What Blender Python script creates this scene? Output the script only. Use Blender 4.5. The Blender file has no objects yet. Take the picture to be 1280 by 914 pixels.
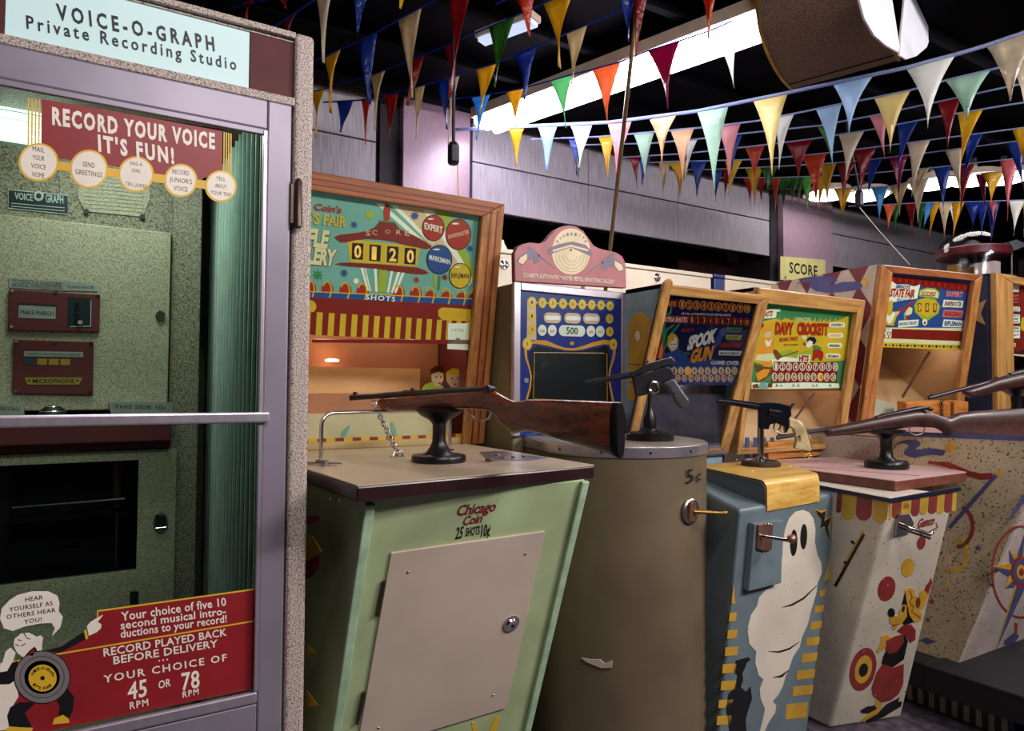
import bpy, math, random
from mathutils import Vector, Matrix
random.seed(7)
S = bpy.context.scene
COL = S.collection
V = Vector

# ------------------------------------------------------------------ camera
FPX = 850.0
PITCH, ROLL = math.radians(1.7), math.radians(0.4)
TH = math.atan(1400.0 / FPX)
CAM = V((0, 0, 1.2))
_f0 = V((math.cos(TH), math.sin(TH), 0)); _r0 = V((math.sin(TH), -math.cos(TH), 0))
FW = _f0 * math.cos(PITCH) + V((0, 0, 1)) * math.sin(PITCH)
_up = _r0.cross(FW)
RT = _r0 * math.cos(ROLL) + _up * math.sin(ROLL)
UP = _up * math.cos(ROLL) - _r0 * math.sin(ROLL)
cd = bpy.data.cameras.new('camera'); cam = bpy.data.objects.new('camera', cd); COL.objects.link(cam)
cd.sensor_width = 36; cd.lens = FPX / 1280 * 36; cd.clip_start = 0.02; cd.clip_end = 60
cam.matrix_world = Matrix(((RT.x, UP.x, -FW.x, CAM.x), (RT.y, UP.y, -FW.y, CAM.y), (RT.z, UP.z, -FW.z, CAM.z), (0, 0, 0, 1)))
S.camera = cam
# ------------------------------------------------------------------ world and exposure
w = bpy.data.worlds.new('world'); S.world = w; w.use_nodes = True
w.node_tree.nodes['Background'].inputs[0].default_value = (0.30, 0.28, 0.36, 1)
w.node_tree.nodes['Background'].inputs[1].default_value = 0.05
S.view_settings.view_transform = 'Standard'; S.view_settings.look = 'None'
S.view_settings.exposure = 0.0; S.view_settings.gamma = 1.0; S.view_settings.use_curve_mapping = False
# ------------------------------------------------------------------ large area lights (ceiling fixtures outside the frame)
def area(name, loc, target, sx, sy, power, col):
    l = bpy.data.lights.new(name, 'AREA'); l.shape = 'RECTANGLE'; l.size = sx; l.size_y = sy; l.energy = power; l.color = col
    o = bpy.data.objects.new(name, l); COL.objects.link(o); o.location = loc
    o.rotation_euler = (V(target) - V(loc)).to_track_quat('-Z', 'Y').to_euler(); return o
area('ceiling_tube_light', (2.7, -0.9, 2.6), (1.5, 1.4, 0.8), 1.3, 0.25, 85, (1.0, 0.93, 0.90))
area('ceiling_tube_light', (0.7, -0.6, 2.6), (0.8, 1.5, 0.9), 1.2, 0.25, 34, (1.0, 0.92, 0.90))
area('ceiling_tube_light', (4.2, 0.6, 2.6), (3.6, 1.5, 1.0), 1.2, 0.25, 28, (0.98, 0.92, 1.0))

def ray(x, y): return FW + RT * ((x - 640) / FPX) - UP * ((y - 457) / FPX)

class Pl:
    """a plane in the world: origin o, right u, up v, normal n towards the viewer"""
    def __init__(s, o, u, v):
        s.o = V(o); s.u = V(u).normalized(); s.v = V(v).normalized(); s.n = s.u.cross(s.v).normalized()
    def p3(s, x, y, h=0.0):
        d = ray(x, y); o = s.o + s.n * h
        return CAM + d * ((o - CAM).dot(s.n) / d.dot(s.n))
    def hit(s, x, y, h=0.0):
        q = s.p3(x, y, h) - s.o
        return (q.dot(s.u), q.dot(s.v))
    def w(s, a, b, h=0.0): return s.o + s.u * a + s.v * b + s.n * h
def plY(y): return Pl((0, y, 0), (1, 0, 0), (0, 0, 1))
def plX(x): return Pl((x, 0, 0), (0, -1, 0), (0, 0, 1))
def tilt(o, ang=0.0, lean=0.0):
    nh = V((math.sin(ang), -math.cos(ang), 0)); L = math.atan(lean)
    return Pl(o, (math.cos(ang), math.sin(ang), 0), V((0, 0, 1)) * math.cos(L) + nh * math.sin(L))
def plane3(a, b, c):
    """plane through three world points, a->b runs right, a->c runs up"""
    a, b, c = V(a), V(b), V(c); u = (b - a).normalized(); v = (c - a); v = (v - u * v.dot(u)).normalized(); return Pl(a, u, v)
def onz(x, y, z):
    d = ray(x, y); return CAM + d * ((z - CAM.z) / d.z)
def at(x, y, p):
    """point on the viewing ray above the plan position p=(X,Y): used to read heights"""
    d = ray(x, y); k = math.hypot(p[0], p[1]) / math.hypot(d.x, d.y); return CAM + d * k

# ------------------------------------------------------------------ materials
def lin(c):
    f = lambda v: v / 12.92 if v <= 0.04045 else ((v + 0.055) / 1.055) ** 2.4
    if isinstance(c, str): c = c.lstrip('#'); c = [int(c[i:i + 2], 16) / 255 for i in (0, 2, 4)]
    return (f(c[0]), f(c[1]), f(c[2]), 1)
MATS = {}
def newmat(name):
    m = bpy.data.materials.new(name); m.use_nodes = True; MATS[name] = m
    return m, m.node_tree, m.node_tree.nodes['Principled BSDF']
def tex(nt, kind, scale, stretch=(1, 1, 1), detail=3, coord='Object'):
    tc = nt.nodes.new('ShaderNodeTexCoord'); mp = nt.nodes.new('ShaderNodeMapping'); mp.inputs['Scale'].default_value = stretch
    nt.links.new(tc.outputs[coord], mp.inputs[0])
    t = nt.nodes.new('ShaderNodeTexNoise' if kind == 'noise' else 'ShaderNodeTexVoronoi')
    t.inputs['Scale'].default_value = scale
    if kind == 'noise': t.inputs['Detail'].default_value = detail
    nt.links.new(mp.outputs[0], t.inputs['Vector'])
    return t.outputs['Fac'] if kind == 'noise' else t.outputs['Distance']
def ramp(nt, src, stops, const=False):
    r = nt.nodes.new('ShaderNodeValToRGB'); r.color_ramp.interpolation = 'CONSTANT' if const else 'LINEAR'
    e = r.color_ramp.elements
    while len(e) < len(stops): e.new(0.5)
    for i, (p, c) in enumerate(stops): e[i].position = p; e[i].color = c
    nt.links.new(src, r.inputs[0]); return r.outputs[0]
def mixc(nt, fac, a, b):
    m = nt.nodes.new('ShaderNodeMix'); m.data_type = 'RGBA'
    nt.links.new(fac, m.inputs[0])
    for s, i in ((a, 6), (b, 7)):
        if isinstance(s, tuple): m.inputs[i].default_value = s
        else: nt.links.new(s, m.inputs[i])
    return m.outputs[2]
def bump(nt, b, src, strength=0.3, dist=0.002):
    n = nt.nodes.new('ShaderNodeBump'); n.inputs['Strength'].default_value = strength; n.inputs['Distance'].default_value = dist
    nt.links.new(src, n.inputs['Height']); nt.links.new(n.outputs[0], b.inputs['Normal'])
def M(name, c, rough=0.5, metal=0.0, var=0.08, vs=14, stretch=(1, 1, 1), emis=0.0, chips=None, chipc='#3a2a22', bmp=0.0, coat=0.0):
    """painted / plain surface: base colour, soft mottling, optional chips of wear, optional glow"""
    if name in MATS: return name
    m, nt, b = newmat(name); c = lin(c)
    b.inputs['Roughness'].default_value = rough; b.inputs['Metallic'].default_value = metal
    b.inputs['Coat Weight'].default_value = coat
    if var:
        f = tex(nt, 'noise', vs, stretch, 4)
        lo = tuple(max(0, x * (1 - var * 2)) for x in c[:3]) + (1,); hi = tuple(min(1, x * (1 + var * 2)) for x in c[:3]) + (1,)
        col = ramp(nt, f, [(0.3, lo), (0.7, hi)])
        if chips:
            g = tex(nt, 'noise', chips[0], (1, 1, 1), 6)
            k = ramp(nt, g, [(chips[1], (0, 0, 0, 1)), (chips[1] + 0.02, (1, 1, 1, 1))])
            col = mixc(nt, k, col, lin(chipc))
        nt.links.new(col, b.inputs['Base Color'])
        if bmp: bump(nt, b, f, bmp)
        if emis:
            nt.links.new(col, b.inputs['Emission Color'])
    else:
        b.inputs['Base Color'].default_value = c; b.inputs['Emission Color'].default_value = c
    b.inputs['Emission Strength'].default_value = emis
    return name
def wood(name, dark, light, scale=9, axis=2, rough=0.35, coat=0.2, streak=0.5):
    m, nt, b = newmat(name); st = [6, 6, 6]; st[axis] = 0.35
    f = tex(nt, 'noise', scale, tuple(st), 6); g = tex(nt, 'noise', scale * 5, tuple(st), 4)
    a = nt.nodes.new('ShaderNodeMath'); a.operation = 'MULTIPLY_ADD'; nt.links.new(g, a.inputs[0]); a.inputs[1].default_value = streak; nt.links.new(f, a.inputs[2])
    col = ramp(nt, a.outputs[0], [(0.45, lin(dark)), (1.0, lin(light))])
    nt.links.new(col, b.inputs['Base Color']); b.inputs['Roughness'].default_value = rough; b.inputs['Coat Weight'].default_value = coat
    bump(nt, b, g, 0.12, 0.001); return name
def speckle(name, base, dark, light, scale=130, rough=0.55):
    m, nt, b = newmat(name)
    f = tex(nt, 'noise', scale, (1, 1, 1), 2); g = tex(nt, 'noise', 3, (1, 1, 1), 2)
    col = ramp(nt, f, [(0.0, lin(dark)), (0.41, lin(dark)), (0.46, lin(base)), (0.56, lin(base)), (0.62, lin(light))])
    nt.links.new(col, b.inputs['Base Color']); b.inputs['Roughness'].default_value = rough
    bump(nt, b, f, 0.25, 0.001); return name
def glass(name, tint='#ffffff', rough=0.02, spec=0.09):
    m, nt, b = newmat(name); nt.nodes.remove(b); out = nt.nodes['Material Output']
    tr = nt.nodes.new('ShaderNodeBsdfTransparent'); tr.inputs[0].default_value = lin(tint)
    gl = nt.nodes.new('ShaderNodeBsdfGlossy'); gl.inputs['Roughness'].default_value = rough
    mx = nt.nodes.new('ShaderNodeMixShader'); fr = nt.nodes.new('ShaderNodeFresnel'); fr.inputs[0].default_value = 1.0 + spec * 5
    ge = nt.nodes.new('ShaderNodeNewGeometry'); ma = nt.nodes.new('ShaderNodeMath'); ma.operation = 'MULTIPLY_ADD'   # only the outer face reflects
    ma.inputs[1].default_value = -1.0; ma.inputs[2].default_value = 1.0; nt.links.new(ge.outputs['Backfacing'], ma.inputs[0])
    mb = nt.nodes.new('ShaderNodeMath'); mb.operation = 'MULTIPLY'; nt.links.new(fr.outputs[0], mb.inputs[0]); nt.links.new(ma.outputs[0], mb.inputs[1])
    nt.links.new(mb.outputs[0], mx.inputs[0]); nt.links.new(tr.outputs[0], mx.inputs[1]); nt.links.new(gl.outputs[0], mx.inputs[2]); nt.links.new(mx.outputs[0], out.inputs[0])
    return name
def vinyl(name, c):
    m, nt, b = newmat(name); out = nt.nodes['Material Output']; c = lin(c)
    b.inputs['Base Color'].default_value = c; b.inputs['Roughness'].default_value = 0.28
    f = tex(nt, 'noise', 28, (1, 1, 1), 3); bump(nt, b, f, 0.8, 0.012)
    tl = nt.nodes.new('ShaderNodeBsdfTranslucent'); tl.inputs[0].default_value = c
    mx = nt.nodes.new('ShaderNodeMixShader'); mx.inputs[0].default_value = 0.58
    nt.links.new(b.outputs[0], mx.inputs[1]); nt.links.new(tl.outputs[0], mx.inputs[2]); nt.links.new(mx.outputs[0], out.inputs[0]); return name
def emitter(name, c, s):
    m, nt, b = newmat(name); b.inputs['Base Color'].default_value = lin(c); b.inputs['Emission Color'].default_value = lin(c); b.inputs['Emission Strength'].default_value = s; return name

speckle('terrazzo_grey', '#b3a59c', '#6a5b52', '#cdc0b8', 300)
speckle('terrazzo_olive', '#a09c86', '#7a7661', '#b4b09a', 340)
speckle('terrazzo_dark', '#7d7864', '#48443a', '#979180', 240)
M('aluminium', '#bdb4c2', 0.36, 0.75, 0.05, 6, (8, 8, .5))
M('door_metal', '#8b8392', 0.42, 0.35, 0.06, 5)
M('chrome', '#d9d2cf', 0.14, 1.0, 0)
M('steel', '#a69f9c', 0.3, 0.95, 0.05)
M('bronze_dark', '#59493f', 0.4, 0.8, 0.1)
M('copper', '#9a6f5c', 0.38, 0.75, 0.15, 40)
M('iron_black', '#191619', 0.33, 0.35, 0.1)
M('gun_metal', '#37343a', 0.33, 0.6, 0.12)
M('gun_blue', '#1b1d2a', 0.28, 0.6, 0.05)
M('gun_grip', '#55555c', 0.35, 0.4, 0.12)
M('black', '#0e0b10', 0.5, 0, 0.1)
M('maroon', '#500e13', 0.65, 0, 0.08)
M('sign_red', '#8c1f1f', 0.4, 0, 0.05)
emitter('sign_white', '#bcd8d9', 0.30)
M('ink', '#0c0c10', 0.5, 0, 0)
M('print_white', '#efe6d8', 0.45, 0, 0.03)
M('print_yellow', '#e0b32a', 0.45, 0, 0.05)
M('print_red', '#8e1b22', 0.45, 0, 0.05)
M('print_grey', '#7a7376', 0.45, 0, 0.05)
wood('oak', '#7f5126', '#c79a58', 9, 2)
wood('oak_rail', '#7f5126', '#c79a58', 9, 0)
wood('oak_light', '#a8741f', '#e6c06a', 9, 0)
wood('oak_warm', '#74401d', '#bb8246', 9, 2)
wood('oak_warm_rail', '#6c3618', '#a8683a', 9, 0)
wood('oak_block', '#8c4a18', '#c98642', 8, 0)
wood('walnut', '#2c0f08', '#7a3c20', 9, 1, 0.25, 0.4)
wood('walnut_dark', '#1a0907', '#452017', 9, 0, 0.42, 0.12)
wood('wall_brown', '#1e0b0c', '#3d1719', 7, 2)
glass('clear_glass', '#f4fbf7', 0.02, 0.06)
glass('booth_glass', '#eef6f1', 0.02, 0.05)
glass('smoked_glass', '#d6dade', 0.03, 0.05)
glass('dome_glass', '#e6e2e6', 0.10, 0.10)

# ------------------------------------------------------------------ mesh builder
FONT_CACHE = {}
def text2d(s, bold=0.0, space=1.0):
    k = (s, bold, space)
    if k in FONT_CACHE: return FONT_CACHE[k]
    cu = bpy.data.curves.new('t', 'FONT'); cu.body = s; cu.size = 1; cu.resolution_u = 2; cu.offset = bold; cu.space_character = space; cu.fill_mode = 'FRONT'
    o = bpy.data.objects.new('t', cu); COL.objects.link(o)
    dg = bpy.context.evaluated_depsgraph_get(); dg.update(); me = o.evaluated_get(dg).to_mesh()
    vs = [(v.co.x, v.co.y) for v in me.vertices]; fs = [tuple(p.vertices) for p in me.polygons]
    o.evaluated_get(dg).to_mesh_clear(); bpy.data.objects.remove(o); bpy.data.curves.remove(cu)
    FONT_CACHE[k] = (vs, fs); return FONT_CACHE[k]
CAPH = max(v[1] for v in text2d('H')[0])

def thing(name, label, cat, loc=(0, 0, 0), group=None):
    o = bpy.data.objects.new(name, None); COL.objects.link(o); o.location = loc; o.empty_display_size = 0.1
    o['label'] = label; o['category'] = cat
    if group: o['group'] = group
    return o
def worldloc(o):
    p = V((0, 0, 0))
    while o: p += o.location; o = o.parent
    return p

class MB:
    def __init__(s): s.v = []; s.f = []; s.m = []; s.ms = []
    def mi(s, mat):
        if mat not in s.ms: s.ms.append(mat)
        return s.ms.index(mat)
    def add(s, vs, fs, mat):
        n = len(s.v); i = s.mi(mat); s.v += [tuple(v) for v in vs]
        for f in fs: s.f.append(tuple(n + k for k in f)); s.m.append(i)
        return s
    def hexa(s, b, t, mat):
        """b, t: four corners each, same winding (counter-clockwise from above)"""
        return s.add(list(b) + list(t), [(3, 2, 1, 0), (4, 5, 6, 7), (0, 1, 5, 4), (1, 2, 6, 5), (2, 3, 7, 6), (3, 0, 4, 7)], mat)
    def box(s, x0, x1, y0, y1, z0, z1, mat):
        return s.hexa([(x0, y0, z0), (x1, y0, z0), (x1, y1, z0), (x0, y1, z0)], [(x0, y0, z1), (x1, y0, z1), (x1, y1, z1), (x0, y1, z1)], mat)
    def prism(s, pl, ab, mat, h0=0.0, h1=0.001, smat=None):
        """polygon in plane coordinates extruded along the normal from h0 to h1"""
        ar = sum(ab[i][0] * ab[(i + 1) % len(ab)][1] - ab[(i + 1) % len(ab)][0] * ab[i][1] for i in range(len(ab)))
        if ar < 0: ab = ab[::-1]
        n = len(ab); vs = [pl.w(a, b, h1) for a, b in ab] + [pl.w(a, b, h0) for a, b in ab]
        s.add(vs, [tuple(range(n))] + ([tuple(range(2 * n - 1, n - 1, -1))] if h1 - h0 > 0.002 else []), mat)
        k = len(s.v) - 2 * n; i = s.mi(smat or mat)
        for j in range(n):
            s.f.append((k + j, k + n + j, k + n + (j + 1) % n, k + (j + 1) % n)); s.m.append(i)
        return s
    def poly(s, pl, px, mat, h0=0.0, h1=0.001, smat=None): return s.prism(pl, [pl.hit(*p) for p in px], mat, h0, h1, smat)
    def rect(s, pl, a0, a1, b0, b1, mat, h0=0.0, h1=0.001): return s.prism(pl, [(a0, b0), (a1, b0), (a1, b1), (a0, b1)], mat, h0, h1)
    def ell(s, pl, cx, cy, rx, ry, mat, h0=0.0, h1=0.001, rot=0.0, n=20):
        c, q = math.cos(rot), math.sin(rot)
        return s.poly(pl, [(cx + rx * math.cos(t) * c - ry * math.sin(t) * q, cy + rx * math.cos(t) * q + ry * math.sin(t) * c) for t in [i * 2 * math.pi / n for i in range(n)]], mat, h0, h1)
    def disc(s, pl, a, b, r, mat, h0, h1, n=20, ry=None):
        ry = ry or r
        return s.prism(pl, [(a + r * math.cos(i * 2 * math.pi / n), b + ry * math.sin(i * 2 * math.pi / n)) for i in range(n)], mat, h0, h1)
    def stroke(s, pl, px, wpx, mat, h0=0.0, h1=0.001):
        L = []; R = []
        for i, p in enumerate(px):
            a = px[max(0, i - 1)]; b = px[min(len(px) - 1, i + 1)]; d = math.hypot(b[0] - a[0], b[1] - a[1]) or 1
            nx, ny = -(b[1] - a[1]) / d, (b[0] - a[0]) / d; k = (wpx[i] if isinstance(wpx, (list, tuple)) else wpx) / 2
            L.append((p[0] + nx * k, p[1] + ny * k)); R.append((p[0] - nx * k, p[1] - ny * k))
        for i in range(len(px) - 1): s.poly(pl, [L[i], L[i + 1], R[i + 1], R[i]], mat, h0, h1)
        return s
    def text(s, pl, t, TL, TR, BL, mat, h=0.0012, bold=0.0, space=1.0):
        """one line of lettering: cap line runs TL->TR, baseline starts at BL (photo pixels of the real surface)"""
        vs, fs = text2d(t, bold, space); x0 = min(v[0] for v in vs); x1 = max(v[0] for v in vs)
        A, B, C = [pl.hit(*p) for p in (TL, TR, BL)]
        out = []
        for x, y in vs:
            k = (x - x0) / (x1 - x0); q = 1 - y / CAPH
            out.append(pl.w(A[0] + (B[0] - A[0]) * k + (C[0] - A[0]) * q, A[1] + (B[1] - A[1]) * k + (C[1] - A[1]) * q, h))
        return s.add(out, fs, mat)
    def lathe(s, c, prof, mat, n=24, sx=1.0, ax=None):
        """prof: (radius, height) pairs from c upward; ax = axis vector"""
        c = V(c); ax = V(ax).normalized() if ax else V((0, 0, 1))
        e1 = ax.orthogonal().normalized() if abs(ax.z) < 0.99 else V((1, 0, 0)); e2 = ax.cross(e1)
        vs = [c + (e1 * math.cos(2 * math.pi * j / n) * sx + e2 * math.sin(2 * math.pi * j / n)) * r + ax * z for r, z in prof for j in range(n)]
        fs = [(i * n + j, i * n + (j + 1) % n, (i + 1) * n + (j + 1) % n, (i + 1) * n + j) for i in range(len(prof) - 1) for j in range(n)]
        fs.append(tuple(range(n - 1, -1, -1))); fs.append(tuple((len(prof) - 1) * n + j for j in range(n)))
        return s.add(vs, fs, mat)
    def tube(s, pts, r, mat, n=10, closed=False):
        pts = [V(p) for p in pts]; m = len(pts); vs = []; prev = None
        for i, p in enumerate(pts):
            a = pts[(i - 1) % m] if closed or i else p; b = pts[(i + 1) % m] if closed or i < m - 1 else p
            t = (b - a).normalized()
            e = (prev - t * prev.dot(t)).normalized() if prev else t.orthogonal().normalized(); prev = e; g = t.cross(e)
            rr = r[i] if isinstance(r, (list, tuple)) else r
            vs += [p + (e * math.cos(2 * math.pi * j / n) + g * math.sin(2 * math.pi * j / n)) * rr for j in range(n)]
        fs = [(i * n + j, i * n + (j + 1) % n, ((i + 1) % m) * n + (j + 1) % n, ((i + 1) % m) * n + j) for i in range(m if closed else m - 1) for j in range(n)]
        if not closed: fs.append(tuple(range(n - 1, -1, -1))); fs.append(tuple((m - 1) * n + j for j in range(n)))
        return s.add(vs, fs, mat)
    def loft(s, pl, st, mat, n=14, sq=2.6):
        """stations (px, y_top, y_bottom, half_width) -> rounded solid lying in plane pl, thickness along its normal"""
        vs = []
        for x, yt, yb, hw in st:
            a0, b0 = pl.hit(x, yt); a1, b1 = pl.hit(x, yb); ca, cb, da, db = (a0 + a1) / 2, (b0 + b1) / 2, (a0 - a1) / 2, (b0 - b1) / 2
            for j in range(n):
                t = 2 * math.pi * j / n; c, q = math.cos(t), math.sin(t)
                c = math.copysign(abs(c) ** (2 / sq), c); q = math.copysign(abs(q) ** (2 / sq), q)
                vs.append(pl.w(ca + da * c, cb + db * c, hw * q))
        m = len(st)
        fs = [(i * n + j, i * n + (j + 1) % n, (i + 1) * n + (j + 1) % n, (i + 1) * n + j) for i in range(m - 1) for j in range(n)]
        fs.append(tuple(range(n - 1, -1, -1))); fs.append(tuple((m - 1) * n + j for j in range(n)))
        return s.add(vs, fs, mat)
    def build(s, name, parent=None, smooth=False, bevel=0.0, seg=2, label=None, kind=None, cat=None, group=None):
        me = bpy.data.meshes.new(name); off = worldloc(parent) if parent else V((0, 0, 0))
        me.from_pydata([V(v) - off for v in s.v], [], s.f)
        for m in s.ms: me.materials.append(MATS[m])
        me.polygons.foreach_set('material_index', s.m)
        if smooth:
            me.polygons.foreach_set('use_smooth', [True] * len(me.polygons))
            try: me.set_sharp_from_angle(angle=math.radians(42))
            except Exception: pass
        me.update()
        o = bpy.data.objects.new(name, me); COL.objects.link(o)
        if parent: o.parent = parent
        if bevel:
            b = o.modifiers.new('bevel', 'BEVEL'); b.width = bevel; b.segments = seg; b.limit_method = 'ANGLE'; b.angle_limit = math.radians(40)
        if label: o['label'] = label
        if kind: o['kind'] = kind
        if cat: o['category'] = cat
        if group: o['group'] = group
        return o
def zs(ox, oy, s):
    """maps coordinates read in an enlarged crop (origin ox,oy, scale s) to photo pixels"""
    f = lambda *p: [(ox + a / s, oy + b / s) for a, b in p]
    f.s = s; return f
# =================================================================== the room
speckle('floor_concrete', '#4a424c', '#3a333c', '#5c525f', 30, 0.6)
def metalpanel():
    m, nt, b = newmat('wall_panel_grey')
    f = tex(nt, 'noise', 60, (3, 3, .12), 3); g = tex(nt, 'noise', 1.6, (1, 1, 1), 2)
    nt.links.new(ramp(nt, f, [(0.3, lin('#8f8a94')), (0.7, lin('#bcb6bf'))]), b.inputs['Base Color']); b.inputs['Roughness'].default_value = 0.5
metalpanel()
M('column_laminate', '#a98fa0', 0.28, 0, 0.08, 40, (6, 6, .3))
M('ceiling_dark', '#07060c', 0.8, 0, 0.3, 3); MATS['ceiling_dark'].node_tree.nodes['Principled BSDF'].inputs['Specular IOR Level'].default_value = 0.05
M('room_wall_dark', '#1b151b', 0.7)
M('room_wall_rose', '#8d7687', 0.7)
YW = 3.4
MB().box(-3.2, 9.2, -3.2, 5.2, -0.08, 0, 'floor_concrete').build('floor', kind='structure')
MB().box(-3.2, 9.2, -3.2, 5.2, 2.74, 2.82, 'ceiling_dark').build('ceiling', kind='structure')
MB().box(-3.2, 9.2, 5.1, 5.2, 0, 2.74, 'room_wall_dark').build('wall_back', kind='structure')
MB().box(-3.2, 9.2, -3.2, -3.1, 0, 2.74, 'room_wall_rose').build('wall_front', kind='structure')
MB().box(-3.2, -3.1, -3.1, 5.1, 0, 2.74, 'room_wall_dark').build('wall_left', kind='structure')
MB().box(9.1, 9.2, -3.1, 5.1, 0, 2.74, 'room_wall_rose').build('wall_right', kind='structure')
# ceiling joists run across the room
for k in range(16):
    y = -1.0 + k * 0.42
    MB().box(-0.5, 8.5, y, y + 0.035, 2.68, 2.742, 'ceiling_dark').build('ceiling_joist', bpy.data.objects['ceiling'])
# header above the dark opening: grey striated panels in two courses, split by columns
hd = MB().box(-0.4, 8.5, YW + .03, YW + .10, 2.206, 2.74, 'room_wall_dark').build('wall_header', kind='structure')
def zz(x, y): return plY(YW).p3(x, y).z
cols = [(1.32, 1.76), (4.46, 5.08)]
zb, zj, zt = 2.205, 2.475, 2.70
xs = [-0.4, 0.6, 1.22, None, 1.79, 2.62, 3.4, 4.36, None, 5.11, 6.0, 6.9, 7.8]
zb2 = 2.28
for i in range(len(xs) - 1):
    if xs[i] is None or xs[i + 1] is None: continue
    x0, x1 = xs[i] + .002, xs[i + 1] - .002
    zlo = 2.205
    MB().box(x0, x1, YW, YW + .03, zlo, zj - .004, 'wall_panel_grey').build('wall_panel', hd, bevel=.002)
    MB().box(x0, x1, YW, YW + .03, zj + .004, 2.70, 'wall_panel_grey').build('wall_panel', hd, bevel=.002)
# cornice rails under the ceiling
for k in range(3):
    MB().box(-0.4, 8.5, YW - .02 - .015 * k, YW + .0, 2.70 + .012 * k, 2.708 + .012 * k, 'bronze_dark').build('cornice_rail', hd)
cl = MB().box(1.35, 1.75, YW - .05, YW + .35, 0, 2.74, 'column_laminate'); cl.build('trim_1', kind='structure', bevel=.004)
MB().box(4.46, 5.08, YW - .05, YW + .5, 0, 2.74, 'column_laminate').build('trim_2', kind='structure', bevel=.004)
MB().box(1.24, 1.35, YW - .0, YW + .3, 0, 2.70, 'room_wall_dark').build('trim_3', kind='structure')
MB().box(4.37, 4.46, YW - .0, YW + .3, 0, 2.70, 'room_wall_dark').build('trim_4', kind='structure')
# brown wood screens seen through the opening
MB().box(3.75, 4.36, YW + .35, YW + .40, 0, 2.2, 'wall_brown').build('wall_recess', kind='structure')
scr = MB().box(5.1, 8.4, YW + .30, YW + .33, 0, 2.3, 'wall_brown').build('wall_recess_right', kind='structure')
for k in range(9): MB().box(5.1, 8.4, YW + .27, YW + .3, 1.5 + k * .085, 1.56 + k * .085, 'wall_brown').build('slat', scr)
# far-off rose shapes: pale wall seen beyond the dome
# ------------------------------------------------------------------- fluorescent fixtures
emitter('tube_glow', '#f6f0ff', 22.0)
emitter('tube_far', '#fff6f0', 9.0)
emitter('tube_cool', '#b9c6e8', 1.1)
M('fixture_cream', '#c9b8a4', 0.5)
def fixture(label, A, B, wd, z, hgt, em, tubes=True):
    A = V((A[0], A[1], z)); B = V((B[0], B[1], z)); d = (B - A); L = d.length; d.normalize(); sd = V((-d.y, d.x, 0))
    t = thing('fluorescent_light', label, 'ceiling light', (A.x, A.y, z))
    q = lambda l, s_, h: A + d * l + sd * s_ + V((0, 0, h))
    MB().hexa([q(0, 0, .012), q(L, 0, .012), q(L, wd, .012), q(0, wd, .012)][::-1] if False else [q(0, wd, .012), q(L, wd, .012), q(L, 0, .012), q(0, 0, .012)],
              [q(0, wd, hgt), q(L, wd, hgt), q(L, 0, hgt), q(0, 0, hgt)], 'fixture_cream').build('housing', t, bevel=.003)
    if tubes:
        n = 3
        for k in range(n):
            s_ = wd * (k + .5) / n
            MB().tube([q(.02, s_, -.006), q(L - .02, s_, -.006)], wd / n * .40, em, 10).build('tube', t, smooth=True)
    else:
        MB().hexa([q(.01, wd - .01, -.004), q(L - .01, wd - .01, -.004), q(L - .01, .01, -.004), q(.01, .01, -.004)],
                  [q(.01, wd - .01, .012), q(L - .01, wd - .01, .012), q(L - .01, .01, .012), q(.01, .01, .012)], em).build('diffuser', t)
    for l_ in (.25, L - .25):
        MB().tube([q(l_, wd / 2, hgt), q(l_, wd / 2, 2.75 - z)], .004, 'steel', 6).build('hanger', t)
    return t
FXA = onz(588, 150, 2.6); FXB = onz(945, 15, 2.6); FXA = (FXA.x, FXA.y); FXB = (FXB.x, FXB.y)
fixture('long bright fluorescent fixture hung above the pennants between the two columns', FXA, FXB, 0.20, 2.60, .065, 'tube_glow')
fixture('short pale blue-white ceiling light behind the red and green pennants', (1.29, 2.44), (1.40, 2.18), 0.07, 2.62, .04, 'tube_cool', False)
for i, (px, py, lb) in enumerate([(1035, 243, 'small bright ceiling lamp just right of the right column, behind a yellow pennant'), (1083, 244, 'bright ceiling lamp in the distance left of the pair of cream pennants'), (1166, 229, 'bright ceiling lamp in the distance behind the blue and dark red pennants'), (1218, 224, 'bright ceiling lamp far away above the glass dome'), (1256, 222, 'rightmost bright ceiling lamp in the distance behind the yellow pennant')]):
    p = onz(px, py, 2.60)
    t = thing('ceiling_lamp', lb, 'ceiling light', (p.x, p.y, 2.6), 'bright ceiling lamps in the far right of the hall')
    MB().lathe(p, [(.02, .14), (.02, .05), (.15, .04), (.17, 0)], 'fixture_cream', 16).build('shade', t, smooth=True)
    MB().lathe(p - V((0, 0, .035)), [(.05, 0), (.13, .015), (.15, .034)], 'tube_far', 16).build('bulb', t, smooth=True)

# ------------------------------------------------------------------- hanging barrel (rounded duct) with white petals
def weave():
    m, nt, b = newmat('brown_weave')
    f = tex(nt, 'noise', 220, (1, 1, 1), 2)
    nt.links.new(ramp(nt, f, [(0.35, lin('#4a372d')), (0.65, lin('#7d6350'))]), b.inputs['Base Color']); b.inputs['Roughness'].default_value = .7; bump(nt, b, f, .3, .002)
weave()
M('petal_white', '#dfe3ea', 0.4, 0, 0.03); M('brass', '#a4813d', 0.35, 0.8, 0.1)
A = onz(986, 107, 2.42); B = onz(1120, 70, 2.42); d = (B - A); L = d.length; d.normalize(); sd = V((-d.y, d.x, 0))   # sd: away to the left
if sd.x > 0: sd = -sd
prof = [(-.045, 0), (.012, 0)] + [(.012 + .31 * math.sin(t), .17 - .17 * math.cos(t)) for t in [math.radians(k * 9) for k in range(1, 10)]] + [(.345, .24), (.36, .31)]
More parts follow.
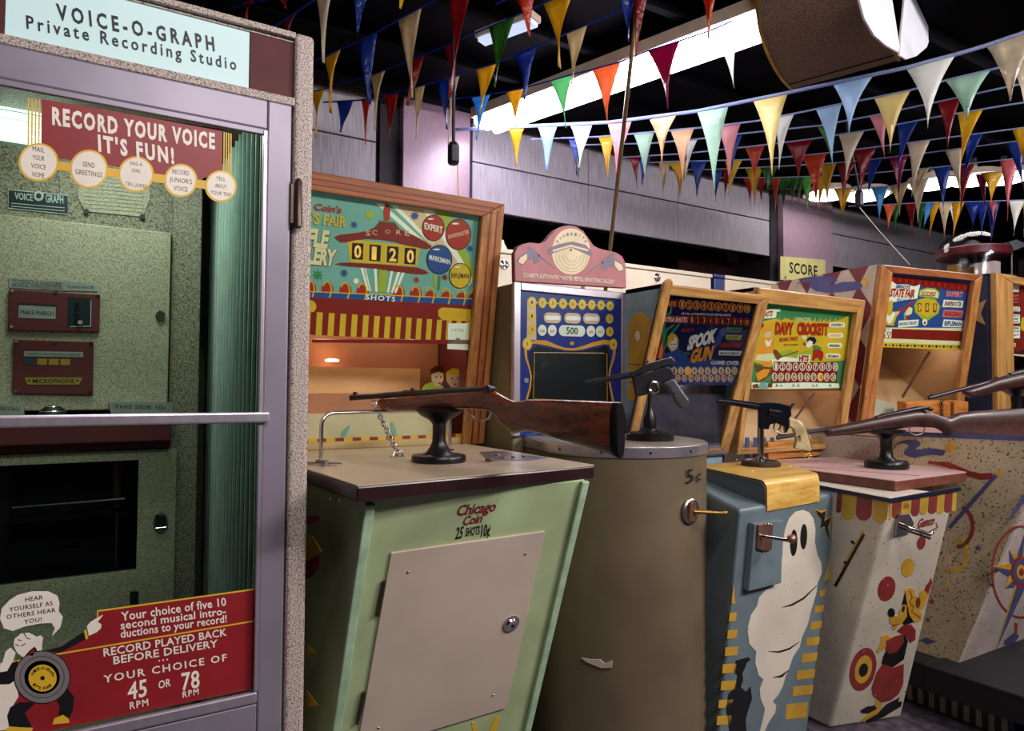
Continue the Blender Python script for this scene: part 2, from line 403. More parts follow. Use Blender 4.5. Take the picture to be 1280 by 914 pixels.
hb = thing('hanging_drum', 'large brown rounded drum hanging from the ceiling with two white petals', 'hanging drum', (A.x, A.y, 2.42))
def drum(l0, l1, grow, mat):
    b = MB(); vs = []
    for l in (l0, l1):
        for s_, h in prof:
            c = V((.06, .2)); q = V((s_, h)); q = c + (q - c) * (1 + grow)
            vs.append(A + d * l + sd * q.x + V((0, 0, q.y)))
    n = len(prof); fs = [(i, i + 1, n + i + 1, n + i) for i in range(n - 1)] + [tuple(range(n - 1, -1, -1)), tuple(range(n, 2 * n)), (0, n, 2 * n - 1, n - 1)]
    return b.add(vs, fs, mat)
drum(0, L, 0, 'brown_weave').build('shell', hb, smooth=True)
drum(-.008, .004, .015, 'brass').build('rim', hb, smooth=True, label='thin brass rim')
drum(L - .004, L + .006, .015, 'brass').build('rim', hb, smooth=True, label='thin brass rim')
MB().tube([A + sd * .012 - V((0, 0, .001)), B + sd * .012 - V((0, 0, .001))], .0035, 'black', 6).build('seam', hb)
for k in (.08, L - .08): MB().tube([A + d * k + sd * .08 + V((0, 0, .29)), A + d * k + sd * .08 + V((0, 0, .33))], .01, 'black', 6).build('hanger', hb)
ppl = Pl(B + d * .012, -sd, (0, 0, 1))
if ppl.n.dot(CAM - B) < 0: ppl = Pl(B + d * .012, sd, (0, 0, 1))
ppl = Pl(B + d * .012, V((0, 0, 1)).cross(d), (0, 0, 1))
for pts in ([(1066, -30), (1071, 0), (1078, 25), (1090, 45), (1105, 58), (1120, 66), (1122, 60), (1113, 5), (1106, -30)], [(1130, -30), (1128, 0), (1124, 40), (1122, 70), (1130, 75), (1143, 71), (1156, 60), (1165, 35), (1172, 0), (1176, -30)]):
    MB().poly(ppl, pts, 'petal_white', 0, .008).build('petal', hb, bevel=.002)
# =================================================================== recording booth
BY = 1.5                                  # front plane of the booth
F = plY(BY)
bx = lambda x, y: F.hit(x, y)
XR = bx(388, 400)[0]; XL = -0.30; ZT = bx(390, 45)[1]
xi = bx(365, 300)[0]                      # inner edge of the right jamb
booth = thing('recording_booth', 'tall speckled metal recording booth with glass door and lit header sign', 'recording booth', (0.04, BY, 0))
zA = bx(370, 125)[1] + .004               # underside of the header = top of door
BD = 2.52
zs0 = bx(0, 55)[1]
b = MB()
b.box(xi, XR, BY, BD, 0, ZT, 'terrazzo_grey')
b.build('side_wall', booth, bevel=.009, seg=3)
b = MB(); b.box(XL, XL + .035, BY, BD, 0, ZT, 'terrazzo_grey'); b.build('side_wall', booth, bevel=.01)
b = MB(); b.box(XL + .035, xi + .002, BY + .012, BD, ZT - .02, ZT, 'terrazzo_grey'); b.build('roof', booth)
b = MB(); b.box(XL + .035, xi, BD - .02, BD, 0, ZT - .02, 'terrazzo_dark'); b.build('back_wall', booth)
# header: frame bars with sign panels between
hs = bx(200, 100)[1]
ztp = bx(371, 125)[1]; zbt = ztp - .014
st0 = bx(368, 50)[1]
hb0, hb1 = bx(360, 122)[1], bx(368, 45)[1]
MB().box(XL + .035, xi + .002, BY + .0005, BY + .05, hb1 - .004, ZT - .001, 'terrazzo_grey').build('header_rail', booth, bevel=.002)
MB().box(XL + .035, xi + .002, BY + .0005, BY + .05, zbt, hb0 + .003, 'terrazzo_grey').build('header_rail', booth, bevel=.002)
sx1 = bx(313, 80)[0]; sx0 = bx(5, 30)[0]
F2 = plY(BY + .016)
hp = MB().box(sx0, sx1, BY + .016, BY + .03, hb0 + .003, hb1 - .003, 'sign_white').build('sign_panel', booth, label='white backlit sign panel with black lettering')
MB().text(F2, 'VOICE-O-GRAPH', (69.8, 5.2), (267, 47), (71.5, 24), 'ink', .001, .03, 1.55).text(F2, 'Private Recording Studio', (32.5, 19.5), (295, 74), (33.3, 35.5), 'ink', .001, .018, 1.4).build('lettering', hp)
MB().box(sx1 + .002, xi - .0, BY + .014, BY + .03, hb0 + .003, hb1 - .003, 'maroon').build('end_panel', booth, label='dark red end panel of the header')
MB().box(XL + .035, sx0 - .002, BY + .014, BY + .03, hb0 + .003, hb1 - .003, 'maroon').build('end_panel', booth, label='dark red end panel of the header')
# ---- door
DY = BY - .006; D = plY(DY)
dx1 = xi - .006; dxi = bx(331, 300)[0]; gz1 = bx(331, 170)[1]; gz0 = bx(320, 862)[1]; dx0 = XL + .06; dzt = ztp - .016
door = MB()
door.box(dxi, dx1, DY, DY + .03, .1, dzt, 'door_metal'); door.build('door', booth, bevel=.004, label='door with brushed metal frame and printed glass')
door = booth.children[-1]
MB().box(dx0, dx0 + .06, DY, DY + .03, .1, dzt, 'door_metal').build('stile', door, bevel=.004)
MB().box(dx0 + .06, dxi, DY, DY + .03, gz1 + .012, dzt, 'door_metal').build('rail', door, bevel=.004)
MB().box(dx0 + .06, dxi, DY + .002, DY + .03, .1, gz0 - .028, 'door_metal').build('rail', door, bevel=.003)
MB().box(dx0 + .06, dxi, DY - .002, DY + .01, gz0 - .026, gz0 - .002, 'aluminium').build('bottom_bead', door, bevel=.004)
MB().box(dxi - .008, dxi, DY - .004, DY + .008, gz0, gz1 + .01, 'aluminium').box(dx0 + .06, dxi, DY - .002, DY + .008, gz1, gz1 + .012, 'door_metal').build('glazing_bead', door, bevel=.0015)
mz1 = bx(320, 515)[1]; mz0 = bx(320, 528)[1]
MB().box(dx0 + .05, dxi + .012, DY - .016, DY + .002, mz0, mz1, 'aluminium').build('push_bar', door, bevel=.004, label='bright metal push bar across the glass')
MB().box(dx0 + .06, dxi, DY + .012, DY + .018, gz0 - .004, gz1 + .004, 'booth_glass').build('glass_pane', door)
hy = bx(371, 230)[1]; hy2 = bx(371, 285)[1]; hx = bx(371, 250)[0]
MB().lathe((hx, DY - .008, hy2), [(.0035, -.004), (.009, 0), (.009, hy - hy2), (.0035, hy - hy2 + .008)], 'bronze_dark', 14).build('hinge', door, smooth=True)
MB().box(hx - .016, hx + .001, DY - .006, DY, hy2 + .006, hy - .004, 'bronze_dark').build('hinge_leaf', door, bevel=.001)
# ---- printing on the glass (upper)
G = plY(DY + .012)
c = zs(0, 0, 3.1525)
g = MB()
g.poly(G, [(52, 124), (278, 162), (277.5, 216), (247, 225), (197, 218), (141, 208), (73, 198), (51.5, 190)], 'print_red', 0, .0006)
for k in range(4):
    g.poly(G, c((110 + k * 14, 385 + k * 2), (116 + k * 14, 386 + k * 2), (114 + k * 14, 590), (108 + k * 14, 590)), 'print_yellow', 0, .0007)
    g.poly(G, c((881 + k * 9, 520 + k * 2), (886 + k * 9, 521 + k * 2), (884 + k * 9, 700), (879 + k * 9, 700)), 'print_yellow', 0, .0007)
circ = [(48.2, 203, 25.2, 24), (111, 211.6, 24, 24.4), (170, 218.2, 22.5, 22.6), (225.9, 225.9, 21, 21), (276, 233, 20, 20)]
for i in range(4):
    a, q = circ[i], circ[i + 1]; g.stroke(G, [(a[0], a[1] + 1), (q[0], q[1] + 1)], [11, 10], 'print_yellow', 0, .0008)
for x, y, rx, ry in circ: g.ell(G, x, y, rx, ry, 'print_yellow', 0, .001, n=32)
for x, y, rx, ry in circ: g.ell(G, x, y, rx - 2.6, ry - 2.4, 'print_white', .001, .0013, n=32)
pr = g.build('door_print', door, label='red printed panel with five white circles')
g = MB()
g.text(G, 'RECORD YOUR VOICE', (65, 135), (268.5, 168), (65.2, 155), 'print_white', .0012, .045, 1.25).text(G, "IT'S FUN!", (122, 169.5), (217, 186.5), (123, 188.5), 'print_white', .0012, .045, 1.3)
def circtext(i, rows, h=6.0):
    x, y, rx, ry = circ[i]; n = len(rows); lead = h + 4.6; sl = .14
    for k, r in enumerate(rows):
        if not r: continue
        w_ = min(rx * 1.5, len(r) * h * .62); yy = y - (n * lead - 4.6) / 2 + k * lead
        g.text(G, r, (x - w_ / 2, yy - w_ / 2 * sl), (x + w_ / 2, yy + w_ / 2 * sl), (x - w_ / 2, yy - w_ / 2 * sl + h), 'ink', .0015, .0, 1.05)
circtext(0, ['MAIL', 'YOUR', 'VOICE', 'HOME']); circtext(1, ['SEND', 'GREETINGS']); circtext(2, ['SING A', 'SONG', '', 'TELL JOKES'], 4.2)
circtext(3, ['RECORD', "JUNIOR'S", 'VOICE'], 5.6); circtext(4, ['TELL', 'ABOUT', 'YOUR TRIP'], 4.6)
g.build('lettering', door)
# ---- printing on the glass (lower)
g = MB()
g.poly(G, [(122, 764), (319.5, 736.5), (319.5, 776), (64, 817.5), (64, 812), (100, 800), (122, 790)], 'print_red', 0, .0005)
g.poly(G, [(-12, 832), (319.5, 776), (317.5, 861), (-8, 928)], 'print_red', 0, .0005)
g.stroke(G, [(-12, 832), (319.5, 776)], 1.8, 'print_yellow', 0, .0009).stroke(G, [(122, 764), (319.5, 736.5)], 1.8, 'print_yellow', 0, .0009).stroke(G, [(122, 763.5), (122, 772)], 1.6, 'print_yellow', 0, .0009)
T = [('Your choice of five 10', (150.8, 765.5), (282, 747), (151.8, 776)), ('second musical intro-', (150.4, 777), (282, 759), (150.8, 786.6)), ('ductions to your record!', (150.4, 787.6), (283, 768.6), (150.8, 797.4)),
     ('RECORD PLAYED BACK', (129, 811), (283, 785.5), (129.6, 820.6)), ('BEFORE DELIVERY', (141.3, 821), (271.8, 799.5), (141.8, 830.4)), ('YOUR CHOICE OF', (129, 844.5), (283, 817.5), (129.6, 853.6)),
     ('45', (159.5, 854.2), (183.5, 849), (159.7, 875)), ('OR', (198, 851.5), (213.4, 848), (198, 861)), ('78', (226.5, 842), (249, 838), (227.2, 863)), ('RPM', (162, 878), (185, 873.5), (162.4, 886.4)), ('RPM', (228, 864.6), (248, 860.4), (228.3, 872))]
for t_, a, q, r in T: g.text(G, t_, a, q, r, 'print_white', .0012, .018, 1.25 if t_ in ('YOUR CHOICE OF', 'RPM') else 1.04)
for k in range(3): g.ell(G, 199 + k * 5, 826 - k * .8, 1.1, 1.1, 'print_white', 0, .001, n=8)
g.build('door_print', door, label='dark red printed panel with choice of record speeds')
c = zs(0, 730, 4.97); g = MB()
g.poly(G, c((-60, 640), (0, 620), (90, 520), (115, 700), (60, 790), (70, 905), (-60, 915)), 'print_white', 0, .0006)
g.poly(G, c((120, 735), (200, 735), (215, 745), (155, 800), (190, 870), (200, 900), (60, 905), (45, 820), (65, 765)), 'ink', 0, .0009)
g.poly(G, c((345, 700), (420, 650), (460, 700), (455, 780), (430, 835), (360, 825), (372, 765)), 'ink', 0, .0009)
g.poly(G, c((325, 872), (338, 835), (390, 812), (425, 835), (432, 862)), 'print_yellow', 0, .0011).poly(G, c((30, 905), (60, 885), (130, 890), (205, 893), (198, 914), (40, 920)), 'print_yellow', 0, .0011)
g.poly(G, c((290, 412), (380, 390), (520, 298), (532, 345), (440, 392), (370, 428)), 'ink', 0, .0009)
g.poly(G, c((523, 290), (536, 284), (547, 338), (533, 345)), 'print_yellow', 0, .0012)
g.poly(G, c((540, 262), (560, 238), (585, 222), (640, 190), (634, 202), (606, 236), (630, 250), (628, 275), (600, 300), (552, 322)), 'print_white', 0, .0012)
g.poly(G, c((-10, 560), (60, 500), (110, 475), (92, 600), (60, 622), (-10, 625)), 'ink', 0, .0009)
g.poly(G, c((18, 480), (35, 420), (65, 395), (97, 428), (85, 470), (45, 540), (0, 548), (0, 505)), 'print_white', 0, .0012)
g.poly(G, c((85, 380), (90, 342), (130, 308), (180, 303), (230, 330), (250, 318), (268, 335), (262, 372), (262, 412), (235, 452), (195, 476), (150, 458), (110, 430), (95, 405)), 'print_white', 0, .0012)
g.poly(G, c((158, 442), (185, 412), (215, 388), (230, 408), (215, 452), (182, 462)), 'ink', .0012, .0014).poly(G, c((168, 442), (190, 420), (212, 402), (218, 415), (205, 445)), 'print_red', .0014, .0016)
for p in (((110, 345), (135, 352)), ((165, 335), (190, 342)), ((145, 300), (165, 330)), ((95, 375), (120, 385)), ((130, 385), (160, 370))): g.stroke(G, c(*p), 1.1, 'ink', .0012, .0014)
g.ell(G, *c((262, 578))[0], 35.2, 33.4, 'ink', 0, .0014, n=36).ell(G, *c((262, 578))[0], 34.0, 32.2, 'print_grey', .0014, .0016, n=36)
for r in (28, 23): g.ell(G, *c((262, 578))[0], r, r * .94, 'ink', .0016, .0017, n=32).ell(G, *c((262, 578))[0], r - .8, (r - .8) * .94, 'print_grey', .0017, .0018, n=32)
g.ell(G, *c((265, 583))[0], 17.6, 16.8, 'print_yellow', .0018, .002, n=30).ell(G, *c((265, 583))[0], 2.9, 2.8, 'ink', .002, .0022, n=12)
cc = c((265, 583))[0]
for txt, a0, a1, r0 in (('VOICE-O-GRAPH', 200, 345, 15.3), ("IT'S FUN!", 140, 45, 15.3)):
    for k, ch in enumerate(txt):
        if ch == ' ': continue
        t = math.radians(a0 + (a1 - a0) * k / (len(txt) - 1)); ux, uy = math.cos(t), math.sin(t); up = 1 if a1 > a0 else -1
        o_ = r0 if up > 0 else r0 - 3.6; i_ = o_ - 3.6 if up > 0 else o_ + 3.6; wx = 1.3
        tx, ty = (-uy * up, ux * up)
        P_ = lambda r, s_: (cc[0] + ux * r + tx * s_, cc[1] + (uy * r + ty * s_) * .95)
        g.text(G, ch, P_(o_, -wx), P_(o_, wx), P_(i_, -wx), 'ink', .0023, .03)
g.poly(G, c((0, 215), (12, 150), (60, 100), (110, 68), (200, 46), (300, 46), (358, 75), (370, 120), (365, 170), (391, 205), (375, 270), (320, 328), (342, 275), (320, 242), (250, 245), (150, 265), (80, 292), (25, 275)), 'print_white', 0, .001)
for t_, a, q, r in (('HEAR', (157, 84), (266, 68), (158, 110)), ('YOURSELF AS', (57, 146), (326, 106), (60, 172)), ('OTHERS HEAR', (40, 192), (345, 148), (42, 218)), ('YOU!', (150, 222), (258, 206), (152, 248))):
    g.text(G, t_, c(a)[0], c(q)[0], c(r)[0], 'ink', .0013, .01, 1.1)
g.build('door_print', door, label='printed laughing man in black holding a record, with speech bubble')
# ---- interior
M('fluted_green', '#7fa598', 0.25, 0, 0.16, 3, coat=.6); M('flute_seam', '#b6cbc2', .4)
M('interior_grey', '#6a6e60', 0.5)
IX = xi - .045
b = MB(); n = 15; y0, y1 = BY + .05, BD - .1
rib = []
for k in range(n):
    ya = y0 + (y1 - y0) * k / n; yb = y0 + (y1 - y0) * (k + 1) / n
    MB().hexa([(IX, ya + .001, .12), (IX + .012, ya + .001, .12), (IX + .012, yb - .001, .12), (IX + .006, yb - .003, .12)], [(IX, ya + .001, 1.86), (IX + .012, ya + .001, 1.86), (IX + .012, yb - .001, 1.86), (IX + .006, yb - .003, 1.86)], 'fluted_green').build('fluted_glass_strip', booth)
    MB().box(IX - .003, IX + .004, yb - .003, yb + .002, .12, 1.86, 'flute_seam').build('flute_seam', booth)
IY = 2.26; I = plY(IY)
px1 = I.hit(214, 300)[0]; pz1 = I.hit(214, 291)[1]; pz0 = I.hit(214, 512)[1]
rec = MB().box(XL + .04, px1, IY, IY + .05, pz0, pz1, 'terrazzo_olive').build('recorder_cabinet', booth, bevel=.004, label='speckled olive recorder cabinet inside the booth')
MB().hexa([(px1 + .004, IY + .02, .1), (I.hit(250, 400)[0], IY - .0, .1), (I.hit(250, 400)[0], IY + .16, .1), (px1 + .004, IY + .16, .1)], [(px1 + .004, IY + .02, ZT - .03), (I.hit(250, 400)[0], IY, ZT - .03), (I.hit(250, 400)[0], IY + .16, ZT - .03), (px1 + .004, IY + .16, ZT - .03)], 'terrazzo_dark').build('corner_post', rec, bevel=.003)
MB().box(XL + .04, px1 + .004, IY + .03, IY + .16, pz1 + .002, I.hit(0, 176)[1], 'terrazzo_dark').build('upper_panel', rec)
MB().box(XL + .04, px1 + .08, IY + .06, IY + .08, I.hit(0, 176)[1], ZT - .03, 'interior_grey').build('top_panel', rec)
emitter('booth_lamp', '#dff3ea', 1.6)
lz0 = I.hit(40, 178)[1]; dz = 0.012
for k in range(9): MB().box(XL + .05, I.hit(92, 150)[0], IY + .01 + .004 * k, IY + .03, lz0 + k * .022, lz0 + k * .022 + .017, 'booth_lamp').build('lamp_louvre', rec, label='glowing lamp louvre')
c = zs(0, 220, 3.1525); J = plY(IY + .03); g = MB()
mz = c((335, 140), (560, 162), (590, 95), (590, -60), (310, -60), (310, 90))
g.poly(J, mz, 'terrazzo_olive', 0, .004)
for k in range(12): g.stroke(J, c((322 + k * 3, 125 - k * 15), (572 - k * 1, 146 - k * 15)), .5, 'terrazzo_dark', .004, .005)
g.build('speaker_grille', rec)
g = MB()
for q in ((340, 142), (560, 163)): g.ell(J, *c(q)[0], 3.4, 3.4, 'ink', 0, .01)
g.build('grille_bolt', rec)
M('plate_dark', '#27333a', 0.3, .4, .05); M('plate_line', '#a9b6b4', 0.4); M('plate_grey', '#8f9690', 0.4, .2)
g = MB().poly(J, c((33, 55), (268, 78), (268, 152), (33, 128)), 'plate_dark', 0, .003)
g.stroke(J, c((33, 55), (268, 78), (268, 152), (33, 128), (33, 55)), .9, 'plate_line', .003, .0035)
g.ell(J, *c((153, 80))[0], 6.2, 6.2, 'plate_line', .003, .004).ell(J, *c((153, 80))[0], 3.4, 3.4, 'plate_dark', .004, .0045)
g.text(J, 'VOICE', c((58, 66))[0], c((130, 74))[0], c((58, 92))[0], 'plate_line', .004, .02).text(J, 'GRAPH', c((180, 74))[0], c((250, 80))[0], c((180, 104))[0], 'plate_line', .004, .02)
for k in range(2): g.stroke(J, c((45, 108 + 12 * k), (255, 127 + 12 * k)), .9, 'plate_line', .003, .0035)
g.build('name_plate', rec)
c = zs(0, 330, 4.35)
g = MB().poly(I, c((50, 75), (340, 95), (340, 145), (50, 130)), 'plate_grey', 0, .003).poly(I, c((340, 95), (460, 100), (525, 110), (530, 150), (340, 145)), 'plate_grey', 0, .003)
g.text(I, 'TO SELECT A 10-SECOND', c((68, 84))[0], c((338, 102))[0], c((68, 104))[0], 'ink', .0035).text(I, 'MUSICAL INTRODUCTION', c((68, 107))[0], c((338, 122))[0], c((68, 125))[0], 'ink', .0035).text(I, 'TURN KNOB', c((366, 118))[0], c((510, 122))[0], c((366, 132))[0], 'ink', .0035)
g.build('instruction_plate', rec)
g = MB().poly(I, c((50, 140), (545, 170), (540, 372), (45, 365)), 'maroon', 0, .012); sp = g.build('selector_panel', rec, bevel=.002, label='dark red selector panel')
g = MB().poly(I, c((105, 225), (305, 235), (303, 302), (103, 295)), 'plate_grey', .012, .013).text(I, 'MAKE MARCH', c((115, 252))[0], c((292, 262))[0], c((115, 275))[0], 'ink', .0135).stroke(I, c((100, 218), (308, 230)), 2, 'ink', .012, .014).build('window', sp)
g = MB().poly(I, c((370, 182), (498, 190), (495, 350), (366, 345)), 'plate_dark', .012, .0125).stroke(I, c((495, 200), (493, 340), (380, 343)), 1, 'plate_line', .012, .013).build('recess', sp)
g = MB()
for k in range(4): g.ell(I, *c((422, 222 + k * 25))[0], 2.8, 2.1, 'chrome', .012, .022, n=12)
g.ell(I, *c((437, 320))[0], 3.4, 2.6, 'plate_grey', .012, .022, n=12).build('selector_knob', sp)
g = MB().poly(I, c((75, 412), (510, 425), (505, 712), (70, 705)), 'maroon', 0, .012); mp = g.build('microphone_panel', rec, bevel=.002, label='dark red microphone panel')
g = MB().poly(I, c((133, 475), (453, 480), (453, 508), (133, 503)), 'plate_grey', .012, .013).text(I, 'WATCH RECORDING LIGHTS', c((150, 484))[0], c((435, 489))[0], c((150, 496))[0], 'ink', .0135)
M('lamp_amber', '#8f7a2c', .4); M('plate_teal', '#163a44', .4)
g.poly(I, c((135, 512), (190, 515), (188, 550), (133, 546)), 'plate_teal', .012, .013)
for k in range(3): g.poly(I, c((205 + k * 63, 515 + k), (258 + k * 63, 517 + k), (256 + k * 63, 550 + k), (203 + k * 63, 548 + k)), 'lamp_amber', .012, .013)
g.poly(I, c((135, 618), (450, 618), (430, 656), (152, 656)), 'lamp_amber', .012, .0135).text(I, 'MICROPHONE', c((180, 626))[0], c((405, 626))[0], c((180, 648))[0], 'ink', .014, .02)
for x in (160, 422): g.ell(I, *c((x, 634))[0], 1.6, 1.6, 'ink', .0135, .014, n=5)
g.build('indicator', mp)
g = MB()
for q in ((70, 150), (304, 160), (530, 176), (66, 342)): g.ell(I, *c(q)[0], 2.2, 1.8, 'chrome', .012, .015, n=10)
g.build('screw', sp); g = MB()
for q in ((92, 424), (296, 430), (494, 433), (86, 694), (490, 690)): g.ell(I, *c(q)[0], 2.2, 1.8, 'chrome', .012, .015, n=10)
g.build('screw', mp)
MB().ell(I, 200.3, 395, 6, 6, 'bronze_dark', 0, .01).build('lock', rec)
# shelf with coin plates and ball microphone
shx = I.hit(214, 512)[0]
MB().box(XL + .04, px1 + .006, IY - .07, IY, I.hit(100, 508)[1] - .1, I.hit(100, 508)[1] - .03, 'maroon').build('shelf', rec, bevel=.004)
MB().poly(I, c((-40, 755), (130, 762), (135, 835), (-40, 835)), 'plate_grey', 0, .012).text(I, 'PLAY IT BACK', c((5, 775))[0], c((110, 779))[0], c((5, 795))[0], 'ink', .013).build('coin_plate', rec)
MB().poly(I, c((590, 748), (935, 752), (940, 835), (605, 835)), 'plate_grey', 0, .012).text(I, 'THIS SIDE 10c', c((620, 765))[0], c((900, 770))[0], c((620, 785))[0], 'ink', .013).build('coin_plate', rec)
mp3 = I.p3(66, 517, .03)
g = MB().lathe(mp3 - V((0, 0, .045)), [(.001 + .034 * math.sin(math.radians(a)), .034 - .034 * math.cos(math.radians(a))) for a in range(0, 181, 15)], 'black', 18).build('ball_microphone', rec, smooth=True)
g = MB()
for k in range(1, 6):
    a = math.radians(k * 30); r = .0345 * math.sin(a); zc = -.045 + .034 - .034 * math.cos(a)
    g.tube([mp3 + V((r * math.cos(t), r * math.sin(t), zc)) for t in [i * math.pi / 8 for i in range(16)]], .0016, 'chrome', 5, True)
g.build('grille_ring', rec, smooth=True)
# record mechanism compartment
K = plY(IY + .0); c = zs(0, 540, 4.154)
wz1 = K.hit(172, 575)[1]; wz0 = K.hit(172, 712)[1]; wx = K.hit(172, 640)[0]; kz1 = K.hit(220, 561)[1]; kz0 = .12; kx = K.hit(219, 650)[0]
lo = MB().box(wx, kx, IY, IY + .02, kz0, kz1, 'terrazzo_olive').box(XL + .04, wx, IY, IY + .02, wz1, kz1, 'terrazzo_olive').box(XL + .04, wx, IY, IY + .02, kz0, wz0, 'terrazzo_olive').build('lower_cabinet', rec, label='speckled lower cabinet with a dark record window')
MB().box(XL + .04, px1 + .01, IY - .03, IY + .02, K.hit(220, 558)[1], K.hit(220, 541)[1], 'maroon').build('shelf_edge', rec, bevel=.004)
M('mech_warm', '#8a4a2a', .5); M('mech_dark', '#1a1513', .5)
b = MB().box(XL + .04, kx, IY + .22, IY + .235, kz0, kz1, 'mech_dark').box(wx + .01, wx + .02, IY + .02, IY + .22, wz0, wz1, 'mech_warm').box(XL + .04, wx, IY + .02, IY + .22, wz0 - .02, wz0 - .01, 'mech_dark').box(XL + .04, wx, IY + .02, IY + .22, wz1 + .0, wz1 + .01, 'mech_dark').build('compartment', lo)
b = MB().box(XL + .1, wx, IY + .08, IY + .2, (wz0 + wz1) / 2 - .012, (wz0 + wz1) / 2, 'mech_dark').tube([(XL + .1, IY + .1, (wz0 + wz1) / 2 + .03), (wx - .03, IY + .09, (wz0 + wz1) / 2 + .035)], .004, 'steel', 8).tube([(wx - .05, IY + .12, (wz0 + wz1) / 2), (wx - .05, IY + .12, wz1 - .01)], .012, 'copper', 10).lathe((0.0, IY + .13, (wz0 + wz1) / 2 + .001), [(.07, 0), (.07, .008), (.01, .01)], 'mech_dark', 24).box(-.1, -.04, IY + .1, IY + .16, wz0 + .02, wz0 + .06, 'mech_dark').tube([(wx - .05, IY + .06, wz0), (wx - .05, IY + .06, (wz0 + wz1) / 2)], .003, 'steel', 6).build('record_mechanism', lo)
MB().box(XL + .05, wx, IY + .004, IY + .008, wz0, wz1, 'smoked_glass').build('window_pane', lo)
MB().ell(K, *c((834, 472))[0], 9.5, 13.5, 'steel', 0, .006, n=20).poly(K, c((808, 430), (860, 430), (862, 490), (806, 495)), 'black', .006, .008).stroke(K, c((805, 497), (862, 492)), 1.4, 'chrome', .006, .012).build('record_slot', lo, bevel=.001, label='chrome record delivery slot')
MB().poly(K, c((675, 828), (718, 826), (718, 892), (675, 890)), 'black', 0, .006).build('vent', lo)
l = bpy.data.lights.new('booth_ceiling_light', 'AREA'); l.shape = 'RECTANGLE'; l.size = .3; l.size_y = .3; l.energy = 4.2; l.color = (.96, 1, .92)
o = bpy.data.objects.new('booth_ceiling_light', l); COL.objects.link(o); o.location = (.02, 1.95, ZT - .06)
# =================================================================== generic machine parts
def stiles(pl, a0, a1, b0, b1, wl, wr, wt, wb, h, ms, mr, parent, grooves=None):
    """mitred frame of four members standing proud of pl by h (each a part)"""
    i0, i1, j0, j1 = a0 + wl, a1 - wr, b0 + wb, b1 - wt; out = []
    for pts, m in (([(a0, b0), (i0, j0), (i0, j1), (a0, b1)], ms), ([(a1, b0), (a1, b1), (i1, j1), (i1, j0)], ms), ([(a0, b1), (i0, j1), (i1, j1), (a1, b1)], mr), ([(a0, b0), (a1, b0), (i1, j0), (i0, j0)], mr)):
        o = MB().prism(pl, pts, m, 0, h).build('frame_member', parent, bevel=.004); out.append(o)
    return out
def hollow(pl, a0, a1, b0, b1, back, th, mo, mi, parent, mside=None, name='cabinet_side'):
    """side panels, top, back and floor behind a (leaning) front plane; back = depth along world Y-like axis"""
    nb = V((-pl.n.x, -pl.n.y, 0)).normalized(); P0, P1 = pl.w(0, b0), pl.w(0, b1)
    dmax = back
    def bk(p):                         # push straight back to the vertical back plane
        d0 = (p - P0).dot(nb); return p + nb * (dmax - d0)
    s = []
    for a, sg in ((a0, 1), (a1, -1)):
        A, B = pl.w(a, b0), pl.w(a, b1); e = pl.u * (th * sg); r = [A, bk(A), bk(B), B]
        o = MB(); vs = r + [q + e for q in r]
        fs = [(0, 1, 2, 3), (7, 6, 5, 4), (0, 4, 5, 1), (1, 5, 6, 2), (2, 6, 7, 3), (3, 7, 4, 0)]
        o.add(vs, fs, mside or mo); s.append(o.build(name, parent, bevel=.002))
    A, B, C, D_ = pl.w(a0, b1), pl.w(a1, b1), bk(pl.w(a1, b1)), bk(pl.w(a0, b1)); z = V((0, 0, -th))
    MB().hexa([q + z for q in (A, B, C, D_)], [A, B, C, D_], mo).build('cabinet_top', parent, bevel=.002)
    A, B, C, D_ = pl.w(a0 + th, b0), pl.w(a1 - th, b0), bk(pl.w(a1 - th, b0)), bk(pl.w(a0 + th, b0))
    MB().hexa([A, B, C, D_], [q - z for q in (A, B, C, D_)], mi).build('cabinet_floor', parent)
    A, B, C, D_ = bk(pl.w(a0 + th, b0)), bk(pl.w(a1 - th, b0)), bk(pl.w(a1 - th, b1)), bk(pl.w(a0 + th, b1)); q = nb * (-.012)
    MB().add([A, B, C, D_, A + q, B + q, C + q, D_ + q], [(4, 5, 6, 7), (3, 2, 1, 0), (0, 1, 5, 4), (1, 2, 6, 5), (2, 3, 7, 6), (3, 0, 4, 7)], mi).build('back_panel', parent)
    return s
def gun_mount(parent, c, prof, mat='iron_black', sx=1.0, name='mount'):
    return MB().lathe(c, prof, mat, 28, sx).build(name, parent, smooth=True)
def chain(a, b, n, r, parent_label, mat='steel', sag=0.0):
    """chain: links are parts"""
    a, b = V(a), V(b); t = thing('chain', parent_label, 'chain', a); d = b - a; ax = d.normalized(); e = ax.orthogonal().normalized(); g = ax.cross(e); L = d.length / n
    for k in range(n):
        c = a + d * ((k + .5) / n) - V((0, 0, sag * math.sin(math.pi * (k + .5) / n))); u = e if k % 2 else g
        MB().tube([c + ax * math.cos(q) * L * .72 + u * math.sin(q) * r for q in [i * math.pi / 5 for i in range(10)]], r * .34, mat, 6, True).build('link', t, smooth=True)
    return t
def rivets(pl, pts, r, mat, parent, h0=0.0, name='rivet', h=.003):
    for x, y in pts:
        q = pl.w(*pl.hit(x, y), h0); MB().lathe(q, [(r, 0), (r * .8, h * .6), (r * .3, h)], mat, 8, ax=pl.n).build(name, parent, smooth=True)

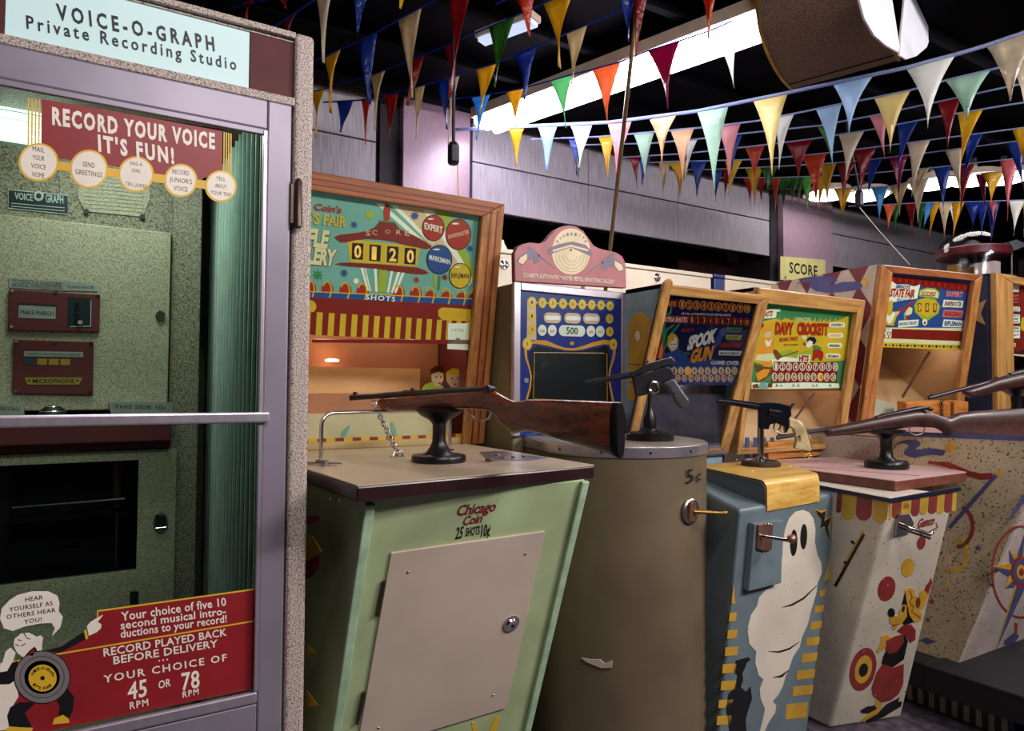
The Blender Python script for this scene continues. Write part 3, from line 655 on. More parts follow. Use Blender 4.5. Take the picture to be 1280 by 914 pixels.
# =================================================================== machine 1: green rifle gallery
cab1 = thing('shooting_gallery', 'pale green rifle shooting gallery with oak-framed lit score glass beside the booth', 'arcade machine', (.75, 1.75, 0))
M('paint_green', '#a9b98c', 0.42, 0, 0.07, 7, chips=(45, .72), chipc='#8f9a66')
M('paint_green_edge', '#a6c3a2', 0.45, 0, 0.1, 20, chips=(70, .68), chipc='#7d7f5a')
M('door_cream', '#c3b2a2', 0.5, 0, 0.04, 5)
M('counter_laminate', '#b9a88f', 0.3, 0, 0.06, 20, (.3, 6, 6))
M('counter_edge', '#2a1417', 0.3, 0, 0.1)
# counter board
bz = 1.0
p1 = onz(446.6, 606.7, bz); p2 = onz(743, 581, bz); p3 = onz(602, 558, bz); p0 = onz(384, 593, bz)
d0 = (p0 - p1).normalized(); p0 = p1 + d0 * .76; d3 = (p3 - p2).normalized(); p3 = p2 + d3 * .70
p0.x = max(p0.x, XR + .006)
top = [p1, p2, p3, p0]; dn = V((0, 0, -.034)); th_ = V((0, 0, -.003))
MB().hexa([q + dn for q in top], [q + th_ for q in top], 'counter_edge').build('counter_board', cab1, bevel=.004)
MB().hexa([q + th_ + V((0, 0, .0002)) for q in top], top, 'counter_laminate').build('counter_top', cab1)
# tapering pedestal: front face leans back
fr_r0 = plX(1.055).p3(733, 598); fr_r1 = plX(1.055).p3(661, 914)
fpl = plane3(V((0.45, fr_r0.y, fr_r0.z)), fr_r0, fr_r0 + (V((.45, 0, 0)) - V((.45, 0, 0))) + V((0, fr_r0.y - fr_r1.y, fr_r0.z - fr_r1.z)))
TL_ = fpl.p3(456, 628); BLp = fpl.p3(414, 914); TR_ = fr_r0; BR_ = fr_r1
_z = bz - .034
TL_ = TL_ + (TL_ - BLp) * ((_z - TL_.z) / (TL_.z - BLp.z)); TR_ = TR_ + (TR_ - BR_) * ((_z - TR_.z) / (TR_.z - BR_.z))
k = (TR_.z) / (TR_.z - BR_.z); BR0 = TR_ + (BR_ - TR_) * k; BL0 = TL_ + (BLp - TL_) * ((TL_.z) / (TL_.z - BLp.z))
TLb = V((p0.x + .02, p0.y - .05, TL_.z)); TRb = V((1.05, p3.y - .05, TL_.z)); BLb = V((BL0.x - .0, 2.1, 0)); BRb = V((BR0.x, 2.1, 0))
BLb.x = max(BLb.x, XR + .01); TLb.x = max(TLb.x, XR + .015)
ped = MB().hexa([BL0, BR0, BRb, BLb], [TL_, TR_, TRb, TLb], 'paint_green').build('pedestal', cab1, bevel=.006)
fpl = plane3(BL0, BR0, TL_)
# raised lip down both edges of the front
for x0, x1, y0 in (((456, 628), (414, 914), 10), ((733, 598), (661, 914), -11)):
    pass
def lip(pt, pb, w_, pl, parent):
    A = pl.hit(*pt); B = pl.hit(*pb); A2 = (A[0] + w_, A[1]); B2 = (B[0] + w_, B[1]); MB().prism(pl, [A, A2, B2, B], 'paint_green_edge', 0, .012).build('edge_lip', parent, bevel=.003)
lip((455, 629), (412, 925), .022, fpl, ped); lip((734, 600), (658, 925), -.022, fpl, ped)
dr = MB().poly(fpl, [(487.9, 690), (680.3, 662.9), (631.9, 883.5), (444, 940)], 'door_cream', 0, .006).build('access_door', cab1, bevel=.0015, label='cream sheet-metal access door')
rivets(fpl, [(509, 713.5), (655, 691), (615, 867), (472, 907.5)], .0035, 'steel', dr, .006)
for q in (((480, 727), (471.5, 770)), ((455, 866), (446.5, 905))):
    A, B = fpl.p3(*q[0], .006), fpl.p3(*q[1], .006)
    MB().tube([A, B], .0045, 'bronze_dark', 8).build('hinge', dr, smooth=True)
lk = fpl.p3(638.5, 779.5, .006)
MB().lathe(lk, [(.024, 0), (.024, .003), (.020, .005), (.017, .0045), (.014, .009), (.006, .010)], 'chrome', 24, ax=fpl.n).lathe(lk + fpl.n * .010, [(.005, 0), (.005, .0012)], 'ink', 10, ax=fpl.n).build('lock', dr, smooth=True)
M('script_red', '#74161f', .5, 0, 0)
g = MB().text(fpl, 'Chicago', (573.5, 632), (622.5, 626), (569.5, 645), 'script_red', .001, .025, .95).text(fpl, 'Coin', (580.5, 646), (605, 641.8), (577, 657), 'script_red', .001, .025, .95)
g.text(fpl, '25', (571, 659.5), (580, 658), (568.5, 674), 'ink', .001, .02).text(fpl, 'SHOTS', (582.5, 660), (600.5, 657.3), (581.3, 670.5), 'ink', .001, .02).text(fpl, '10¢', (602.5, 656), (613.5, 655), (600.8, 671), 'ink', .001, .02).build('lettering', ped, label='red and black lettering')
g = MB().stroke(fpl, [(592, 903), (597, 940)], [5, 7], 'print_yellow').stroke(fpl, [(622, 896), (612, 925)], [6, 9], 'print_yellow').stroke(fpl, [(560, 925), (575, 945)], [6, 9], 'print_yellow').build('painted_ray', ped)
spl = plane3(BLb, BL0, TLb)
g = MB(); c = zs(370, 600, 2.91)
g.poly(spl, c((30, 132), (88, 130), (88, 152), (30, 160)), 'print_red').poly(spl, c((30, 200), (62, 205), (95, 262), (30, 300)), 'print_yellow').poly(spl, c((30, 300), (92, 265), (85, 320), (60, 352), (30, 365)), 'print_red').poly(spl, c((40, 600), (75, 630), (40, 640)), 'print_yellow').poly(spl, c((40, 765), (80, 818), (40, 828)), 'print_yellow')
g.build('painted_figure', ped, label='red and yellow painting on the green side')
rivets(spl, [(414, 624), (425, 627)], .004, 'chrome', ped)
# handle bar across the counter
h0 = onz(401, 577, bz); h1 = onz(562, 563, bz); H = .125
pts = [h0, h0 + V((0, 0, H * .6))]; dd = (h1 - h0).normalized(); R_ = .035
for t in range(0, 91, 15): a = math.radians(t); pts.append(h0 + V((0, 0, H - R_)) + dd * (R_ - R_ * math.cos(a)) + V((0, 0, R_ * math.sin(a))))
for t in range(90, -1, -15): a = math.radians(t); pts.append(h1 + V((0, 0, H - R_)) - dd * (R_ - R_ * math.cos(a)) + V((0, 0, R_ * math.sin(a))))
pts += [h1]
MB().tube(pts, .0055, 'chrome', 10).build('guard_rail', cab1, smooth=True, label='chrome guard rail')
MB().lathe(h0, [(.014, 0), (.014, .003), (.008, .005)], 'bronze_dark', 14).lathe(h1, [(.014, 0), (.014, .003), (.008, .005)], 'bronze_dark', 14).build('rail_foot', cab1, smooth=True)
q = onz(407, 583, bz); MB().lathe(q, [(.011, 0), (.011, .006), (.007, .008), (.007, .016)], 'steel', 6).tube([q + V((-.1, .06, .006)), q + V((0, 0, .006)), q + V((.04, .005, .002))], .004, 'steel', 6).build('cleat', cab1, smooth=True)
# coin plate on the counter
cp = [onz(x, y, bz) for x, y in ((612, 577), (664, 576), (684, 573.5), (628, 565), (600, 566))]
M('steel_dull', '#8b8790', .35, .7, .1)
MB().add([q + V((0, 0, .003)) for q in cp] + cp, [(0, 1, 2, 3, 4), (0, 5, 6, 1), (1, 6, 7, 2), (2, 7, 8, 3), (3, 8, 9, 4), (4, 9, 5, 0)], 'steel_dull').build('coin_plate', cab1)
for x, y, r in ((612, 577, .012), (630, 575, .010), (642, 574, .007), (655, 573, .006), (622, 571, .008)):
    MB().lathe(onz(x, y, bz) + V((0, 0, .003)), [(r, 0), (r, .004), (r * .6, .006)], 'copper' if x < 625 else 'steel', 12).build('coin_screw', cab1, smooth=True)
# ---- backbox
T1 = plX(1.15).p3(628, 255); B1 = plX(1.15).p3(602, 556)
B1.z = max(B1.z, bz); ll = (B1.y - T1.y) / (T1.z - B1.z)
BP = tilt((0, B1.y, B1.z), 0, ll)
LB = (T1 - B1).length; a0, a1 = XR + .02, 1.15
M('cab_inside', '#d9a878', 0.6, 0, 0.05); M('cab_red_side', '#5b1a1c', .5)
hollow(BP, a0, a1, 0, LB, .45, .02, 'cab_red_side', 'cab_inside', cab1, mside='cab_red_side')
ai = BP.hit(597, 300)[0]; bi = BP.hit(598, 271)[1]
# moulded frame: outer board, inner bead, painted stripes
wr = a1 - ai; wt = LB - bi
stiles(BP, a0, a1, 0, LB, wr, wr, wt, .0001, .02, 'oak_warm', 'oak_warm_rail', cab1)
M('stripe_red', '#7b2415', .4)
g = MB()
for f_ in (.38, .68): g.rect(BP, a1 - wr * (1 - f_) - .003, a1 - wr * (1 - f_) + .003, .0, LB - wt * .5, 'stripe_red', .02, .0208); g.rect(BP, a0, a1 - wr * .5, LB - wt * f_ - .002, LB - wt * f_ + .002, 'stripe_red', .02, .0208)
g.build('painted_stripe', cab1)
# backglass artwork
for n_, c_ in (('art_teal', '#6f9c93'), ('art_maroon', '#7d1a14'), ('art_yellow', '#cc9f26'), ('art_blue', '#2b4484'), ('art_white', '#e8dccb'), ('art_red', '#a52318'), ('art_peach', '#d6ab8a'), ('art_lime', '#9aa02c'), ('art_green', '#3f7a4c'), ('art_navy', '#10173c'), ('art_black', '#120d14'), ('art_orange', '#e08a2c'), ('art_brown', '#70401f'), ('art_pink', '#c46a70'), ('art_cream', '#d9c79c')):
    M(n_, c_, .35, 0, .04, 9, emis=.13)
M('art_glow', '#e8a652', .4, 0, .1, 20, emis=.5)
AP = Pl(BP.w(0, 0, -.012), BP.u, BP.v)
gx0, gx1 = a0 + wr * .6, ai + .004
bt = AP.hit(590, 405)[1]
c = zs(370, 200, 3.974)
art = MB()
sb = AP.hit(480, 371)[1]; art.rect(AP, gx0, gx1, AP.hit(500, 379)[1], bi + .01, 'art_teal', 0, .001)
# light beams
art.poly(AP, c((395, 215), (430, 218), (870, 610), (860, 625)), 'art_white', .001, .0014).poly(AP, c((480, 225), (680, 245), (870, 560), (870, 610), (640, 400)), 'art_peach', .001, .0015).poly(AP, c((470, 225), (500, 226), (690, 420), (640, 390)), 'art_white', .001, .0016)
art.poly(AP, c((630, 250), (680, 255), (875, 580), (872, 612)), 'art_white', .001, .0018).poly(AP, c((690, 255), (760, 265), (880, 540), (882, 600)), 'art_lime', .001, .0019).poly(AP, c((790, 275), (800, 275), (890, 470), (888, 500)), 'art_teal', .001, .0019)
# score building
art.poly(AP, c((188, 384), (215, 372), (250, 368), (300, 362), (350, 352), (385, 338), (402, 322), (412, 308), (440, 300), (485, 308), (498, 322), (512, 342), (545, 358), (590, 378), (640, 405), (672, 428), (668, 442), (640, 442), (560, 428), (490, 408), (420, 396), (350, 392), (300, 398), (255, 408), (220, 410)), 'art_maroon', .001, .003)
art.poly(AP, c((436, 300), (434, 240), (450, 215), (468, 240), (462, 300)), 'art_red', .001, .0032).poly(AP, c((415, 300), (490, 307), (487, 314), (412, 306)), 'art_green', .001, .0034)
art.poly(AP, c((250, 392), (615, 432), (600, 530), (268, 508)), 'art_yellow', .001, .0026).poly(AP, c((190, 518), (220, 511), (260, 510), (430, 520), (600, 534), (640, 548), (657, 562), (640, 568), (600, 568), (500, 556), (400, 540), (330, 534), (250, 528)), 'art_maroon', .001, .003)
for x0, y0, x1, y1, x2, y2, x3, y3 in ((318, 535, 332, 537, 362, 650, 350, 648), (338, 537, 345, 538, 372, 652, 365, 651), (385, 540, 398, 541, 405, 655, 392, 654), (470, 545, 482, 546, 460, 658, 450, 657), (505, 548, 520, 549, 480, 660, 470, 658), (528, 550, 542, 551, 496, 662, 486, 660)):
    art.poly(AP, c((x0, y0), (x1, y1), (x2, y2), (x3, y3)), 'art_white', .001, .0028)
art.poly(AP, c((412, 545), (450, 548), (446, 658), (408, 655)), 'art_lime', .001, .0028)
for x in (345, 378, 442, 497, 540): art.text(AP, 'SCORE'[(345, 378, 442, 497, 540).index(x)], c((x, 345 + abs(x - 442) * .03))[0], c((x + 24, 348 + abs(x - 442) * .05))[0], c((x - 2, 364 + abs(x - 442) * .1))[0], 'art_peach', .0036, .0)
dg_ = []
for k, ch in enumerate('0120'):
    x = 278 + k * 87; y = 412 + k * 8
    art.poly(AP, c((x, y), (x + 56, y + 4), (x + 52, y + 84), (x - 3, y + 80)), 'art_black', .001, .0032)
    art.text(AP, ch, c((x + 10, y + 12))[0], c((x + 46 - (12 if ch == '1' else 0), y + 15))[0], c((x + 8, y + 72))[0], 'art_glow', .0038, .03)
# stars
def star(x, y, r, m, n=8, h=.0024):
    pts = []
    for i in range(2 * n): t = i * math.pi / n; q = r if i % 2 == 0 else r * .5; pts.append((x + q * math.cos(t), y + q * math.sin(t)))
    art.poly(AP, c(*pts), m, .001, h)
for a in ((365, 272, 30, 'art_lime'), (588, 278, 26, 'art_blue'), (288, 322, 20, 'art_blue'), (108, 572, 30, 'art_green'), (238, 562, 22, 'art_blue'), (298, 602, 18, 'art_white'), (597, 596, 18, 'art_red'), (738, 583, 18, 'art_maroon'), (862, 440, 20, 'art_blue')): star(*a)
# globes with ranks
for x, y, rx, ry, m, t, tc in ((681, 338, 52, 62, 'art_red', 'EXPERT', 'art_white'), (805, 370, 60, 74, 'art_red', 'SHARPSHOOTER', 'art_peach'), (711, 495, 60, 70, 'art_blue', 'MARKSMAN', 'art_white'), (813, 575, 51, 60, 'art_yellow', 'RIFLEMAN', 'art_black')):
    art.ell(AP, *c((x, y))[0], (rx + 4) / 3.974, (ry + 4) / 3.974, 'art_black', .001, .0030, n=28).ell(AP, *c((x, y))[0], rx / 3.974, ry / 3.974, m, .001, .0034, n=28)
    w_ = rx * .86; h_ = 30 if len(t) < 7 else 24; s_ = .25 if m != 'art_yellow' else .02
    if t == 'SHARPSHOOTER': s_ = -.25; h_ = 20
    art.text(AP, t, c((x - w_, y - h_ / 2 - w_ * s_))[0], c((x + w_, y - h_ / 2 + w_ * s_))[0], c((x - w_, y + h_ / 2 - w_ * s_))[0], tc, .0038, .02)
    art.ell(AP, *c((x - rx * .25, y - ry * .72))[0], rx * .3 / 3.974, ry * .06 / 3.974, 'art_white', .001, .0038, n=10)
art.stroke(AP, c((686, 570), (694, 640)), 3, 'art_lime', .001, .0026).stroke(AP, c((712, 575), (706, 645)), 3, 'art_green', .001, .0027)
# midway of hoops and blue band
art.poly(AP, c((-60, 650), (875, 690), (870, 722), (-60, 676)), 'art_blue', .001, .0026)
for x in (70, 155, 245, 330, 510, 595, 665, 745, 820, 880):
    y = 600 + (x - 70) * .055
    art.ell(AP, *c((x, y + 42))[0], 7.6, 11, 'art_red', .001, .0022, n=16) if x < 600 or x in (595,) else art.poly(AP, c(*[(x + 2 + 30 * math.cos(t), y + 58 - 42 * math.sin(t)) for t in [i * math.pi / 8 for i in range(9)]]), 'art_red', .001, .0022)
    art.stroke(AP, c((x - 22, y + 22), (x - 14, y + 6), (x, y), (x + 16, y + 14), (x + 20, y + 45), (x + 10, y + 80)), 1.8, 'art_yellow', .001, .0029)
art.stroke(AP, c((-60, 648), (875, 690)), 1.3, 'art_yellow', .001, .003)
art.build('back_glass_art', cab1, label='colourful lit score glass with a carousel and four globes')
art = MB()
art.text(AP, "Chicago Coin's", c((-110, 190))[0], c((228, 234))[0], c((-116, 222))[0], 'art_red', .0045, .03, .95)
art.text(AP, "WORLD'S FAIR", c((-150, 237))[0], c((252, 285))[0], c((-155, 290))[0], 'art_yellow', .0045, .03)
for o_, m_, h_ in ((3, 'art_maroon', .0040), (0, 'art_cream', .0045)): art.text(AP, 'RIFLE', c((0 + o_, 335 + o_))[0], c((166 + o_, 358 + o_))[0], c((-12 + o_, 415 + o_))[0], m_, h_, .05).text(AP, 'GALLERY', c((-60 + o_, 425 + o_))[0], c((202 + o_, 452 + o_))[0], c((-72 + o_, 500 + o_))[0], m_, h_, .05)
#[0], c((166, 358))[0], c((-12, 415))[0], 'art_peach', .0045, .03).text(AP, 'GALLERY', c((-60, 425))[0], c((202, 452))[0], c((-72, 500))[0], 'art_peach', .0045, .03)
art.text(AP, 'SHOTS', c((345, 668))[0], c((492, 680))[0], c((343, 692))[0], 'art_white', .0045, .02, 1.2).build('lettering', cab1)
# maroon band with yellow lamp panels and striped awning
g = MB(); g.rect(AP, gx0, gx1, AP.hit(480, 395.5)[1], AP.hit(480, 373.5)[1], 'art_maroon', 0, .002)
g.poly(AP, c((705, 745), (725, 732), (866, 742), (866, 802), (725, 795), (705, 775)), 'art_yellow', .002, .003).ell(AP, *c((68, 728))[0], 8, 8, 'art_yellow', .002, .003).text(AP, '10 CENTS', c((725, 752))[0], c((850, 762))[0], c((725, 778))[0], 'art_orange', .0034, .02)
g.build('lamp_band', cab1, label='dark red band with yellow panels')
aw0 = AP.hit(480, 395.5)[1]; aw1 = AP.hit(480, 424)[1]
aw0l, aw1l = aw0, aw1
n = 34; xa = gx0; ww = (gx1 - gx0) / n
for k in range(n):
    m = 'art_yellow' if k % 2 else 'art_maroon'
    MB().prism(AP, [(xa + k * ww, aw1 + .004), (xa + k * ww + ww, aw1 + .004), (xa + k * ww + ww, aw0), (xa + k * ww, aw0)], m, 0, .006).build('awning_stripe', cab1)
MB().poly(AP, [(559, 404), (584.5, 404), (584, 437.5), (558, 436)], 'print_white', .006, .008).text(AP, 'LITTLE', (563, 411), (578, 411), (563, 414), 'print_grey', .0085).ell(AP, 571, 424, 3, 2, 'print_grey', .008, .0085, n=8).build('notice_card', cab1, label='small white card')
MB().poly(AP, [(390, 424), (588, 424.5), (588, 430), (390, 428)], 'art_maroon', .0, .008).build('awning_rail', cab1)
# interior: stepped peach target gallery
M('gallery_peach', '#d29a6c', .55, 0, .05, 6); M('gallery_cream', '#cdb595', .55, 0, .05, 6); M('gallery_salmon', '#b06a4c', .55, 0, .08, 5)
yb = B1.y; zi = bz
MB().box(a0 + .03, a1 - .03, yb + .30, yb + .32, zi + .02, zi + .56, 'gallery_salmon').build('gallery_back', cab1)
MB().box(a0 + .03, a1 - .14, yb + .22, yb + .30, zi + .02, zi + .26, 'gallery_peach').build('gallery_step', cab1)
MB().box(a0 + .03, a1 - .14, yb + .14, yb + .22, zi + .02, zi + .17, 'gallery_salmon').build('gallery_step', cab1)
MB().box(a0 + .03, a1 - .10, yb + .06, yb + .14, zi + .02, zi + .105, 'gallery_cream').build('gallery_step', cab1)
n = 24
for k in range(n):
    x = a0 + .03 + k * (a1 - a0 - .06) / n
    MB().box(x, x + (a1 - a0 - .06) / n, yb + .03, yb + .045, zi + .012, zi + .03, 'art_maroon' if k % 2 else 'art_yellow').build('gallery_stripe', cab1)
Q = plY(yb + .059)
MB().stroke(Q, [(437, 532), (430, 542), (429, 555)], [2, 6, 2], 'art_teal', 0, .002).stroke(Q, [(490, 528), (492, 538), (496, 550)], [2, 6, 2], 'art_teal', 0, .002).build('painted_leaf', cab1)
# two painted head targets
Q = plY(yb + .12); c = zs(370, 400, 2.977)
M('skin_print', '#e3b68c', .5); M('hair_brown', '#5a1c14', .5)
g = MB().poly(Q, c((465, 262), (480, 240), (505, 232), (545, 245), (550, 262)), 'art_lime', 0, .006).poly(Q, c((500, 190), (520, 180), (545, 192), (545, 225), (530, 248), (515, 248), (502, 225)), 'skin_print', .006, .008).poly(Q, c((497, 205), (495, 185), (515, 172), (540, 172), (549, 190), (545, 198), (525, 192), (505, 200)), 'hair_brown', .008, .010).ell(Q, *c((530, 236))[0], 2, 1.2, 'art_red', .008, .009)
for x in (518, 535): g.ell(Q, *c((x, 212))[0], 1, 1.2, 'ink', .008, .009, n=8)
g.build('head_target', cab1, label='painted boy with brown hair and green collar')
g = MB().poly(Q, c((562, 200), (585, 188), (612, 205), (610, 235), (595, 252), (575, 250), (560, 230)), 'skin_print', 0, .008).poly(Q, c((556, 225), (555, 195), (580, 180), (608, 185), (617, 210), (612, 225), (600, 205), (570, 205)), 'art_yellow', .008, .010).ell(Q, *c((588, 240))[0], 2, 1.2, 'art_red', .008, .009)
for x in (577, 597): g.ell(Q, *c((x, 218))[0], 1, 1.2, 'ink', .008, .009, n=8)
g.build('head_target', cab1, label='painted child with yellow hair')
Q = plY(yb + .20)
g = MB().poly(Q, c((590, 110), (636, 110), (636, 245), (590, 245)), 'art_navy', 0, .004)
for k in range(2): g.poly(Q, c((598 + 20 * k, 110), (610 + 20 * k, 150), (598 + 20 * k, 185), (588 + 20 * k, 150)), 'art_teal', .004, .005)
g.build('side_wing', cab1)
MB().box(a1 - .035, a1 - .022, yb + .05, yb + .28, zi + .02, zi + .42, 'cab_red_side').build('side_wing', cab1)
lp = V((.60, yb + .20, zi + .42))
emitter('lamp_warm', '#ffd9a8', 14)
MB().lathe(plY(yb + .24).p3(415, 450), [(.0, -.006), (.022, -.005), (.024, 0), (.01, .004)], 'lamp_warm', 14).build('gallery_lamp', cab1, smooth=True)
for x in (.62, .95):
    l = bpy.data.lights.new('gallery_light', 'POINT'); l.energy = 1.1; l.color = (1, .80, .60); l.shadow_soft_size = .03
    o = bpy.data.objects.new('gallery_light', l); COL.objects.link(o); o.location = (x, yb + .10, zi + .44)
MB().prism(Pl(BP.w(0, 0, .004), BP.u, BP.v), [(gx0, .0), (gx1, .0), (gx1, bi + .004), (gx0, bi + .004)], 'clear_glass', 0, .004).build('glass_pane', cab1)

# ---- rifles
def rifle(label, pl, st, butt, barrel, receiver, sights, guard, cradle_c, prof, wm='walnut', sx=1.0, group=None, bolt=None, base=None):
    t = thing('rifle', label, 'rifle', base or cradle_c, group)
    MB().loft(pl, st, wm, 16).build('stock', t, smooth=True)
    if butt: MB().loft(pl, butt, 'iron_black', 16).build('butt_plate', t, smooth=True)
    MB().tube([pl.p3(*p) for p in barrel[0]], barrel[1], 'gun_metal', 14).build('barrel', t, smooth=True)
    if receiver: MB().loft(pl, receiver, 'gun_metal', 12).build('receiver', t, smooth=True)
    g = MB()
    for x, y, w_, h_ in sights: g.poly(pl, [(x - w_, y), (x + w_, y), (x + w_ * .6, y - h_), (x - w_ * .6, y - h_)], 'gun_metal', -.003, .003)
    g.build('sight', t)
    if guard: MB().tube([pl.p3(*p) for p in guard], .0028, 'steel', 8).build('trigger_guard', t, smooth=True)
    if bolt: MB().tube([pl.p3(*bolt[0]), pl.p3(*bolt[0]) + pl.n * .02], .005, 'gun_metal', 8).lathe(pl.p3(*bolt[0]) + pl.n * .02, [(.004, -.004), (.009, 0), (.009, .008), (.003, .012)], 'gun_metal', 12, ax=pl.n).build('bolt', t, smooth=True)
    MB().lathe(cradle_c, prof, 'iron_black', 30, sx).build('mount', t, smooth=True)
    return t
mc = onz(548.5, 577, bz)
RP = Pl(mc + V((0, 0, .2)), V((.32, -.947, 0)), (0, 0, 1))
hz = lambda y: at(548.5, y, (mc.x, mc.y)).z - bz
kr = (mc - CAM).dot(FW) / FPX
st = [(474.5, 501, 508, .006), (476.5, 499, 511, .014), (482, 497, 514, .019), (500, 495.3, 514.6, .021), (520, 494, 514.4, .022), (550, 491.5, 513, .022), (575, 489.5, 511.5, .022), (597, 488, 512, .021), (609, 487.6, 513, .020), (618, 489, 516, .018), (626, 493.5, 524, .018), (633, 497.5, 532.5, .018), (639, 500, 539, .018), (644, 501.8, 542.5, .018), (650, 501.5, 540.5, .018), (660, 499.8, 538.8, .0185), (675, 499.4, 542.6, .019), (700, 499.8, 549.6, .020), (735, 501, 559.6, .020), (768, 502.4, 570, .0205)]
rf = rifle('large brown wooden rifle with black barrel on the counter of the green machine', RP, st, [(767.8, 502.4, 570, .0205), (773, 502.4, 573, .0205), (776.5, 503.5, 573.5, .016)],
      ([(439.5, 497.3), (441, 497.2), (500, 493.0), (600, 487.3)], [.0095, .0085, .0085, .009]), [(524, 490.5, 495, .011), (545, 488.5, 493.5, .012), (600, 483.8, 490, .013), (612, 483, 489, .012), (618, 484, 488, .008)],
      [(444, 493.5, 2.2, 3.5), (511, 491, 9, 3), (516, 488, 2, 3)], [(585, 512), (588, 519), (594, 525), (603, 526), (611, 523), (614, 515)], mc,
      [(33.5 * kr, 0), (34 * kr, .004), (34 * kr, hz(571)), (32.5 * kr, hz(568.5)), (20 * kr, hz(568)), (17 * kr, hz(566)), (11.5 * kr, hz(559)), (8.6 * kr, hz(552)), (8.2 * kr, hz(540)), (8.4 * kr, hz(530)), (13 * kr, hz(525)), (24 * kr, hz(519)), (29 * kr, hz(514)), (29 * kr, hz(510))], bolt=[(618, 486)], base=mc)
chain(RP.p3(466.5, 502), onz(497, 570, bz) + V((0, 0, .006)), 15, .0062, 'short braided chain from the large brown rifle down to the pale green machine', 'steel')
q = onz(497, 571, bz); MB().tube([q + V((-.016, 0, 0)), q + V((-.01, 0, .016)), q + V((.01, 0, .016)), q + V((.016, 0, 0))], .0028, 'chrome', 7).lathe(q, [(.02, 0), (.02, .002)], 'steel', 14).build('chain_staple', cab1, smooth=True)
# =================================================================== machine 2: round-fronted olive pistol gallery
M('olive_metal', '#6e604c', 0.42, 0.15, 0.09, 5, chips=(40, .80), chipc='#b5a694')
M('olive_dark', '#71684e', 0.45, 0.1, 0.08, 4)
M('rim_alu', '#b9b2bb', 0.32, 0.85, 0.06, 9)
M('top_olive', '#8c8270', 0.35, 0.1, 0.08, 8)
cz = 1.035
cL1, cL0 = onz(700, 556, cz), onz(645, 543, cz)
cdv = (cL0 - cL1).normalized(); cnv = V((cdv.y, -cdv.x, 0)); CR = .262
CC = V((1.405, 1.65, 0)); sft = (cL1 + cnv * CR - CC); sft -= cdv * sft.dot(cdv); CC += V((sft.x, sft.y, 0)) * .6
cyl = thing('pistol_gallery', 'olive-brown metal pistol gallery with rounded front pedestal and pink crest sign on top', 'arcade machine', (1.45, 1.9, 0))
def ushape(r, back, n=28):
    """outline counter-clockwise from the back left round the front to the back right"""
    pts = [CC - cnv * r + cdv * back]
    for k in range(n + 1):
        t = math.pi * k / n; pts.append(CC - cnv * r * math.cos(t) - cdv * r * math.sin(t))
    pts.append(CC + cnv * r + cdv * back); return pts
def extr(pts, z0, z1, mat, b=None):
    b = b or MB(); n = len(pts); lo = [V((p.x, p.y, z0)) for p in pts]; hi = [V((p.x, p.y, z1)) for p in pts]
    return b.add(lo + hi, [tuple(range(n - 1, -1, -1)), tuple(range(n, 2 * n))] + [(i, (i + 1) % n, n + (i + 1) % n, n + i) for i in range(n)], mat)
BK = .30
body = extr(ushape(CR - .004, BK), 0, cz - .034, 'olive_metal').build('pedestal', cyl, smooth=True)
extr(ushape(CR, BK), cz - .034, cz - .002, 'rim_alu').build('rim_band', cyl, smooth=True, bevel=.002, label='riveted aluminium rim band')
extr(ushape(CR - .008, BK), cz - .002, cz, 'top_olive').build('top_plate', cyl)
for k, ang in enumerate((-14, 22, 52, 82, 112, 142, 170)):
    t = math.radians(ang)
    p = CC - cnv * CR * math.cos(t) - cdv * CR * math.sin(t) if ang > 0 else CC - cnv * CR + cdv * .16
    o_ = (-cnv * math.cos(t) - cdv * math.sin(t)) if ang > 0 else -cnv
    MB().lathe(V((p.x, p.y, cz - .018)), [(.004, 0), (.003, .002)], 'iron_black', 8, ax=o_).build('rivet', cyl, smooth=True)
def cylplane(x, y):
    d = ray(x, y); o2 = V((CAM.x - CC.x, CAM.y - CC.y)); d2 = V((d.x, d.y)); a = d2.dot(d2); b = 2 * o2.dot(d2); c_ = o2.dot(o2) - CR * CR
    k = (-b - math.sqrt(max(0, b * b - 4 * a * c_))) / (2 * a); p = CAM + d * k; n = V((p.x - CC.x, p.y - CC.y, 0)).normalized()
    return Pl(p, V((0, 0, 1)).cross(n), (0, 0, 1)), p, n
q, p, n_ = cylplane(867, 596)
MB().text(q, '5', (858.5, 587.5), (866.5, 586), (859, 604), 'ink', .0008, .0).text(q, '¢', (870, 589), (876.5, 588), (870, 601), 'ink', .0008, .0).build('lettering', body, label='painted 5 cent price')
q, p, n_ = cylplane(863, 639)
MB().lathe(p - n_ * .002, [(.036, 0), (.036, .006), (.032, .009), (.031, .007)], 'steel', 26, ax=n_).build('coin_mechanism', cyl, smooth=True)
cm = cyl.children[-1]
MB().prism(q, [(-.019, -.026), (.012, -.028), (.014, .02), (.006, .028), (-.016, .028)], 'copper', .004, .012).build('coin_plate', cm, bevel=.002)
e = onz(904, 640, 0); e = p + n_ * .012
tip = e + (q.u * .060) + n_ * .062 + V((0, 0, -.002))
MB().tube([e, e + (tip - e) * .9], [.006, .0045], 'brass', 10).tube([e + (tip - e) * .86, tip, tip + V((0, 0, .004)) + q.u * .006], [.004, .006, .004], 'brass', 10).build('coin_lever', cm, smooth=True, label='brass push lever')
g = MB(); q, p, n_ = cylplane(745, 828)
g.poly(q, [(727, 822), (738, 824), (750, 824), (756, 829), (766, 825), (765, 834), (752, 835), (742, 831), (733, 827)], 'door_cream', 0, .0035).build('paint_chip', body)
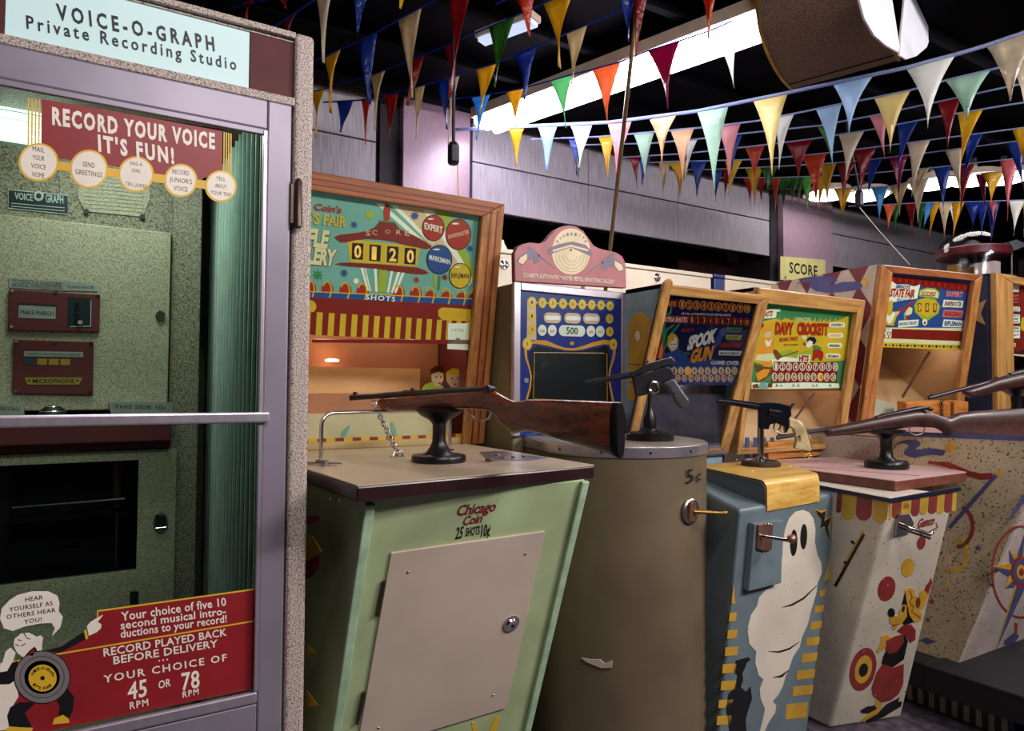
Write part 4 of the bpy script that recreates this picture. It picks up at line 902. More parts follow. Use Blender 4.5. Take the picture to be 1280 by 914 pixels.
# backbox: blue glass front with aluminium edge
EY = 1.885; E_ = plY(EY); xl, xr = E_.hit(643, 400)[0] - .004, E_.hit(782, 400)[0]; zt_ = E_.hit(711, 359)[1]; zb_ = cz
MB().box(xl + .008, xr - .055, EY + .012, EY + .36, 0.4, zt_ - .001, 'olive_dark').box(xr - .06, xr, EY + .012, EY + .03, cz, zt_ - .001, 'olive_dark').build('cabinet', cyl, bevel=.006)
fw_ = .027
for (u0, u1, w0, w1) in ((xl, xl + fw_, zb_, zt_), (xr - fw_ * .8, xr, zb_, zt_), (xl + fw_, xr - fw_ * .8, zt_ - fw_, zt_)):
    MB().box(u0, u1, EY - .004, EY + .014, w0, w1, 'rim_alu').build('edge_trim', cyl, bevel=.003)
for n_, c_ in (('ex_blue', '#1b2478'), ('ex_yellow', '#c9a62c'), ('ex_cream', '#d8d0cf'), ('ex_peach', '#c9a38e'), ('ex_gold', '#b37b20'), ('ex_black', '#0c0a14')):
    M(n_, c_, .3, 0, .05, 9, emis=.10 if n_ != 'ex_black' else 0)
E2 = plY(EY + .004); c = zs(640, 360, 6.093)
g = MB().box(xl + fw_, xr - fw_ * .8, EY + .004, EY + .012, zb_, zt_ - fw_, 'ex_blue').build('score_glass', cyl, label='deep blue score glass with yellow discs')
a = MB()
a.stroke(E2, c((150, 110), (745, 135)), 1.5, 'ex_yellow').poly(E2, c((115, 85), (180, 85), (185, 395), (112, 395)), 'ex_peach', 0, .0008).poly(E2, c((722, 115), (772, 120), (772, 350), (722, 350)), 'ex_blue', 0, .0008)
discs = [(150, 110, 34, 42), (230, 113, 30, 40), (308, 117, 31, 40), (386, 120, 31, 40), (461, 124, 29, 38), (533, 127, 29, 39), (606, 130, 28, 38), (676, 132, 27, 37), (746, 138, 28, 36), (150, 215, 32, 38), (742, 235, 28, 36), (150, 318, 32, 42), (743, 333, 28, 36), (115, 426, 36, 47), (770, 430, 28, 42)]
for x, y, rx, ry in discs: a.ell(E2, *c((x, y))[0], rx / 6.093, ry / 6.093, 'ex_yellow', 0, .0016, n=22)
a.build('yellow_disc', g)
a = MB()
for i, (x, y, rx, ry) in enumerate(discs):
    a.ell(E2, *c((x, y))[0], (rx - 6) / 6.093, (ry - 7) / 6.093, 'ex_gold', .0016, .0018, n=18).ell(E2, *c((x, y))[0], (rx - 9) / 6.093, (ry - 10) / 6.093, 'ex_yellow', .0018, .002, n=18)
    a.text(E2, str((i % 9) + 1), c((x - 7, y - 12))[0], c((x + 7, y - 12))[0], c((x - 7, y + 12))[0], 'ex_blue', .0025, .02)
a.build('disc_number', g)
a = MB()
def pill(pl, x0, x1, y, ry, mat, h, sl=.02):
    pts = []
    for k in range(9): t = math.pi / 2 + math.pi * k / 8; pts.append((x0 + ry * .8 + ry * .8 * math.cos(t), y - ry * math.sin(t)))
    for k in range(9): t = -math.pi / 2 + math.pi * k / 8; pts.append((x1 - ry * .8 + ry * .8 * math.cos(t), y + (x1 - x0) * sl - ry * math.sin(t)))
    a.poly(pl, c(*pts), mat, 0, h)
for x0, x1 in ((240, 374), (396, 524), (540, 668)): pill(E2, x0, x1, 222 + x0 * .02, 40, 'ex_peach', .0014); pill(E2, x0 + 12, x1 - 10, 222 + x0 * .02, 16, 'ex_cream', .0018)
pill(E2, 356, 556, 325, 42, 'ex_cream', .0014)
for x, m in ((229, 'ex_cream'), (305, 'ex_cream'), (600, 'ex_cream'), (670, 'ex_cream')): a.ell(E2, *c((x, 318 + x * .02))[0], 5.4, 7, m, 0, .0014, n=20)
a.text(E2, '500', c((412, 300))[0], c((500, 304))[0], c((412, 350))[0], 'ink', .002, .02)
for x, t in ((229, '100'), (305, '200'), (600, '300'), (670, '400')): a.text(E2, t, c((x - 18, 314 + x * .02))[0], c((x + 18, 315 + x * .02))[0], c((x - 18, 334 + x * .02))[0], 'ex_gold', .002, .02)
a.build('score_window', g)
a = MB()
a.stroke(E2, c((150, 415), (190, 412), (260, 420), (330, 445), (400, 465), (470, 470), (540, 455), (620, 430), (700, 412), (745, 418)), [4, 5, 6, 4, 3, 3, 4, 5, 6, 5], 'ex_gold', 0, .0018)
for q in (((100, 460), (105, 530), (130, 610), (145, 680), (135, 760), (110, 850)), ((780, 470), (770, 540), (745, 620), (735, 690), (750, 770), (770, 870))): a.stroke(E2, c(*q), [3.5, 2.6, 2, 1.6, 2, 2.6], 'ex_gold', 0, .0018)
a.ell(E2, *c((455, 423))[0], 2.8, 2.6, 'ex_gold', 0, .002, n=6).ell(E2, *c((107, 705))[0], 2.8, 3.2, 'print_grey', 0, .002, n=14)
a.build('gold_scroll', g)
a = MB().poly(E2, c((128, 490), (190, 440), (400, 485), (540, 480), (720, 440), (745, 520), (735, 690), (760, 905), (110, 905), (145, 690)), 'ex_black', 0, .0012).build('dark_opening', g)
a = MB(); a.stroke(E2, c((163, 492), (700, 497)), .7, 'ex_peach', .0012, .003).stroke(E2, c((168, 495), (160, 845)), .5, 'ex_gold', .0012, .003).stroke(E2, c((720, 500), (722, 860)), .5, 'ex_gold', .0012, .003).stroke(E2, c((160, 845), (830, 870)), .6, 'ex_gold', .0012, .003).build('glass_bead', g)
MB().box(xl + fw_, xr - fw_ * .8, EY - .001, EY + .0025, zb_, zt_ - fw_, 'clear_glass').build('glass_pane', cyl)
# pink crest
M('crest_pink', '#a45f63', .5, 0, .08, 12); M('crest_edge', '#7a3c40', .5); M('crest_cream', '#d3c39a', .5, 0, .05); M('crest_gun', '#6f6076', .5); M('crest_lip', '#cbb7a4', .5)
c = zs(600, 260, 3.046); PK = plY(EY + .03)
cr = MB().poly(PK, c((120, 283), (118, 176), (130, 152), (152, 140), (185, 136), (215, 140), (232, 132), (248, 112), (270, 90), (300, 75), (326, 71), (355, 76), (380, 92), (400, 120), (418, 146), (440, 158), (470, 165), (505, 173), (528, 188), (540, 215), (543, 308)), 'crest_pink', 0, .022, 'crest_edge').build('crest_sign', cyl, bevel=.003, label='pink crest sign with a cream target and two pistols')
PK = plY(EY + .008)
a = MB().ell(PK, *c((346, 166))[0], 24, 29, 'crest_cream', 0, .001, n=36).poly(PK, c((258, 155), (300, 138), (350, 128), (400, 140), (425, 165), (422, 185), (345, 150), (262, 178)), 'crest_gun', .001, .0014).poly(PK, c((275, 160), (345, 140), (410, 158), (412, 166), (345, 148), (278, 168)), 'crest_cream', .0014, .0017)
for r in (.3, .5, .7, .88): 
    pts = [(348 + 68 * r * math.cos(t), 185 + 66 * r * math.sin(t)) for t in [math.radians(k * 10 - 10) for k in range(21)]]
    a.stroke(PK, c(*pts), .35, 'crest_gun', .001, .0013)
a.ell(PK, *c((345, 160))[0], 1.4, 2, 'crest_gun', 0, .002, n=10)
for s_, ox in ((1, 0), (-1, 690)):
    X = lambda x: ox + s_ * x if s_ < 0 else x
    dy = 0 if s_ > 0 else 26
    a.poly(PK, c(*[(X(x), y + dy) for x, y in ((140, 205), (150, 185), (185, 160), (175, 150), (190, 145), (228, 180), (222, 190), (232, 200), (208, 215), (200, 195), (175, 200), (160, 218))]), 'crest_gun', 0, .001).stroke(PK, c((X(222), 180 + dy), (X(288), 232 + dy * .8)), [2, 1], 'crest_gun')
    a.poly(PK, c(*[(X(x), y + dy) for x, y in ((145, 208), (152, 190), (178, 175), (178, 195), (162, 215))]), 'crest_cream', .001, .0015)
a.text(PK, "EXHIBIT'S AUTOMATIC MASTER PISTOL SHOOTING GALLERY", c((164, 248))[0], c((513, 275))[0], c((164, 263))[0], 'crest_lip', .0015, .05)
for k, ch in enumerate("EXHIBIT'S"):
    t = math.radians(218 + k * 13); cx_, cy_ = 348, 172; 
    P_ = lambda r, s_: c((cx_ + math.cos(t) * r * .94 - math.sin(t) * s_, cy_ + math.sin(t) * r + math.cos(t) * s_))[0]
    a.text(PK, ch, P_(78, -4), P_(78, 4), P_(67, -4), 'crest_gun', .0015, .02)
a.build('crest_print', cr)
# pistol on its stand
pc = onz(812.5, 550, cz); PP = Pl(pc + V((0, 0, .2)), V((.80, -.60, 0)), (0, 0, 1)); c = zs(740, 430, 7.03)
kr = (pc - CAM).dot(FW) / FPX; pz = lambda y: at(812.5, y, (pc.x, pc.y)).z - cz
pt = thing('pistol', 'dark grey automatic pistol on black stand atop the rounded olive machine', 'pistol', pc)
MB().tube([PP.p3(731.5, 478.3), PP.p3(760, 474), PP.p3(790, 468)], [.0065, .0085, .011], 'gun_metal', 14).build('barrel', pt, smooth=True)
b = MB().poly(PP, c((330, 292), (328, 252), (400, 225), (475, 175), (560, 150), (640, 128), (700, 122), (732, 150), (715, 190), (650, 195), (500, 245), (350, 292)), 'gun_metal', -.013, .013).build('slide', pt, bevel=.004)
b = MB().poly(PP, c((350, 292), (500, 248), (650, 198), (702, 215), (716, 262), (705, 300), (640, 328), (606, 345), (597, 410), (525, 432), (460, 450), (400, 465), (378, 440)), 'gun_metal', -.016, .016).build('frame', pt, bevel=.005)
MB().poly(PP, c((612, 345), (700, 300), (722, 312), (770, 385), (845, 490), (845, 530), (800, 568), (765, 562), (715, 480), (672, 392)), 'gun_grip', -.016, .016).build('grip', pt, bevel=.008, seg=3)
rc = PP.p3(*c((543, 380))[0], .017); q = Pl(rc, PP.u, PP.v)
MB().tube([q.w(.0155 * math.cos(t), .0165 * math.sin(t), .002) for t in [i * math.pi / 10 for i in range(20)]], .0045, 'chrome', 8, True).disc(q, 0, 0, .012, 'ink', 0, .001).build('trigger_guard', pt, smooth=True, label='chrome trigger ring')
MB().lathe(PP.p3(*c((688, 145))[0], -.006), [(.004, 0), (.010, .002), (.012, .010), (.008, .017), (.002, .019)], 'gun_metal', 14, ax=PP.n).build('hammer_knob', pt, smooth=True)
MB().tube([PP.p3(*c((470, 190))[0]), PP.p3(*c((480, 160))[0]), PP.p3(*c((495, 152))[0])], .003, 'gun_metal', 8).build('sight', pt)
MB().ell(Pl(PP.w(0, 0, .0165), PP.u, PP.v), *c((722, 437))[0], 1.8, 2, 'ink', 0, .001, n=12).build('grip_screw', pt)
MB().lathe(pc, [(29.5 * kr, 0), (29.5 * kr, pz(543)), (27 * kr, pz(540.5)), (16 * kr, pz(540)), (12 * kr, pz(536)), (8 * kr, pz(534.5)), (8 * kr, pz(524)), (5 * kr, pz(516)), (2.8 * kr, pz(508)), (2.2 * kr, pz(494))], 'iron_black', 30).build('mount', pt, smooth=True)

# =================================================================== machine 3: blue ghost pistol gallery
M('paint_blue', '#65757b', 0.42, 0, 0.09, 6, chips=(60, .74), chipc='#3a3b40')
M('paint_blue_dark', '#35414a', 0.45, 0, 0.1, 6)
M('ghost_white', '#d8cdbd', 0.45, 0, 0.05, 5, chips=(110, .71), chipc='#5a4a40')
M('bar_yellow', '#bd9330', 0.45, 0, 0.08, 8)
gh = thing('ghost_shooting_gallery', 'blue-grey pistol gallery with a big white painted ghost on its front', 'arcade machine', (1.85, 1.8, 0))
zf = .852
fl, fr = onz(924.5, 637.5, zf), onz(1050, 616, zf)
bl = onz(887, 614, .872); bl = fl + (bl - fl) * 1.9; 
vr = plX(fr.x - .03).p3(1012, 895); k = (fr.z) / (fr.z - vr.z); fr0 = fr + (vr - fr) * k
vl = plX(fl.x).p3(899, 914); fl0 = fl + (vl - fl) * (fl.z / (fl.z - vl.z))
GP = plane3(fl0, fr0, fl); frq = GP.w(*GP.hit(1050, 616)); frq = V(frq)
fl, fr = GP.p3(924.5, 637.5), GP.p3(1050, 616); fl0 = GP.p3(899, 914) + (GP.p3(899, 914) - fl) * (GP.p3(899, 914).z / (fl.z - GP.p3(899, 914).z)); fr0 = GP.p3(1012, 895) + (GP.p3(1012, 895) - fr) * (GP.p3(1012, 895).z / (fr.z - GP.p3(1012, 895).z))
br = fr + V((.06, .50, .03)); bl = V((bl.x, max(bl.y, fl.y + .45), bl.z + .008))
GPb = MB().hexa([fl0, fr0, fr0 + V((.02, .5, 0)), fl0 + V((.05, .5, 0))], [fl, fr, br, bl], 'paint_blue').build('pedestal', gh, bevel=.012, seg=3)
# hump (wood-covered, rounded front)
hz_ = .922; HL, HR, HB, HBL = onz(957, 594.5, hz_), onz(1023, 586.5, hz_), onz(976, 576, hz_), onz(889, 585, hz_)
hl_b, hr_b = GP.p3(959, 639.5, .004), GP.p3(1024.5, 627, .004)
def hump_section(F0, B0, zl):
    """outline in the vertical plane from the front foot up round the nose and back along the top"""
    d_ = V((B0.x - F0.x, B0.y - F0.y, 0)); L_ = d_.length; d_.normalize(); r = .03; pts = [(0, zl), (0, hz_ - r)]
    for k in range(1, 7): t = math.radians(15 * k); pts.append((r - r * math.cos(t), hz_ - r + r * math.sin(t)))
    pts.append((L_, hz_)); return [V((F0.x, F0.y, 0)) + d_ * s_ + V((0, 0, z_)) for s_, z_ in pts]
HBLx = HBL + (HBL - HL) * .35; HBx = HB + (HB - HR) * .25
F1 = V((hl_b.x, hl_b.y - .0, 0)); F2_ = V((hr_b.x, hr_b.y, 0))
s1, s2 = hump_section(F1, HBLx, hl_b.z), hump_section(F2_, HBx, hr_b.z)
n = len(s1); b = MB(); foot1, foot2 = V((HBLx.x, HBLx.y, .84)), V((HBx.x, HBx.y, .84))
b.add(s1 + s2, [(i, n + i, n + i + 1, i + 1) for i in range(n - 1)], 'oak_light')
q0, q1 = V((0, 0, 0)), (s2[0] - s1[0]).normalized() * .004
b.add([p_ + q1 for p_ in s1] + [foot1 + q1], [tuple(range(n + 1))], 'paint_blue').add([p_ - q1 for p_ in s2] + [foot2 - q1], [tuple(range(n, -1, -1))], 'paint_blue')
inn = (V((0, .006, -.006))); b.add([p_ + inn for p_ in s1 + s2], [(i + 1, n + i + 1, n + i, i) for i in range(n - 1)], 'oak_light')
b.build('wood_hood', gh, smooth=True, label='honey-coloured wooden hood with rounded front')
rivets(Pl((0, 0, hz_), (1, 0, 0), (0, 1, 0)), [(885, 566 + 1), (921, 575), (940, 593 - 4), (988, 583)], .0035, 'print_white', gh, .0, 'brass_pin')
b = MB(); c = zs(880, 620, 3.11)
gl = [(385, 55), (355, 62), (330, 88), (314, 130), (306, 180), (303, 240), (283, 290), (275, 340), (240, 365), (212, 398), (205, 430), (180, 468), (168, 520), (175, 575), (202, 605), (198, 650), (212, 698), (230, 714), (216, 750), (219, 790), (236, 828), (228, 870), (205, 960), (215, 960), (250, 880), (275, 843), (280, 815), (266, 798), (290, 770), (305, 740), (316, 700), (328, 675), (345, 625), (370, 588), (380, 548), (402, 500), (414, 450), (437, 372), (440, 340), (457, 300), (455, 260), (440, 230), (430, 180), (432, 130), (425, 90), (408, 64)]
b.poly(GP, c(*gl), 'ghost_white', 0, .0012).build('painted_ghost', GPb, label='white painted ghost')
MB().ell(GP, *c((347, 182))[0], 4.4, 16.6, 'ink', .0012, .002, .04, 22).build('ghost_eye', GPb); MB().ell(GP, *c((386, 158))[0], 4.2, 16, 'ink', .0012, .002, .04, 22).build('ghost_eye', GPb)
for q, w_ in ((((303, 433), (340, 423), (385, 398), (437, 348)), [.4, 2.4, 2.2, .5]), (((250, 604), (290, 606), (330, 594), (370, 566)), [.4, 2.2, 2, .4]), (((265, 706), (300, 700), (328, 676)), [.4, 3, .4])): MB().stroke(GP, c(*q), w_, 'ink', .0012, .002).build('ghost_fold', GPb)
for x, y, w_, h_ in ((461, 378, 22, 32), (448, 440, 34, 34), (436, 503, 42, 36), (423, 566, 50, 38), (410, 629, 58, 40), (396, 694, 68, 42), (384, 757, 76, 44), (360, 836, 82, 66), (112, 471, 26, 36), (110, 538, 36, 36), (107, 604, 48, 36), (98, 671, 50, 38), (97, 737, 60, 38), (84, 808, 52, 34), (78, 872, 54, 38), (70, 935, 54, 36)):
    s_ = 8 if x > 200 else 3
    MB().poly(GP, c((x - w_ / 2, y - h_ / 2 + s_), (x + w_ / 2 + 2, y - h_ / 2), (x + w_ / 2 - 3, y + h_ / 2 - s_), (x - w_ / 2 - 3, y + h_ / 2)), 'bar_yellow').build('yellow_bar', GPb)
MB().poly(GP, c((467, 332), (484, 250), (489, 322)), 'bar_yellow').build('yellow_bar', GPb); MB().poly(GP, c((106, 418), (114, 342), (121, 420)), 'bar_yellow').build('yellow_bar', GPb)
GS = plane3(fl0 + V((.05, .5, 0)), fl0, bl)
for x, y, w_, h_ in ((48, 467, 26, 34), (38, 534, 34, 36), (32, 604, 36, 36), (28, 671, 32, 36), (22, 737, 30, 36), (20, 808, 28, 34)):
    MB().poly(GS, c((x - w_ / 2, y - h_ / 2 - 4), (x + w_ / 2, y - h_ / 2 + 2), (x + w_ / 2, y + h_ / 2), (x - w_ / 2, y + h_ / 2 - 5)), 'bar_yellow', -.006, .006).build('yellow_bar', GPb)
MB().poly(GS, c((52, 415), (68, 342), (72, 418)), 'bar_yellow', -.006, .006).build('yellow_bar', GPb)
b = MB().poly(GP, c((428, 50), (455, 58), (475, 52), (470, 90), (497, 76), (486, 125), (489, 170), (472, 122), (455, 128), (462, 95), (440, 78)), 'bar_yellow').poly(GP, c((432, 54), (455, 66), (472, 58), (466, 98), (493, 82), (481, 120), (487, 170), (468, 118), (452, 124), (458, 92), (441, 76)), 'ink', .001, .0014).build('painted_bat', GPb)
b = MB().poly(GP, c((118, 658), (124, 640), (150, 633), (172, 627), (181, 636), (165, 648), (158, 670), (148, 690), (152, 715), (142, 742), (163, 762), (180, 740), (186, 790), (172, 830), (161, 870), (168, 960), (90, 960), (98, 914), (84, 820), (95, 770), (118, 745), (130, 700), (114, 682)), 'ink').build('painted_cat', GPb)
# coin box and lever
cb = [GP.hit(*p_) for p_ in c((172, 102), (282, 86), (276, 330), (148, 362))]
MB().prism(GP, cb, 'paint_blue', 0, .022).build('coin_box', gh, bevel=.003); cbx = gh.children[-1]
G2 = Pl(GP.w(0, 0, .022), GP.u, GP.v)
MB().poly(G2, c((204, 112), (214, 104), (226, 108), (238, 102), (250, 106), (259, 112), (256, 206), (228, 212), (200, 204)), 'copper', 0, .008).build('coin_plate', cbx, bevel=.002)
rivets(G2, c((212, 110), (226, 108), (238, 106), (250, 108)), .003, 'chrome', cbx, .008)
e = G2.p3(*c((222, 157))[0], .008)
def toward(pl, x, y, p, hh):
    return pl.p3(x, y, hh)
t2 = G2.p3(*c((338, 175))[0], .085)
MB().tube([e, t2], [.006, .0045], 'chrome', 10).build('coin_lever', cbx, smooth=True, label='chrome push lever'); MB().lathe(t2 - G2.u * .004, [(.004, -.004), (.011, .002), (.013, .010), (.009, .02), (.003, .023)], 'copper', 14, ax=(G2.u + V((0, 0, .6))).normalized()).build('lever_knob', cbx, smooth=True)
b = MB().poly(GS, c((0, 130), (75, 142), (75, 150), (0, 140)), 'bronze_dark', 0, .012).build('side_rail', gh)
cp2 = V((fl.x + .10, fl.y + .18, 0))
LP = plane3(bl, br, fl)
# small metal arc foot at the lower right
g = MB(); pts = []
for k in range(7): t = math.radians(180 + k * 14); pts.append(V((2.13 + .05 * math.cos(t), 1.30 + .0 * k, .075 + .07 * math.sin(t))))
# revolver
rc_ = onz(951, 582, hz_); RV = Pl(rc_ + V((0, 0, .2)), V((.80, -.60, 0)), (0, 0, 1)); c = zs(890, 480, 7.61)
kr = (rc_ - CAM).dot(FW) / FPX; rz = lambda y: at(951, y, (rc_.x, rc_.y)).z - hz_
rv = thing('revolver', 'black revolver with ivory grip on chrome post atop the ghost machine', 'pistol', rc_)
M('ivory', '#b8a67c', .4, 0, .15, 30, chips=(40, .62), chipc='#7a6a44')
MB().tube([RV.p3(897, 501), RV.p3(915, 503), RV.p3(950, 508.5)], [.0105, .0115, .013], 'gun_blue', 14).build('barrel', rv, smooth=True)
MB().poly(RV, c((440, 180), (520, 174), (640, 182), (728, 205), (742, 240), (748, 300), (718, 330), (722, 420), (704, 460), (690, 462), (684, 405), (605, 372), (545, 385), (532, 432), (440, 424)), 'gun_blue', -.013, .013).build('frame', rv, bevel=.005)
MB().tube([RV.p3(*c((530, 262))[0]), RV.p3(*c((640, 278))[0])], .020, 'gun_blue', 18).build('drum', rv, smooth=True)
MB().poly(RV, c((728, 230), (745, 205), (760, 185), (795, 183), (770, 205), (750, 250)), 'gun_metal', -.004, .004).build('hammer', rv, bevel=.001)
MB().tube([RV.p3(*q_) for q_ in c((595, 375), (585, 420), (605, 450), (650, 468), (695, 470), (712, 440), (712, 400))], .0028, 'steel', 8).build('trigger_guard', rv, smooth=True, label='bare metal trigger guard')
MB().tube([RV.p3(*q_) for q_ in c((655, 375), (648, 415), (632, 440))], .0026, 'gun_metal', 7).build('trigger', rv, smooth=True)
MB().poly(RV, c((722, 318), (760, 335), (805, 352), (850, 380), (880, 420), (905, 500), (925, 570), (942, 620), (930, 642), (850, 628), (775, 612), (782, 585), (795, 540), (785, 480), (765, 430), (725, 402)), 'ivory', -.014, .014).build('grip', rv, bevel=.007, seg=3, label='ivory-coloured grip')
MB().tube([RV.p3(*q_) for q_ in c((722, 316), (760, 332), (806, 349), (852, 376), (884, 418), (910, 500), (945, 620))], .004, 'steel', 8).build('grip_strap', rv, smooth=True)
MB().ell(Pl(RV.w(0, 0, .0142), RV.u, RV.v), *c((832, 500))[0], 1.4, 1.5, 'ink', 0, .001, n=10).build('grip_screw', rv)
for x, y in ((865, 655), (885, 680), (912, 670), (928, 692)): MB().tube([RV.w(RV.hit(*c((x, y))[0])[0] + .007 * math.cos(t), RV.hit(*c((x, y))[0])[1] + .004 * math.sin(t), .002) for t in [i * math.pi / 5 for i in range(10)]], .002, 'brass', 6, True).build('ring', rv, smooth=True)
MB().lathe(rc_, [(23.4 * kr, 0), (23.6 * kr, .004), (23 * kr, rz(577)), (20 * kr, rz(575.5)), (19 * kr, rz(577))], 'bronze_dark', 30).build('base_plate', rv, smooth=True)
MB().lathe(rc_, [(8 * kr, rz(577)), (7 * kr, rz(573)), (3.9 * kr, rz(571)), (3.9 * kr, rz(535))], 'chrome', 20).build('post', rv, smooth=True, label='chrome post')
# ghost machine's backbox with spook score glass
XA, XB = 1.62, 2.15
T_, B_ = plX(XB).p3(957, 369), plX(XB).p3(905, 566); ll = (B_.y - T_.y) / (T_.z - B_.z)
SP = tilt((0, B_.y, B_.z), 0, ll); LS = (T_ - B_).length
M('side_teal', '#86a0aa', .5, 0, .08)
hollow(SP, XA, XB, 0, LS, 1.882 - B_.y, .018, 'door_cream', 'cab_grey' if 'cab_grey' in MATS else M('cab_grey', '#67606a', .55), gh, mside='side_teal')
l = bpy.data.lights.new('gallery_light', 'POINT'); l.energy = .22; l.color = (1, .9, .85); l.shadow_soft_size = .03  # added fill light, brightens the dark interior behind the lower glass
o = bpy.data.objects.new('gallery_light', l); COL.objects.link(o); o.location = SP.w((XA + XB) / 2, LS * .42, -.06)
inr = SP.hit(942, 380)[0]; inl = SP.hit(830, 380)[0]; int_ = SP.hit(885, 373)[1]
wl, wr, wt = max(.02, SP.hit(829, 374, .034)[0] - XA), max(.03, XB - inr), LS - int_
MB().box(XA + .07, XB - .01, 1.895, 2.2, .7, T_.z - .02, 'side_teal').box(XA + .07, XB - .01, 1.86, 2.2, 0, .9, 'side_teal').build('rear_cabinet', gh, bevel=.004)
stiles(SP, XA, XB, 0, LS, wl, wr, wt, .03, .022, 'oak', 'oak_rail', gh)
MB().prism(SP, [(XA - .022, 0), (XA + wl, 0), (XA + wl, LS + .012), (XA + wl - .012, LS + .022), (XA - .012, LS + .02), (XA - .022, LS + .008)], 'oak', .022, .034).build('corner_post', gh, bevel=.008, seg=3)
SA = Pl(SP.w(0, 0, .006), SP.u, SP.v); c = zs(800, 350, 6.094)
gz = SA.hit(880, 477)[1]
art = MB(); art.rect(SA, XA + .02, XB - .02, gz, LS - .01, 'art_navy', 0, .001)
art.poly(SA, c((110, 640), (180, 555), (240, 570), (330, 590), (420, 610), (560, 600), (720, 640), (790, 640), (770, 800), (100, 800)), 'art_blue', .001, .0014)
for q in (((150, 590), (175, 400), (205, 200)), ((165, 560), (230, 420), (300, 330)), ((170, 520), (200, 380), (260, 340)), ((175, 300), (230, 250), (240, 200)), ((230, 640), (330, 560), (380, 560)), ((700, 760), (740, 700), (780, 640))): art.stroke(SA, c(*q), [1.4, 3.4, 1.6], 'art_green', .001, .0016)
art.poly(SA, c((110, 600), (130, 520), (160, 440), (175, 500), (188, 560), (160, 610)), 'art_red', .001, .0018).poly(SA, c((135, 590), (150, 520), (165, 470), (175, 540), (160, 600)), 'art_orange', .0018, .002)
art.poly(SA, c((205, 500), (210, 430), (240, 402), (270, 415), (290, 450), (288, 510), (262, 548), (235, 545)), 'art_yellow', .001, .002).poly(SA, c((222, 500), (230, 470), (255, 462), (262, 430), (276, 445), (275, 505), (255, 532), (235, 528)), 'art_white', .002, .0022).ell(SA, *c((240, 490))[0], 1, 1.2, 'art_black', .0022, .0024, n=8).ell(SA, *c((262, 490))[0], 1, 1.2, 'art_black', .0022, .0024, n=8).stroke(SA, c((235, 512), (250, 518), (262, 512)), .8, 'art_red', .0022, .0024)
art.poly(SA, c((185, 560), (240, 545), (290, 520), (360, 580), (330, 640), (230, 640), (170, 600)), 'art_blue', .0014, .0022)
art.poly(SA, c((640, 360), (652, 400), (610, 470), (570, 530), (562, 500), (595, 400), (620, 375)), 'art_blue', .001, .0016)
def num_row(pl, c, x0, dx, y, dy, n, rx, ry, ring, fill, tc, start=1, h=.0022, gap=.55):
    for k in range(n):
        q = c((x0 + dx * k, y + dy * k))[0]; s_ = 1 / c.s
        art.ell(pl, *q, rx * s_, ry * s_, ring, .001, h, n=16).ell(pl, *q, (rx - 5) * s_, (ry - 6) * s_, fill, h, h + .0003, n=16)
        t = str(start + k); w_ = rx * (.32 if len(t) == 1 else .55)
        art.text(pl, t, c((x0 + dx * k - w_, y + dy * k - ry * gap))[0], c((x0 + dx * k + w_, y + dy * k - ry * gap))[0], c((x0 + dx * k - w_, y + dy * k + ry * gap))[0], tc, h + .0006, .03)
c.s = 6.094
num_row(SA, c, 318, 55, 186, 3.3, 10, 26, 36, 'art_orange', 'art_maroon', 'art_yellow')
num_row(SA, c, 392, 46.5, 302, 2.2, 10, 24, 34, 'art_red', 'art_black', 'art_orange')
num_row(SA, c, 258, 51, 692, .0, 10, 24, 32, 'art_yellow', 'art_white', 'art_red')
num_row(SA, c, 285, 50, 748, .0, 9, 23, 30, 'art_orange', 'art_white', 'art_maroon', 12)
art.ell(SA, *c((362, 692))[0], 4.4, 5.4, 'art_glow', .001, .0034, n=18)
art.poly(SA, c((180, 160), (285, 150), (275, 210), (178, 200)), 'art_maroon', .001, .002).text(SA, 'SHOTS', c((190, 165))[0], c((272, 166))[0], c((188, 198))[0], 'art_orange', .0024, .03)
art.poly(SA, c((162, 270), (368, 275), (360, 330), (158, 322)), 'art_red', .001, .002).text(SA, 'EXTRA SHOTS', c((170, 281))[0], c((357, 286))[0], c((167, 317))[0], 'art_white', .0024, .02)
art.text(SA, 'HIT ALL 10 TARGETS TO GET EXTRA SHOTS', c((315, 248))[0], c((690, 262))[0], c((314, 262))[0], 'art_white', .002, .02)
art.text(SA, 'SPOOK', c((372, 437))[0], c((588, 372))[0], c((352, 532))[0], 'art_white', .0028, .06, .92).text(SA, 'GUN', c((394, 535))[0], c((562, 505))[0], c((372, 630))[0], 'art_orange', .0028, .06)
art.text(SA, "Bally's", c((318, 372))[0], c((410, 362))[0], c((312, 396))[0], 'art_red', .0024, .03)
for y, m, t, tc, x0 in ((360, 'art_green', 'SUPERB', 'art_black', 655), (418, 'art_lime', 'EXPERT', 'art_black', 655), (478, 'art_maroon', 'SHARPSHOOTER', 'art_red', 602), (538, 'art_white', 'MARKSMAN', 'art_black', 600)):
    art.poly(SA, c((x0, y), (775, y + 4), (760, y + 38), (x0 - 2, y + 34)), m, .001, .002).text(SA, t, c((x0 + 10, y + 9))[0], c((755, y + 12))[0], c((x0 + 8, y + 29))[0], tc, .0024, .02)
art.text(SA, 'GAME OVER', c((540, 614))[0], c((755, 618))[0], c((536, 642))[0], 'art_white', .0024, .03)
art.build('back_glass_art', gh, label='lit dark blue score glass with green vines, numbered bulbs and a ghost')
M('mirror_grey', '#77707c', .25, .3, .08, 3)
N0, N1 = B_.z, SA.w(0, gz).z
